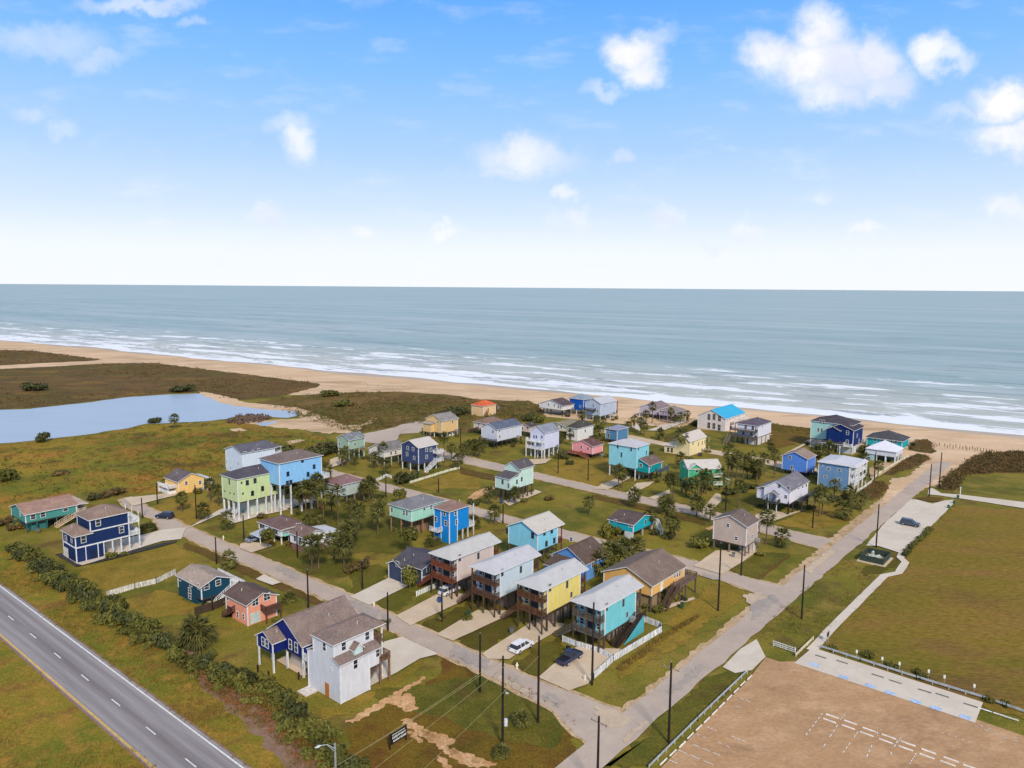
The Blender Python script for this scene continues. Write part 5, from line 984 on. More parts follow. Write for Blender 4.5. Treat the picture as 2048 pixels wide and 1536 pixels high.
M_GREEN = ground_mat('green_lawn', [C(98,94,34), C(84,85,30), C(116,102,42), C(92,75,38)], 0.06, 0.2, 2.2, 0.5, 0.2)
M_DARKG = ground_mat('dark_lawn', [C(90,82,32), C(98,92,36), C(80,70,28), C(106,84,44)], 0.06, 0.2, 2.2, 0.5, 0.2)
M_OCHRE = ground_mat('ochre_lawn', [C(144,119,46), C(124,108,38), C(154,124,56), C(112,92,42)], 0.05, 0.2, 2.2, 0.5, 0.2)
for rg, P, mt in (('Z6', [(60,1180),(280,1060),(620,920),(640,1020),(240,1250),(100,1220)], M_DARKG), ('Z6', [(400,1320),(830,1130),(1060,1050),(1080,1220),(700,1440),(560,1420)], M_DARKG), ('Z7', [(120,1370),(420,1180),(640,1080),(660,1200),(400,1490),(180,1440)], M_DARKG), ('Z4', [(260,1280),(590,1110),(680,1180),(480,1350),(330,1340)], M_GREEN),
  ('Z4', [(0,430),(380,480),(700,560),(560,740),(380,760),(0,700)], M_GREEN), ('Z4', [(0,900),(300,860),(400,900),(340,1040),(0,1180)], M_GREEN), ('B4', [(230,1100),(480,1030),(760,960),(1100,1110),(1700,1180),(2048,1180),(1800,1480),(1300,1480),(640,1230)], M_GREEN), ('Z3', [(900,930),(1500,1000),(2000,1100),(1900,1400),(1500,1500),(1300,1200),(950,1100)], M_GREEN),
  ('Z2', [(1190,220),(1400,140),(1760,180),(1740,290),(1480,370),(1250,260)], M_OCHRE), ('Z2', [(640,740),(900,640),(1290,540),(1400,510),(1600,640),(1380,740),(900,890),(740,880)], M_OCHRE), ('Z2', [(1000,960),(1300,880),(1420,930),(1580,1010),(1500,1080),(1200,1100),(1040,1020)], M_OCHRE),
  ('Y2', [(1040,1060),(1300,950),(1540,960),(1960,950),(2000,1200),(1700,1330),(1250,1200),(1060,1140)], M_OCHRE), ('B2', [(360,1430),(700,1330),(1000,1190),(1100,1060),(1400,1000),(1700,1100),(1900,1180),(1600,1430),(1100,1536),(700,1490)], M_OCHRE), ('Z8', [(1370,980),(1560,860),(1760,740),(2040,760),(1700,1010),(1500,960)], M_GREEN), ('Z8', [(1250,330),(1400,150),(1700,130),(1750,260),(1600,330),(1400,380)], M_GREEN),
  ('Z5', [(640,1200),(930,1190),(1490,900),(1750,720),(1800,760),(1500,960),(1000,1280),(760,1330)], M_OCHRE), ('Y1', [(1150,1210),(1800,1030),(2048,1060),(2048,1280),(1700,1260),(1400,1290)], M_OCHRE), ('Z8', [(720,1480),(1000,1300),(1200,1080),(1400,1060),(1600,1200),(1300,1400),(1000,1536)], M_OCHRE), ('Y6', [(900,230),(1180,120),(1200,200),(1040,270),(900,290)], M_DARKG), ('Y3', [(820,600),(1300,350),(1300,460),(1000,640),(850,680)], M_DARKG), ('Y4', [(400,300),(960,390),(960,480),(520,620),(400,600)], M_LOT),
  ('Z7', [(1200,1470),(1480,1270),(1880,1000),(2048,900),(2048,1060),(1700,1260),(1350,1480),(1230,1536)], M_OCHRE), ('Y7', [(220,1000),(560,640),(960,270),(860,240),(700,290),(360,600),(0,900),(-200,1040)], M_GREEN), ('X', [(735,1380),(850,1372),(960,1350),(1100,1420),(1140,1460),(1100,1500),(1000,1480),(900,1440),(800,1420)], M_GREEN)):
    poly('lawn_patch', rg, P, mt, 0.012, 0.8, 1.2) if rg != 'X' else poly('lawn_patch', rg, P, mt, 0.0985-0.004, 0.6, 1.2)
poly('driveway', 'B3', [(1330,370),(1450,300),(1700,420),(1570,460)], M_PALE, 0.24, 0.06, 2.0)

M_PATCH = ground_mat('asphalt_patch', [C(168,156,146), C(160,148,138), C(176,162,150)], 0.2, 0.8, 4.0, 0.2, 0.03, var=.14)
M_SCATTER = ground_mat('sand_scatter', [C(198,176,150), C(188,166,142), C(206,184,158)], 0.2, 0.8, 4.0, 0.2, 0.03, var=.14)
for rg, P, mt in (('X', [(700,1200),(760,1222),(752,1236),(690,1212)], M_PATCH), ('X', [(905,1290),(980,1322),(970,1342),(900,1312)], M_PATCH), ('X', [(1095,1385),(1130,1402),(1118,1418),(1085,1398)], M_PATCH), ('X', [(1000,1352),(1060,1385),(1052,1394),(995,1360)], M_SCATTER), ('X', [(560,1132),(600,1150),(592,1160),(552,1140)], M_PATCH),
  ('X', [(1190,1412),(1235,1424),(1262,1444),(1225,1462),(1195,1440)], M_SCATTER), ('Z8', [(1560,1190),(1750,1150),(1830,1220),(1740,1310),(1600,1260)], M_SCATTER), ('Z8', [(1150,960),(1350,1010),(1330,1040),(1130,990)], M_PATCH), ('X', [(1500,1210),(1545,1190),(1560,1200),(1505,1245)], M_PATCH), ('X', [(1610,1140),(1660,1100),(1672,1104),(1620,1150)], M_SCATTER), ('X', [(1330,1385),(1400,1330),(1412,1336),(1340,1394)], M_PATCH), ('X', [(1245,1480),(1290,1440),(1300,1448),(1250,1490)], M_SCATTER)):
    poly('road_patch', rg, P, mt, 0.1685, 0.45, 0.7)
# ------------------------------------------------------------------ vegetation
L_PALM = leaf_mat('palm_leaf', C(84,86,36), C(126,118,54), C(66,70,30)); L_DRY = leaf_mat('dry_palm_leaf', C(132,100,66), C(104,80,54))
L_BUSH = leaf_mat('shrub_leaf', C(78,84,32), C(130,122,50), C(94,94,36)); L_DUNE = leaf_mat('dune_leaf', C(104,84,46), C(134,104,58), C(84,74,38))
L_DK = leaf_mat('dark_leaf', C(62,68,38), C(96,96,50)); L_MARSH = leaf_mat('marsh_blade', C(136,110,42), C(172,122,56), C(110,100,36)); L_RUST = leaf_mat('rust_leaf', C(176,106,54), C(134,98,46), C(104,92,40)); L_VERGE = leaf_mat('verge_blade', C(136,120,38), C(166,132,58), C(120,98,44))
L_YEL = leaf_mat('yellow_leaf', C(140,128,36), C(112,108,34))
BARK = wood((104,86,68)); 
def palm_crown(seed, n=34, droop=0.45, low=-0.85):
    r = random.Random(seed); m = MB()
    for i in range(n):
        az = 2.399963*i+r.uniform(-.3, .3); el_ = math.asin(max(-1, min(1, 1.0-(1.0-low)*((i+0.5)/n)))) + r.uniform(-.12, .12)
        d = Vector((math.cos(az)*math.cos(el_), math.sin(az)*math.cos(el_), math.sin(el_))); L = r.uniform(0.8, 1.1)
        side = d.cross(Vector((0, 0, 1))); side = side.normalized() if side.length > .1 else Vector((1, 0, 0)); up = side.cross(d)
        p1 = d*(0.5*L); m.add([side*0.012, -side*0.012, p1-side*0.012, p1+side*0.012], [(0, 1, 2, 3)])
        k = 6
        for j in range(k):
            a = (j/(k-1)-0.5)*1.5; dirj = (d*math.cos(a)+side*math.sin(a)+up*0.08*math.cos(a*2)).normalized(); ln = 0.72*L*(1-0.28*abs(a))*r.uniform(.85, 1.1)
            e = p1+dirj*ln-Vector((0, 0, droop*ln*r.uniform(.3, 1.1))); mid = p1+dirj*ln*0.45; w = side.cross(dirj).cross(dirj).normalized()*0.06
            m.add([p1, mid+w, e, mid-w], [(0, 1, 2, 3)])
    return m.mesh('palm_crown', L_PALM)
CROWNS = [palm_crown(i, 38+4*i) for i in range(4)]
def skirt_mesh(seed):
    r = random.Random(seed); m = MB()
    for i in range(46):
        az = r.uniform(0, 6.283); z0 = -r.uniform(0.1, 1.0); o = Vector((math.cos(az), math.sin(az), 0)); t = Vector((-o.y, o.x, 0))
        p = o*0.14+Vector((0, 0, z0)); q = o*r.uniform(0.34, 0.6)+Vector((0, 0, z0-r.uniform(.35, .7))); m.add([p, (p+q)/2+t*0.10, q, (p+q)/2-t*0.10], [(0, 1, 2, 3)])
    return m.mesh('dry_skirt', L_DRY)
SKIRTS = [skirt_mesh(i) for i in range(3)]
def trunk_mesh(seed):
    r = random.Random(seed); m = MB(); pts = []; bx, by = r.uniform(-.04, .04), r.uniform(-.04, .04)
    for i in range(6): t = i/5; pts.append((bx*math.sin(t*3), by*math.sin(t*2.5), t))
    m.tube(pts, [0.24, 0.19, 0.165, 0.155, 0.15, 0.14], 8); return m.mesh('trunk', BARK)
TRUNKS = [trunk_mesh(i) for i in range(3)]
def lump(seed, n, rx, rz, lobes=7, size=0.16, bottom=0.0):
    """leaf cloud of several overlapping lobes with gaps"""
    r = random.Random(seed); m = MB(); LB = [(Vector((r.uniform(-.6, .6)*rx, r.uniform(-.6, .6)*rx, bottom+r.uniform(.3, .75)*rz)), r.uniform(.35, .6)) for _ in range(lobes)]
    for i in range(n):
        c, s = LB[i % lobes]; d = Vector((r.gauss(0, 1), r.gauss(0, 1), r.gauss(0, 1))).normalized(); k = s*r.uniform(0.6, 1.05)
        p = c+Vector((d.x*k*rx, d.y*k*rx, d.z*k*rz*0.8)); 
        if p.z < bottom+0.02: p.z = bottom+r.uniform(.02, .2)*rz
        a = (d+Vector((r.uniform(-.8, .8), r.uniform(-.8, .8), r.uniform(-.2, .9)))).normalized(); u = a.orthogonal().normalized(); v = a.cross(u); w = size*r.uniform(.6, 1.3)
        th = r.uniform(0, 6.28); u2 = u*math.cos(th)+v*math.sin(th); v2 = v*math.cos(th)-u*math.sin(th)
        m.add([p+u2*w, p+v2*w*0.55, p-u2*w, p-v2*w*0.55], [(0, 1, 2, 3)])
    return m
BUSH = [lump(20+i, 420, 1.0, 1.0, 6+i, 0.17).mesh('foliage', L_BUSH) for i in range(4)]
DBUSH = [lump(40+i, 380, 1.0, 1.0, 6+i, 0.17).mesh('foliage', L_DK) for i in range(3)]
BBUSH = [lump(60+i, 320, 1.0, 1.0, 6+i, 0.17).mesh('foliage', L_DUNE) for i in range(3)]
YBUSH = [lump(70, 420, 1.0, 1.0, 6, 0.17).mesh('foliage', L_YEL)]
TREE = [lump(80+i, 700, 1.0, 1.0, 10, 0.13).mesh('crown', L_BUSH) for i in range(2)]
def stem_mesh():
    m = MB(); r = random.Random(3)
    for i in range(5):
        a = i*1.26; m.tube([(0, 0, 0), (math.cos(a)*.2, math.sin(a)*.2, .35), (math.cos(a)*.5, math.sin(a)*.5, .8)], [.06, .04, .015], 5)
    return m.mesh('branches', BARK)
STEM = stem_mesh()
PLANTS = []
def near_house(p):
    best = min(HOUSES, key=lambda h: (h.ctr-p).length-0.3*(h.Lx+h.Ly)/2); return best, (best.ctr-p).length
def relation(p):
    h, d = near_house(p); a = proj(p); b = proj(h.ctr)
    if a[1] > b[1]+16: w = 'in front of'
    elif a[1] < b[1]-12: w = 'behind'
    else: w = 'left of' if a[0] < b[0] else 'right of'
    return w+' the '+h.sd if d < 45 else 'on open ground past the '+h.sd
LABELS = {}
def reg_label(o, base, px): LABELS.setdefault(base, []).append((px, o))
ORD = ['first', 'second', 'third', 'fourth', 'fifth', 'sixth', 'seventh', 'eighth', 'ninth', 'tenth', 'eleventh', 'twelfth']
def flush_labels():
    for b, L in LABELS.items():
        if len(L) == 1: L[0][1]['label'] = b
        else:
            L.sort(key=lambda t: t[0])
            for i, (x, o) in enumerate(L): o['label'] = b+', '+(ORD[i] if i < 12 else str(i+1)+'th')+' from left'
def palm(bx, by, cy, r=1.7, skirt=None, reg='X', kind='fan palm'):
    p = at(R2(reg, (bx, by))); zc = max(1.2, zof(p, R2(reg, (bx, cy))[1])); k = random.randrange(99)
    root = empty('palm_tree', p, random.uniform(0, 6.28)); tag(root, None, 'palm tree', 'fan palms around the houses')
    t = link('trunk', TRUNKS[k % 3], root); th = random.uniform(0.85, 1.2); t.scale = (th, th, zc)
    c = link('crown', CROWNS[k % 4], root, (0, 0, zc)); rr = 1.36*r*random.uniform(.9, 1.1); c.scale = (rr, rr, rr*random.uniform(1.0, 1.25)); c.rotation_euler = (random.uniform(-.12, .12), random.uniform(-.12, .12), random.uniform(0, 6.28))
    sk = random.random() < 0.35 if skirt is None else skirt
    if sk and zc > 3: s = link('dry_skirt', SKIRTS[k % 3], root, (0, 0, zc)); s.scale = (1.5*r/1.7, 1.5*r/1.7, min(zc*0.5, 2.4))
    adj = 'tall' if zc > 6.5 else ('mid-height' if zc > 3.8 else 'short')
    reg_label(root, adj+(' shaggy ' if sk else ' green ')+kind+' '+relation(p), proj(p)[0]); return root
def bush(bx, by, w, hgt, kindm, desc, reg='X', name='shrub', cat='shrub', group=None, label=None, stems=True, parts=True):
    p = at(R2(reg, (bx, by))) if not isinstance(bx, Vector) else bx; me = random.choice(kindm)
    root = empty(name, p, random.uniform(0, 6.28)); tag(root, label, cat, group)
    f = link('foliage', me, root); f.scale = (w, w*random.uniform(.85, 1.15), hgt)
    if stems: s = link('branches', STEM, root); s.scale = (w*0.8, w*0.8, hgt*0.8)
    if not label: reg_label(root, desc+' '+relation(p), proj(p)[0])
    return root
def tree(bx, by, cy, w, hc, desc, reg='X'):
    p = at(R2(reg, (bx, by))); zc = max(2.0, zof(p, R2(reg, (bx, cy))[1])); root = empty('tree', p, random.uniform(0, 6.28)); tag(root, None, 'tree', 'broadleaf trees in the yards')
    m = MB(); zb = max(0.6, zc-hc*0.3); m.tube([(0, 0, 0), (.08, .05, zb*.6), (0, .1, zb)], [.2, .15, .12], 7)
    for a in (0.3, 2.2, 4.4): m.tube([(0, .1, zb*0.9), (math.cos(a)*w*.35, math.sin(a)*w*.35, zc)], [.1, .03], 5)
    m.build('trunk', BARK, root); c = link('crown', random.choice(TREE), root, (0, 0, zc-hc*0.55)); c.scale = (w, w, hc)
    reg_label(root, desc+' '+relation(p), proj(p)[0])
PALMS = [(364,1024,995,1.5),(407,1040,1018,1.5),(454,1064,1035,1.6),(421,1002,966,1.5),(437,1012,980,1.5),(349,857,836,1.9),
 (648,1052,987,1.8),(652,1003,938,1.8),(590,992,934,1.6),(677,1057,986,1.7),(728,1007,976,1.6),(732,1003,970,1.6),(740,1001,963,1.6),(746,1000,970,1.6),(718,1072,1022,1.9),(756,1070,1020,1.9),(619,1074,1040,1.7),
 (612,1030,973,1.7),(622,1030,978,1.7),(600,1024,984,1.7),(636,1020,960,1.7),(690,1112,1064,1.9),(697,1106,1056,1.8),(624,1140,1086,1.9),(637,1137,1088,1.8),(688,1135,1088,1.9),(459,1138,1118,1.5),
 (844,932,886,1.5),(766,930,896,1.6),(749,938,914,1.6),(685,934,908,1.5),(693,928,902,1.5),(711,932,910,1.5),(772,952,928,1.5),(888,926,873,1.6),(903,922,896,1.8),(916,938,918,1.7),
 (937,914,888,1.8),(948,912,890,1.8),(926,918,896,1.6),(958,915,893,1.7),(968,908,886,1.6),(1192,872,838,1.6),(1120,905,872,1.9),(1197,890,862,2.2),(1164,850,829,1.8),(1206,862,842,1.6),
 (1304,846,813,1.7),(1341,848,822,1.6),(1292,846,828,1.6),(1361,846,831,1.5),(1374,846,827,1.5),(1350,848,836,1.4),(1288,872,852,1.8),(1281,868,842,1.6),(1320,880,866,1.7),(1362,910,870,2.4),(1361,938,918,2.0),
 (1237,980,941,1.7),(1244,977,948,1.6),(1268,1014,990,1.8),(1340,1002,957,1.8),(1346,1000,962,1.7),(1388,1000,968,1.9),(1404,990,956,1.9),(1412,988,950,1.7),(1455,972,902,2.0),(1472,968,916,1.9),(1486,962,921,1.9),(1494,958,926,1.8),(1462,972,922,1.8),(1477,1016,969,1.5),(1513,965,929,1.7),(1512,958,948,1.5),
 (1330,1030,1003,1.9),(1393,1034,1006,2.0),(1334,1058,1012,2.2),(1532,1089,1035,1.9),(1563,1095,1072,1.9),(1542,914,893,1.3),(1549,949,909,1.6),(1528,950,917,1.7),(1514,960,933,2.1),(1658,912,894,2.0),(1630,925,905,2.0),(1638,928,900,1.8),
 (1668,1000,970,1.7),(1699,1005,983,1.7),(1721,1020,997,1.8),(1686,1038,1017,2.1),(1638,1033,986,2.1),(1644,1030,990,2.0),(1728,940,914,1.6),(1724,968,950,1.4),(989,1048,1022,1.9),(948,1056,1044,1.6),(1195,1148,1124,2.4),(1215,1128,1104,2.2),(1244,1122,1096,2.2),(1273,1116,1092,2.0),(1230,1135,1108,2.2),(1206,1140,1116,2.0),(1258,1118,1098,2.0),(1178,1030,1003,1.6),(1420,980,962,1.8),(1372,992,966,1.6)]
for a in PALMS: palm(*a)
palm(396,1296,1262,2.4,True); palm(384,1292,1268,2.0,True)
for (x, y, w, hh) in ((1042,1452,1.9,2.6),(1004,1512,1.7,1.8),(292,1066,2.2,3.0),(302,1062,2.0,2.6),(283,1064,1.8,2.2),(580,1205,2.0,2.8),(860,1092,2.0,2.4),(872,1088,1.8,2.0)):
    p = at((x, y)); root = empty('palm_bush', p, random.uniform(0, 6)); tag(root, None, 'palm bush', 'low clumping palms')
    for dx, dy, sc in ((0, 0, 1), (.6, .4, .7), (-.5, .5, .75)):
        c = link('crown', random.choice(CROWNS), root, (dx*w*.5, dy*w*.5, hh*0.45*sc)); c.scale = (w*.8*sc, w*.8*sc, hh*.6*sc)
    reg_label(root, 'low clumping palm '+relation(p), x)
for a in [(632,1010,968,1.7),(626,1004,952,1.6),(606,1012,962,1.7),(584,1010,975,1.6),(664,1040,1000,1.5),(701,1045,1010,1.5),(762,1040,1000,1.5),(640,1075,1042,1.4),(705,1090,1058,1.6),(668,1118,1080,1.6),(1300,940,912,1.6),(1380,958,925,1.7),(1424,968,930,1.7),(1440,980,945,1.6),(1502,945,915,1.5),(1608,945,918,1.5),(1755,958,930,1.4),(1268,860,838,1.4),(1256,872,850,1.4),(1140,892,866,1.5),(1108,880,856,1.4),(1065,905,882,1.5),(830,925,898,1.5),(855,930,900,1.4),(978,1010,985,1.6),(1030,1010,985,1.5),(1345,1080,1045,1.7),(1420,1045,1020,1.5),(1300,1062,1030,1.6)]: palm(*a)
tree(815,1110,1066,3.0,3.6,'rounded green tree'); tree(819,1178,1148,2.3,3.2,'bushy dark tree'); tree(537,1105,1066,2.0,2.8,'small grey-green tree'); tree(800,1008,985,2.2,2.6,'small tree')
for a in ((807,966,4.0,3.6,DBUSH,'broad dark evergreen shrub'),(822,960,3.0,3.0,DBUSH,'dark evergreen shrub'),(1138,930,1.7,2.0,DBUSH,'small round dark shrub'),(1210,1075,2.6,3.4,YBUSH,'yellow-green shrub'),(1228,1072,2.4,3.0,BUSH,'leafy green shrub'),(1400,1096,2.6,2.8,BUSH,'rounded shrub'),(1338,1078,1.8,2.2,DBUSH,'dark shrub'),(1128,918,2.4,3.0,DBUSH,'dense dark shrub'),(1100,1000,2.2,1.6,BBUSH,'brown shrub'),
 (1460,990,2.6,1.8,DBUSH,'low dark hedge shrub'),(1480,985,2.6,1.8,DBUSH,'low dark hedge shrub'),(1500,978,2.6,1.8,DBUSH,'low dark hedge shrub'),(1668,1005,2.6,2.0,DBUSH,'dark yard shrub'),(1690,1000,2.4,2.0,BBUSH,'brown yard shrub'),(560,905,5.0,3.5,DBUSH,'large dark shrub'),(640,912,5,4.0,DBUSH,'large dark shrub'),(660,905,5,4.0,DBUSH,'large dark shrub'),(890,838,4,4.4,DBUSH,'dark dune shrub'),(905,832,4,4.4,DBUSH,'dark dune shrub'),(925,830,4,4.2,DBUSH,'dark dune shrub'),
 (88,884,3.6,4.0,DBUSH,'dark marsh shrub'),(15,962,3.4,3.6,BUSH,'round marsh shrub'),(66,782,7,5,DBUSH,'dark marsh shrub'),(365,784,8,4,DBUSH,'dark shoreline shrub'),(310,845,4,2.4,DBUSH,'low lagoon shrub'),(660,792,6,3,BUSH,'dune shrub'),(690,812,6,3,BUSH,'dune shrub'),(1390,850,3,2.4,DBUSH,'beach shrub'),(1055,842,4,4,DBUSH,'dark shrub'),(1078,846,3,3.4,BUSH,'leafy shrub'),(1160,868,3.4,3.6,BUSH,'leafy shrub'),(1180,872,3,3.6,DBUSH,'dark shrub'),(1730,905,3,3,BUSH,'leafy shrub'),(1645,950,2.6,2.6,DBUSH,'dark shrub'),(1655,955,2.6,2.6,BUSH,'leafy shrub'),(1700,870,3,2.6,BBUSH,'brown beach shrub'),
 (730,1135,2,2.2,BBUSH,'brown garden shrub'),(715,1140,2,2,BBUSH,'brown garden shrub'),(700,1146,2,2,BBUSH,'brown garden shrub'),(1690,1040,1.4,1.0,BBUSH,'low brown shrub'),(950,1010,2.2,2.0,DBUSH,'dark shrub'),(880,1238,1.4,0.9,BUSH,'low leafy shrub'),(935,1240,1.3,0.8,BUSH,'low leafy shrub'),(770,1248,1.2,0.8,BUSH,'low leafy shrub'),(200,996,3,1.8,BBUSH,'brown marsh shrub'),(235,988,3,1.8,BBUSH,'brown marsh shrub'),(120,950,3.4,1.6,BBUSH,'brown marsh shrub'),(190,1000,2.4,1.6,DBUSH,'dark marsh shrub'),(30,1060,2.0,1.6,BBUSH,'brown shrub'),(5,1050,2.6,2.0,BBUSH,'brown shrub'),(1315,1225,1.4,1.6,BUSH,'round garden shrub'),(1296,1218,1.4,1.6,BUSH,'round garden shrub')):
    bush(*a[:6])
# the hedge beside the highway
HP = smooth_ring([at(p) for p in [(30,1104),(70,1130),(120,1172),(190,1212),(250,1250),(305,1284),(345,1298),(372,1296),(392,1284)]], 1.9, 0, closed=False)
HP2 = smooth_ring([at(p) for p in [(366,1318),(400,1338),(440,1356),(500,1380),(540,1396)]], 2.0, 0, closed=False)
HP3 = smooth_ring([at(p) for p in [(560,1425),(585,1450),(610,1470),(640,1492),(680,1520),(715,1545)]], 2.0, 0, closed=False)
for P, lab in ((HP, 'dense green shrub in the long hedge between highway and yards'), (HP2, 'dense green shrub below the shaggy palm beside the gravel strip'), (HP3, 'dark green shrub in the thicket beside the white three-storey house')):
    for p in P:
        for j in range(2):
            q = p+hn*random.uniform(-1.2, 1.2)+hd*random.uniform(-.8, .8); w = random.uniform(1.6, 2.4)
            bush(q, 0, w*random.uniform(.7, 1.1), random.uniform(1.2, 3.1), BUSH if random.random() < .7 else DBUSH, '', group=lab.replace('dense green shrub', 'shrubs').replace('dark green shrub', 'shrubs'), label=lab)
LB = leaf_mat('light_leaf', C(110,112,44), C(146,132,58), C(96,100,40)); LBUSH = [lump(90+i, 300, 1.0, 1.0, 5+i, 0.2).mesh('foliage', LB) for i in range(3)]
for P, n in ((HP, 34), (HP2, 14), (HP3, 12)):
    for i in range(n):
        q = random.choice(P)+hn*random.choice((-2.6, -2.0, 2.2, 2.8, 0))+hd*random.uniform(-1, 1)
        bush(q, 0, random.uniform(.7, 1.4), random.uniform(.7, 1.6), LBUSH, '', group='lighter shrubs at the hedge edges', label='light green straggly shrub at the edge of the highway hedge')
for i, h_ in enumerate(HOUSES):
    if h_.sd in ('yellow wooden shed', 'white three-storey house', 'white pavilion house'): continue
    for k in range(3 if i > 24 else 2):
        side = random.random(); u = random.uniform(.1, .95)
        v = Vector((h_.Lx*u, -random.uniform(1.8, 3.2), 0)) if side < .55 else Vector((h_.Lx+random.uniform(1.5, 4.0), h_.Ly*random.uniform(0, 1), 0)) if side < .75 else Vector((h_.Lx*random.uniform(.1, .6), h_.Ly+random.uniform(1.5, 3), 0))
        q = h_.p+h_.bx*v.x+h_.ax*v.y
        bush(q, 0, random.uniform(.8, 1.7), random.uniform(.7, 1.9), random.choice((BUSH, DBUSH, BBUSH, LBUSH)), random.choice(('leafy yard shrub', 'bushy yard shrub', 'rounded yard shrub')))
for h_, dx, dy, cn, cc in ((0, 2.0, -2.2, 'grey', (120,122,122)), (15, -4.2, 1.0, 'blue', (50,80,140)), (16, -4.4, 4.4, 'green', (50,90,60)), (17, -4.6, 4.8, 'grey', (110,112,114)), (18, -5.0, 4.4, 'black', (36,36,38)), (21, 6.0, -3.8, 'green', (52,88,60)), (22, -2.4, 2.0, 'grey', (116,118,120)), (24, -2.0, 1.5, 'blue', (54,84,140)), (31, -2.4, 4.0, 'grey', (120,120,120)), (27, -2.0, -2.0, 'green', (54,92,62)), (43, 3.0, -3.0, 'blue', (50,80,136)), (44, -2.6, -1.5, 'grey', (120,122,124))):
    h_ = HOUSES[h_]; q = h_.p+h_.bx*dx+h_.ax*dy; q.z = 0.25; root = empty('wheelie_bin', q, ANG+.3); tag(root, cn+' wheelie bin standing near the '+h_.sd, 'wheelie bin')
    m = MB(); m.add([(-.25,-.28,.05),(.25,-.28,.05),(.25,.28,.05),(-.25,.28,.05),(-.32,-.36,1.0),(.32,-.36,1.0),(.32,.36,1.0),(-.32,.36,1.0)], [(0,3,2,1),(0,1,5,4),(1,2,6,5),(2,3,7,6),(3,0,4,7),(4,5,6,7)]); m.build('bin', paint(cc, .1), root)
    m = MB(); m.box(-.35, .35, -.4, .38, 1.005, 1.09); m.build('lid', paint(tuple(int(x*.8) for x in cc), .1), root)
PK = smooth_ring([at(R2('Y5', p)) for p in [(820,1500),(900,1400),(1000,1320),(1090,1230)]], 1.5, 0, closed=False)
for p in PK: bush(p+BD*0.3, 0, random.uniform(.7, 1.1), random.uniform(.6, 1.2), BUSH+DBUSH, '', group='shrubs along the beach parking edge', label='low green shrub along the edge of the beach parking pad', stems=False)
for q in ((620,150),(640,165),(830,230),(850,255),(1060,300),(1130,350),(1740,560),(1880,600),(300,90)):
    bush(at(K7(q[0], q[1]+10)), 0, random.uniform(.7, 1.1), random.uniform(.7, 1.1), BUSH, '', group='shrubs along the car park rail', label='small green shrub growing behind the car park rail', stems=False)

def pip(P, x, y):
    c = np.zeros(len(x), bool); n = len(P); j = n-1
    for i in range(n):
        xi, yi, xj, yj = P[i].x, P[i].y, P[j].x, P[j].y
        k = ((yi > y) != (yj > y)); 
        with np.errstate(divide='ignore', invalid='ignore'): c ^= k & (x < (xj-xi)*(y-yi)/(yj-yi+1e-12)+xi)
        j = i
    return c
def scatter(polyg, n, excl=()):
    P = [at(p) for p in polyg]; x0, x1 = min(p.x for p in P), max(p.x for p in P); y0, y1 = min(p.y for p in P), max(p.y for p in P)
    X = np.empty(0); Y = np.empty(0)
    for _ in range(40):
        x = RNG.uniform(x0, x1, n*3); y = RNG.uniform(y0, y1, n*3); ok = pip(P, x, y)
        for E in excl: ok &= ~pip([at(p) for p in E], x, y)
        X = np.append(X, x[ok]); Y = np.append(Y, y[ok])
        if len(X) >= n: break
    return X[:n], Y[:n]
def clumps(name, mat, X, Y, smin, smax, K, zf=0.6, leaf=0.35, patch=0.0, hmul=1.0, upright=False):
    n = len(X)
    if patch:
        v = np.sin(X*patch+np.sin(Y*patch*1.7)*1.4)+np.sin(Y*patch*1.3+1.0+np.sin(X*patch*.8)*1.7)+RNG.normal(0, .5, n); k = v > -0.1; X, Y = X[k], Y[k]; n = len(X)
    s = RNG.uniform(smin, smax, n)**1.0; d = RNG.normal(size=(n, K, 3)); d /= np.linalg.norm(d, axis=2, keepdims=True); d[..., 2] = np.abs(d[..., 2])
    r = RNG.uniform(.4, 1.0, (n, K, 1)); c = np.stack([X, Y, np.zeros(n)], 1)[:, None, :]+d*r*s[:, None, None]*np.array([1, 1, zf*hmul])
    c[..., 2] += 0.08
    L = (leaf*s)[:, None, None]*RNG.uniform(.6, 1.3, (n, K, 1))
    a = RNG.normal(size=(n, K, 3)); b = RNG.normal(size=(n, K, 3)); a /= np.linalg.norm(a, axis=2, keepdims=True); b /= np.linalg.norm(b, axis=2, keepdims=True)
    if upright: V = np.stack([c-b*L*0.12*np.array([1, 1, 0]), c+b*L*0.12*np.array([1, 1, 0]), c+np.array([0, 0, 1])*L+a*L*0.35], 2)
    else: V = np.stack([c-a*L*.5, c+a*L*.5, c+b*L*.8], 2)
    V[..., 2] = np.maximum(V[..., 2], 0.03); V = V.reshape(-1, 3); F = np.arange(len(V)).reshape(-1, 3)
    return tag(link(name, npmesh(name, V, F, mat)), kind='stuff')
def stuff(name, mat, zone, n, *a, label=None, **k):
    X, Y = scatter(zone, n, k.pop('excl', ())); o = clumps(name, mat, X, Y, *a, **k); return o
stuff('marsh_tussocks', L_MARSH, ZM, 5200, 0.5, 1.5, 12, zf=.5, patch=.05, excl=(LAG,))
stuff('marsh_scrub', L_BUSH, ZM, 1500, 0.6, 1.8, 14, zf=.6, patch=.035, excl=(LAG,))
stuff('dune_scrub', L_DUNE, ZF, 5200, 0.8, 2.6, 12, zf=.55, patch=.022)
stuff('dune_scrub', L_DUNE, ZD, 1400, 1.0, 3.0, 12, zf=.55)
stuff('green_scrub', L_BUSH, ZG, 2600, 0.7, 2.2, 14, zf=.6, patch=.03)
stuff('dune_scrub', L_DUNE, ZG, 1800, 0.7, 2.0, 12, zf=.5, patch=.05)
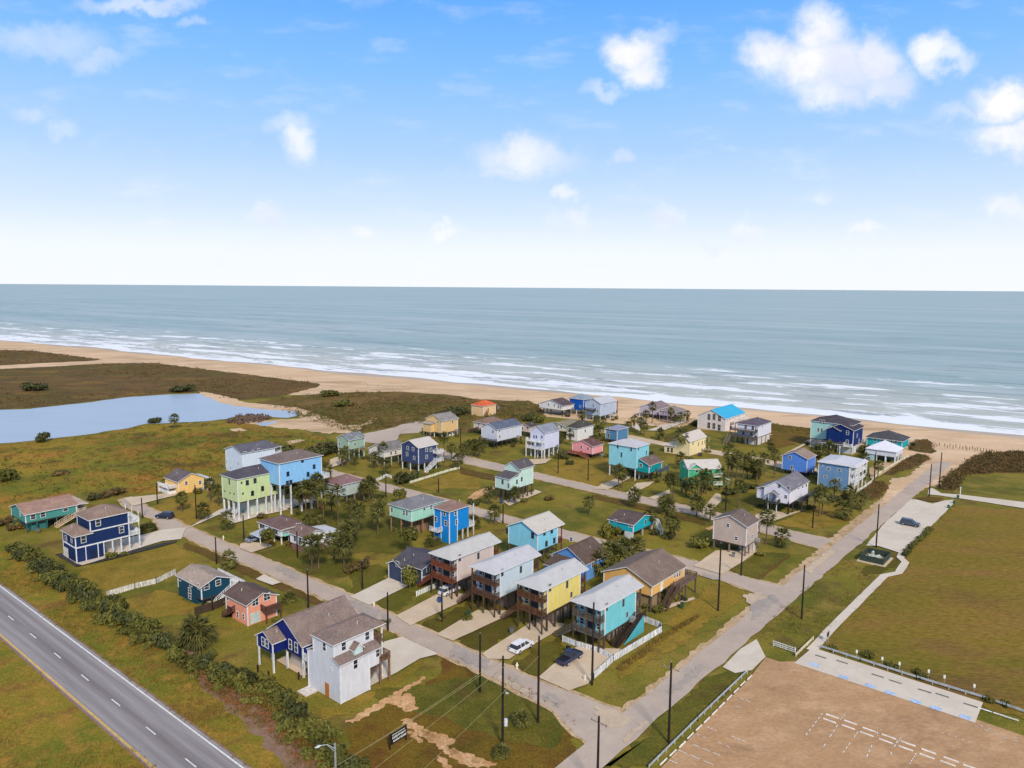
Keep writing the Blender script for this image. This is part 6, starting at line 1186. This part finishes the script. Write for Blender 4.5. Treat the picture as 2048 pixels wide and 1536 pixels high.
stuff('beach_scrub', L_DUNE, ZR, 1500, 0.7, 1.9, 16, zf=.7); stuff('beach_scrub', L_BUSH, ZR, 420, 0.7, 1.7, 16, zf=.7, patch=.06)
for Z in (ZR2, ZR3, ZR4): stuff('beach_scrub', L_DUNE, Z, 260, 0.4, 1.1, 14, zf=.6)
for Z in (ZB, ZS): stuff('beach_scrub', L_BUSH, Z, 160, 0.5, 1.2, 14, zf=.6)
stuff('verge_tufts', L_VERGE, ZV, 7000, 0.2, 0.5, 7, zf=.3, patch=.12, upright=True, leaf=.9); stuff('verge_tufts', L_VERGE, ZW, 6000, 0.2, 0.55, 7, zf=.3, patch=.10, upright=True, leaf=.9)
stuff('rust_scrub', L_RUST, [(345,1300),(400,1322),(480,1372),(560,1425),(640,1500),(690,1560),(600,1536),(540,1470),(470,1420),(400,1370)], 900, 0.35, 0.9, 12, zf=.6)
stuff('rust_scrub', L_VERGE, [(500,1375),(560,1420),(640,1470),(690,1500),(640,1520),(560,1450)], 500, 0.4, 1.0, 12, zf=.8, upright=True, leaf=.9)
stuff('grass_tufts', L_VERGE, ZL, 1600, 0.15, 0.4, 7, zf=.3, patch=.2, upright=True, leaf=.9); stuff('grass_tufts', L_VERGE, ZFD, 2600, 0.15, 0.4, 6, zf=.3, patch=.08, upright=True, leaf=.8)
stuff('verge_tufts', L_VERGE, [R2('Y6', p) for p in [(60,860),(150,640),(420,400),(780,140),(880,220),(1020,290),(560,800),(350,930),(130,930)]], 1500, 0.15, 0.45, 8, zf=.4, patch=.25, upright=True, leaf=.9)
stuff('ditch_reeds', L_VERGE, [R2('Z7', p) for p in [(1180,1420),(1480,1190),(1900,930),(2048,870),(2048,900),(1800,1050),(1500,1280),(1250,1460)]], 500, 0.2, 0.5, 8, zf=.4, upright=True, leaf=.9)
stuff('seaweed', L_DK, [(520,756),(640,764),(760,776),(900,792),(1000,800),(1000,792),(860,776),(700,758),(560,744)], 170, 0.3, 1.1, 8, zf=.2, patch=.06)
stuff('seaweed', L_DK, [(1250,840),(1500,850),(1640,862),(1800,880),(1800,862),(1640,846),(1400,828)], 60, 0.3, .8, 8, zf=.2, patch=.06)
# riprap by the tidal pool
X, Y = scatter([(450,846),(480,832),(520,830),(545,836),(520,845),(480,850)], 260); m = MB()
for x, y in zip(X, Y):
    s = random.uniform(.5, 1.5); m.add([(x+random.uniform(-.9, .9)*s, y+random.uniform(-.9, .9)*s, max(.05, random.uniform(-.2, 1.1)*s)) for _ in range(5)]+[(x, y, s*1.1)], [(0, 1, 5), (1, 2, 5), (2, 3, 5), (3, 4, 5), (4, 0, 5)])
tag(m.build('riprap_rocks', wood((104,84,72))), kind='stuff')

# ------------------------------------------------------------------ poles, wires, lamps
POLEM = wood((44,36,34)); GREY = paint((150,152,154), 0.1); STEEL = paint((176,180,184), 0.08, rough=0.4)
POLES = []
def pole(bx, by, ty, arm=None, base=None, r=0.17, xf=False, lamp=False):
    p = base or at((bx, by)); hgt = zof(p, ty); hgt = max(4.0, min(14.5, hgt)); root = empty('utility_pole', p); tag(root, None, 'utility pole', 'wooden utility poles along the streets')
    m = MB(); m.tube([(0, 0, 0), (0, 0, hgt*.5), (0, 0, hgt)], [r*1.15, r, r*.8], 8); m.build('shaft', POLEM, root)
    m = MB(); m.tube([(0, 0, hgt), (0, 0, hgt+.28)], [.06, .05], 6); m.build('insulator', GREY, root)
    if arm:
        d = AD if arm == 'a' else BD; z = hgt-0.9; m = MB(); m.beam(-d*1.25+Vector((0, 0, z)), d*1.25+Vector((0, 0, z)), .12, .14); a = m.build('crossarm', wood((150,136,120)), root)
        for t in (-1.1, 1.1): m = MB(); m.tube([d*t+Vector((0, 0, z+.07)), d*t+Vector((0, 0, z+.3))], [.06, .045], 6); m.build('insulator', GREY, a)
    if xf: m = MB(); m.tube([(.45, 0, hgt*.23), (.45, 0, hgt*.23+1.0)], [.26, .26], 10); m.box(.1, .3, -.05, .05, hgt*.23+.4, hgt*.23+.6); m.build('transformer', paint((216,220,222)), root)
    if lamp: m = MB(); e = -AD*1.2-BD*.8; m.tube([(0, 0, hgt*.58), (e.x*.6, e.y*.6, hgt*.66), (e.x*1.5, e.y*1.5, hgt*.68)], [.05, .045, .04], 6); m.box(e.x*1.5-.2, e.x*1.5+.2, e.y*1.5-.12, e.y*1.5+.12, hgt*.68-.08, hgt*.68+.06); m.build('lamp_arm', STEEL, root)
    POLES.append((root, p, hgt)); 
    reg_label(root, ('utility pole with crossarm ' if arm else 'dark wooden utility pole ')+relation(p), proj(p)[0]); return root
for a in ((960,1385,1268),(1076,1446,1272),(884,1243,1184),(776,1262,1185),(617,1228,1140),(433,1128,1074),(725,1178,1122),(1482,1152,1091),(1748,963,903),(1451,1022,970),(1576,1031,1006),(1625,1056,1008),(877,985,956),(772,994,952),(1116,947,900),(1176,961,917),(921,907,856),(285,1036,996),(315,1008,966),(393,1038,970),(488,1082,1030),(595,1115,1062),(1006,1047,1008),(1184,1370,1205)): pole(*a)
pole(1005,1492,1312,xf=True,lamp=True); pole(1337,1487,1325,'a'); pole(1603,1238,1130); pole(1752,1095,1008); pole(1858,993,928); pole(1878,975,905); pole(1436,1222,1087)
gx = at((1199, 1536)); pb = gx+(-BD*5.0); 
# pole in the street corner: base is below the frame
def base_for(px, ty, hgt): q = at((px, ty), hgt); return Vector((q.x, q.y, 0))
pole(1198, 0, 1432, 'a', base=base_for(1198, 1432, 11.0), r=.16)
def wire(p, q, sag, name, label, r=0.028):
    pts = []; 
    for i in range(17): t = i/16; v = p+(q-p)*t; v = Vector((v.x, v.y, v.z-sag*4*t*(1-t))); pts.append(v)
    m = MB(); m.tube(pts, [r]*17, 5); tag(m.build(name, paint((150,140,96), 0.1)), label, 'power line', 'overhead wires')
def top(bx, by, ty): p = at((bx, by)); return Vector((p.x, p.y, zof(p, ty)))
far = [at((560,1598), 9.4), at((548,1603), 9.0), at((610,1640), 8.6), at((680,1690), 8.2)]
wire(top(1005,1492,1314), far[0], 0.5, 'overhead_wire', 'highest overhead wire across the rough grass lot'); wire(top(1005,1492,1320), far[1], 0.5, 'overhead_wire', 'wire just below the highest, across the rough grass lot')
wire(top(1076,1446,1274), far[2], 0.5, 'overhead_wire', 'middle overhead wire passing over the black sign'); wire(top(1076,1446,1312), far[3], 0.5, 'overhead_wire', 'lowest overhead wire, nearest the street corner')
lp = base_for(670, 1487, 9.0); root = empty('street_lamp', lp); tag(root, 'pale grey cobra-head street lamp at the bottom edge beside the highway', 'street lamp')
m = MB(); m.tube([(0, 0, 0), (0, 0, 9.0)], [.17, .13], 10); m.build('pole', GREY, root); e = at((634,1492), 9.3)-lp; e.z = 0
m = MB(); m.tube([(0, 0, 8.3), (e.x*.45, e.y*.45, 9.15), (e.x*.85, e.y*.85, 9.25)], [.05, .045, .04], 6); m.tube([(0, 0, 7.9), (e.x*.45, e.y*.45, 9.1)], [.035, .03], 6); m.build('arm', STEEL, root)
m = MB(); m.tube([(e.x*.8, e.y*.8, 9.25), (e.x*.92, e.y*.92, 9.2), (e.x*1.12, e.y*1.12, 9.12)], [.07, .17, .06], 8); m.build('lamp_head', paint((214,216,216)), root)

# black notice board in the rough lot: the lettering is too small to read in the photo, so it stays as letter-like strokes
sp0 = at(R2('Y8', (566,1046))); s1p = at(R2('Y8', (694,966))); sdv = (s1p-sp0); sl_ = sdv.length; sr = math.atan2(sdv.y, sdv.x)
root = empty('notice_board', sp0, sr); tag(root, 'black notice board on posts with white lettering in the rough grass lot', 'sign')
m = MB(); m.box(0.05, sl_-.05, -.05, .05, 0.9, 2.45); m.build('board', paint((30,26,26), 0.1), root)
for x in (0.0, sl_):
    m = MB(); m.box(x-.1, x+.1, .06, .22, 0, 2.5); m.build('post', wood((58,42,36)), root)
m = MB(); rr = random.Random(5); m.box(.25, sl_-.35, -.062, -.05, 2.16, 2.24)
for zr, hh, x0_, x1_ in ((1.6, .42, .3, sl_-.4), (1.08, .40, .45, sl_-.3)):
    x = x0_
    while x < x1_:
        w = rr.uniform(.14, .24); k = rr.random(); m.box(x, x+.07, -.062, -.05, zr, zr+hh*rr.uniform(.7, 1))
        m.box(x+.075, x+w, -.063, -.05, zr+(hh*.4 if k < .5 else .02), zr+(hh*.4 if k < .5 else .02)+.09)
        if k > .3: m.box(x+w-.06, x+w, -.064, -.05, zr, zr+hh*.6)
        x += w+.07
m.build('lettering', paint((232,230,224), 0.03), root)

# ------------------------------------------------------------------ fences and rails
def fence(name, label, reg, pts, h, kind, col, cat='fence', gap=0.16, ph=None):
    P = [at(R2(reg, p)) for p in pts]; root = empty(name, P[0]); tag(root, label, cat); o = P[0]
    mp = MB(); mr = MB(); mt = wood(col) if kind != 'metal' else STEEL
    for a, b in zip(P, P[1:]):
        a = a-o; b = b-o; L = (b-a).length; d = (b-a).normalized(); n = max(1, int(L/2.2)); up = Vector((0, 0, 1))
        for i in range(n+1): c = a+(b-a)*(i/n); mp.box(c.x-.06, c.x+.06, c.y-.06, c.y+.06, 0, h+.08)
        if kind in ('picket', 'rail3'):
            for z in ((h*.2, h*.75) if kind == 'picket' else (h*.3, h*.62, h*.95)): mr.beam(a+up*z, b+up*z, .05, .09 if kind == 'picket' else .15)
            if kind == 'picket':
                for i in range(int(L/gap)): c = a+d*(i*gap+.05); s = Vector((-d.y, d.x, 0))*.035; mr.add([c-d*.055-s+up*.06, c+d*.055-s+up*.06, c+d*.055-s+up*h, c-d*.055-s+up*h, c-d*.055+s+up*.06, c+d*.055+s+up*.06, c+d*.055+s+up*h, c-d*.055+s+up*h], [(0, 1, 2, 3), (5, 4, 7, 6), (4, 0, 3, 7), (1, 5, 6, 2), (3, 2, 6, 7)])
        elif kind == 'solid': mr.beam(a+up*(h/2+.03), b+up*(h/2+.03), .05, h-.06)
        elif kind == 'metal': mr.beam(a+up*(h*.82), b+up*(h*.82), .07, .34)
    mp.build('posts', mt, root); mr.build('rail' if kind in ('metal', 'rail3') else 'panel', mt, root); return root
fence('picket_fence', 'white picket fence around the turquoise row house yard', 'Z7', [(640,1140),(780,1195),(1000,1260),(1150,1345),(960,1530)], 1.15, 'picket', (226,224,218))
fence('picket_fence', 'long white picket fence along the side of the turquoise row house', 'Z7', [(960,1530),(1160,1350),(1660,1045),(1640,1005),(1480,945)], 1.3, 'picket', (226,224,218))
fence('wooden_fence', 'long white weathered fence between navy house lawn and blue-green house', 'Z2', [(858,935),(1080,870),(1250,830),(1405,755)], 1.25, 'picket', (216,208,194), gap=.14)
fence('wooden_fence', 'dark wooden fence between the blue-green and salmon pink houses', 'Z2', [(1560,1085),(1700,1045),(1800,1000)], 1.7, 'solid', (72,58,48))
fence('wooden_fence', 'pale fence in front of the slate blue low house', 'Z4', [(680,1195),(800,1140),(930,1085)], 1.2, 'picket', (214,214,206))
fence('low_wall', 'long low white wall beside the navy house with pale roof', 'Y1', [(1150,1200),(1340,1140),(1660,1040),(1790,1010)], 0.9, 'solid', (224,208,180), 'wall')
fence('picket_fence', 'white picket fence by the dark evergreen shrub', 'Y1', [(715,1175),(800,1140),(850,1110),(915,1135)], 1.1, 'picket', (222,214,204))
fence('picket_fence', 'white fence along the sandy edge beside the slate blue boxy house', 'B1', [(880,1470),(1000,1400),(1130,1300),(1150,1260)], 1.0, 'picket', (226,218,204))
fence('picket_fence', 'white fence beside the white pavilion house driveway', 'B1', [(1130,1265),(1310,1130),(1690,905)], 0.9, 'picket', (222,212,194))
fence('rail_fence', 'short white three-rail fence at the car park entrance', 'Y6', [(185,850),(360,910)], 1.1, 'rail3', (232,226,212))
fence('rail_fence', 'pale timber edge rail beside the footpath by the car park', 'Y6', [(365,935),(505,800)], 0.7, 'rail3', (210,196,164))
fence('guard_rail', 'grey metal guard rail along the street side of the car park', 'Y7', [(200,1040),(590,650),(985,270)], .75, 'metal', (170,172,176), 'guard rail')
fence('guard_rail', 'grey metal guard rail between the car park and the grass field', 'Y6', [(560,872),(880,975),(1330,1120),(1860,1280),(2048,1345),(2400,1470)], .75, 'metal', (170,172,176), 'guard rail')
fence('bollard_rail', 'row of dark weathered bollards joined by pegs behind deep blue house', 'X', [(476,1340),(500,1346),(520,1354),(540,1362),(560,1372),(580,1384),(596,1392)], .2, 'picket', (60,50,44), gap=2.0)
def bollard(p, h, r, mat, label, group, cat='bollard', name='bollard'):
    m = MB(); m.tube([(0, 0, 0), (0, 0, h*.93), (0, 0, h)], [r, r, r*.6], 8); o = m.build(name, mat, None, p); tag(o, label, cat, group); return o
bm0 = None
for i, q in enumerate([(1135,335),(1155,345),(1180,340),(1235,345),(1262,360),(1290,350),(1320,365),(1350,352),(1390,362),(1420,372),(1450,365),(1462,385),(1490,380),(1520,372),(1545,392),(1570,385),(1600,395),(1632,398),(1660,402),(1690,408),(1715,410),(1740,418),(1765,415),(1790,424)]):
    bollard(at(R2('Y5', (q[0], q[1]+30))), 1.5, .13, wood((112,88,62)), 'weathered wooden bollard in the row where road meets beach', 'wooden bollards where the road meets the beach')
for q in ((80,840),(190,905),(585,870),(500,915)):
    p = at(R2('Z5', q)); bollard(p, 1.3, .16, wood((46,40,36)), 'stubby black timber post on the lawn below the deep blue house', 'black timber posts below the deep blue house', 'post', 'timber_post')
# wheel stops
ws = MB(); ws.add([(-.95, -.09, 0), (.95, -.09, 0), (.95, .09, 0), (-.95, .09, 0), (-.93, -.06, .14), (.93, -.06, .14), (.93, .06, .14), (-.93, .06, .14)], [(4, 5, 6, 7), (0, 1, 5, 4), (1, 2, 6, 5), (2, 3, 7, 6), (3, 0, 4, 7)])
WS = ws.mesh('wheel_stop', paint((232,226,214), 0.08)); WSG = ws.mesh('wheel_stop_grey', paint((112,108,108), 0.1))
ab = math.atan2(BD.y, BD.x); aa = math.atan2(AD.y, AD.x)
for q in ((1005,308),(950,358),(898,413),(842,470),(782,530),(725,588),(662,650),(598,712),(531,777),(466,846),(391,914),(315,985)):
    o = link('wheel_stop', WS, None, at(R2('Y7', q))+Vector((0, 0, .17)), ab); tag(o, 'white concrete wheel stop along the street-side edge of the car park', 'wheel stop', 'wheel stops along the street side of the car park')
for q in ((295,708),(460,765),(632,832),(810,895),(988,960),(1175,1030),(1380,1105),(270,750),(440,808),(608,872),(785,937),(965,1003),(1160,1075),(1350,1140),(1560,1175)):
    o = link('wheel_stop', WS, None, at(K7(*q))+Vector((0, 0, .17)), aa); tag(o, 'white concrete wheel stop in the double row across the car park', 'wheel stop', 'wheel stops in the double row across the car park')
for q in ((190,165),(385,215),(710,340),(870,395),(1140,480),(1300,520),(1560,612)):
    o = link('wheel_stop', WSG, None, at(K7(*q))+Vector((0, 0, .21)), aa); tag(o, 'dark grey wheel stop on the white accessible bays', 'wheel stop', 'grey wheel stops on the accessible bays')
for q in ((1690,650),(1830,695),(1930,728)):
    o = link('wheel_stop', WS, None, at(K7(*q))+Vector((0, 0, .17)), aa); tag(o, 'pale wheel stop beyond the end of the accessible bays', 'wheel stop', 'wheel stops beyond the accessible bays')
for q in ((515,185),(748,250),(905,298),(1172,368),(1315,420),(1588,505)):
    root = empty('parking_sign', at(K7(*q)), aa); tag(root, 'small white parking sign on a thin post behind the guard rail', 'sign', 'small parking signs behind the guard rail')
    m = MB(); m.tube([(0, 0, 0), (0, 0, 1.9)], [.035, .03], 6); m.build('post', STEEL, root); m = MB(); m.box(-.16, .16, .035, .06, 1.35, 1.95); m.build('panel', paint((238,236,224), 0.02), root)
root = empty('entrance_sign', at(R2('Y6', (612,830))), ab); tag(root, 'dark brown entrance sign board beside the footpath start', 'sign')
m = MB(); m.tube([(0, 0, 0), (0, 0, 2.2)], [.05, .05], 6); m.tube([(.9, 0, 0), (.9, 0, 2.2)], [.05, .05], 6); m.build('post', STEEL, root); m = MB(); m.box(-.1, 1.0, -.09, -.05, 1.3, 2.2); m.build('panel', paint((74,62,54), 0.1), root)
# fenced pump compound
cc = at(R2('Y6', (1000,160))); root = empty('pump_compound', cc, ab); tag(root, 'dark green fenced pump compound beside the beach road', 'compound')
W2, L2 = 2.6, 3.2
m = MB(); m.box(-L2-.6, L2+.6, -W2-.6, W2+.6, 0.0, .24); m.build('pad', M_CONC, root)
for (x0, x1, y0, y1) in ((-L2, L2, -W2, -W2+.07), (-L2, L2, W2-.07, W2), (-L2, -L2+.07, -W2+.075, W2-.075), (L2-.07, L2, -W2+.075, W2-.075)):
    m = MB(); m.box(x0, x1, y0, y1, .245, 1.75); m.build('fence_panel', paint((58,72,62), 0.2, 3.0), root)
for x, y, s, hh in ((-1.2, .3, .6, 1.1), (.5, -.6, .8, .9), (1.4, .9, .5, 1.3), (-.2, 1.2, .4, .8)):
    m = MB(); m.box(x-s, x+s*.4, y-s*.5, y+s*.5, .245, .245+hh); m.tube([(x+s*.6, y, .245), (x+s*.6, y, .3+hh)], [.18, .18], 8); m.build('pump_unit', paint((196,206,196), 0.15), root)
root = empty('beach_shower', at(R2('B8', (900,985))), ab); tag(root, 'white beach shower post at the start of the pale footpath', 'shower')
m = MB(); m.tube([(0, 0, 0), (0, 0, 2.4)], [.13, .11], 8); m.build('post', TRIM, root); m = MB(); m.box(-.75, .75, -.1, .1, 2.3, 2.5); m.build('crossbar', TRIM, root)
for q in ((860,1050),(790,1150),(690,1230)):
    root = empty('trash_bin', at(R2('B8', q)), .3); tag(root, 'green litter bin beside the beach parking pad', 'litter bin', 'green litter bins by the beach parking')
    m = MB(); m.tube([(0, 0, 0), (0, 0, .95)], [.34, .38], 10); m.build('bin', paint((44,96,70), 0.1), root); m = MB(); m.tube([(0, 0, .955), (0, 0, 1.15)], [.4, .18], 10); m.build('lid', paint((36,80,58), 0.1), root)
root = empty('hot_tub', at(R2('Y1', (372,1170))), ab); tag(root, 'turquoise covered hot tub behind the reddish-roofed house', 'hot tub'); m = MB(); m.box(-1.2, 1.2, -1.2, 1.2, 0, .95); m.build('tub', wood((150,130,110)), root); m = MB(); m.box(-1.28, 1.28, -1.28, 1.28, .955, 1.1); m.build('cover', paint((40,186,204), 0.1), root)
# roadside hydrants, mailboxes
HYD = MB(); HYD.tube([(0, 0, 0), (0, 0, .62), (0, 0, .82)], [.14, .13, .04], 8); HYD.box(-.2, .2, -.06, .06, .4, .52)
HM = HYD.mesh('hydrant', paint((224,214,190), 0.1))
for (x, y, l) in ((1034,1338,'beside the yellow row house drive'), (447,1080,'by the white hip-roofed bungalow lawn'), (1170,1362,'at the corner near the dark pickup'), (748,1214,'by the slate blue low house drive')):
    o = link('hydrant', HM, None, at((x, y))); o.scale = (1.3, 1.3, 1.5); tag(o, 'pale hydrant '+l, 'hydrant')

# ------------------------------------------------------------------ vehicles
def car(px, reg, rz, kind, col, label, name='parked_car'):
    p = at(R2(reg, px)); p.z = 0.25; root = empty(name, p, rz); tag(root, label, 'car')
    L, Wd = (5.0, 1.95) if kind != 'pickup' else (5.7, 2.0); Hh = 1.75 if kind != 'sedan' else 1.48
    pm = paint(col, 0.02, rough=0.25, spec=0.6); blk = paint((22,22,24), 0.1)
    prof = {'suv': [(-2.5,.35),(-2.5,.95),(-2.42,1.02),(1.0,1.05),(2.25,.98),(2.48,.75),(2.5,.35)], 'sedan': [(-2.5,.35),(-2.48,.9),(-1.6,.98),(1.0,.98),(2.2,.86),(2.46,.65),(2.5,.35)], 'pickup': [(-2.85,.42),(-2.85,1.1),(-.7,1.12),(1.3,1.12),(2.6,1.05),(2.84,.8),(2.85,.42)]}[kind]
    cab = {'suv': [(-2.4,1.02),(-2.15,1.68),(.35,1.74),(1.25,1.05)], 'sedan': [(-1.75,.97),(-.95,1.42),(.35,1.45),(1.35,.97)], 'pickup': [(-.75,1.11),(-.55,1.78),(.75,1.82),(1.65,1.11)]}[kind]
    def ext(P, w0, w1, mb, zmid=None):
        n = len(P); zs = [q[1] for q in P]; lo, hi = min(zs), max(zs); vs = []
        for sg in (-1, 1):
            for x, z in P: t = (z-lo)/(hi-lo); vs.append((x, sg*(w0+(w1-w0)*t)/2, z))
        mb.add(vs, [tuple(range(n))[::-1], tuple(range(n, 2*n))]+[(i, (i+1) % n, n+(i+1) % n, n+i) for i in range(n)])
    m = MB(); ext(prof, Wd, Wd*.96, m); b = m.build('body', pm, root); bv = b.modifiers.new('bevel', 'BEVEL'); bv.width = .07; bv.segments = 2
    m = MB(); ext(cab, Wd*.93, Wd*.74, m); m.build('windows', glass(), root)
    m = MB(); x0, x1 = cab[1][0], cab[2][0]; m.box(x0-.03, x1+.03, -Wd*.375, Wd*.375, Hh-.06 if kind != 'pickup' else 1.77, Hh+.04 if kind != 'pickup' else 1.87)
    for x in ([-1.2, -.1] if kind == 'suv' else [.05]):
        for sg in (-1, 1): m.beam((x, sg*Wd*.468, 1.0), (x, sg*Wd*.376, Hh-.05), .1, .03)
    m.build('roof', pm, root)
    if kind == 'pickup': m = MB(); m.box(-2.7, -.85, -.82, .82, 1.09, 1.14); m.build('bed_floor', blk, root)
    for x in (-L*.31, L*.31):
        for sg in (-1, 1):
            m = MB(); m.tube([(x, sg*(Wd/2-.24), .36), (x, sg*(Wd/2+.02), .36)], [.36, .36], 14); w = m.build('wheel', blk, root); m = MB(); m.tube([(x, sg*(Wd/2+.021), .36), (x, sg*(Wd/2+.03), .36)], [.2, .2], 10); m.build('rim', STEEL, w)
    e = prof[-1][0]
    for sg in (-1, 1):
        m = MB(); m.box(e-.12, e+.012, sg*.62-.18, sg*.62+.18, .68, .84); m.build('headlight', paint((230,232,236), 0.02, rough=.2), root); m = MB(); m.box(-e-.012, -e+.1, sg*.72-.12, sg*.72+.12, .72, .95); m.build('taillight', paint((150,24,22), 0.05, rough=.3), root)
    return root
car((1092,1440), 'Z6', ab, 'suv', (234,234,236), 'white car parked on the drive of the yellow row house')
car((712,1350), 'Z7', ab, 'pickup', (36,46,78), 'dark blue pickup truck parked in front of the turquoise row house')
car((350,860), 'Z6', ab, 'suv', (228,228,230), 'white car parked in the shade under the beige row house')
car((880,1190), 'Y5', aa+math.pi, 'suv', (70,76,88), 'dark grey car parked alone on the beach parking pad')
car((1320,310), 'Z2', aa+.5, 'suv', (36,42,72), 'dark blue car on the road beyond the navy house')
car((255,880), 'B4', ab, 'sedan', (126,134,150), 'grey sedan under the awning of the white hip-roofed bungalow')
flush_labels()
for o in list(scene.objects):
    if o.type == 'MESH' and o.parent is None and 'kind' not in o and 'label' not in o: print('UNLABELLED', o.name)
print('objects', len(scene.objects))
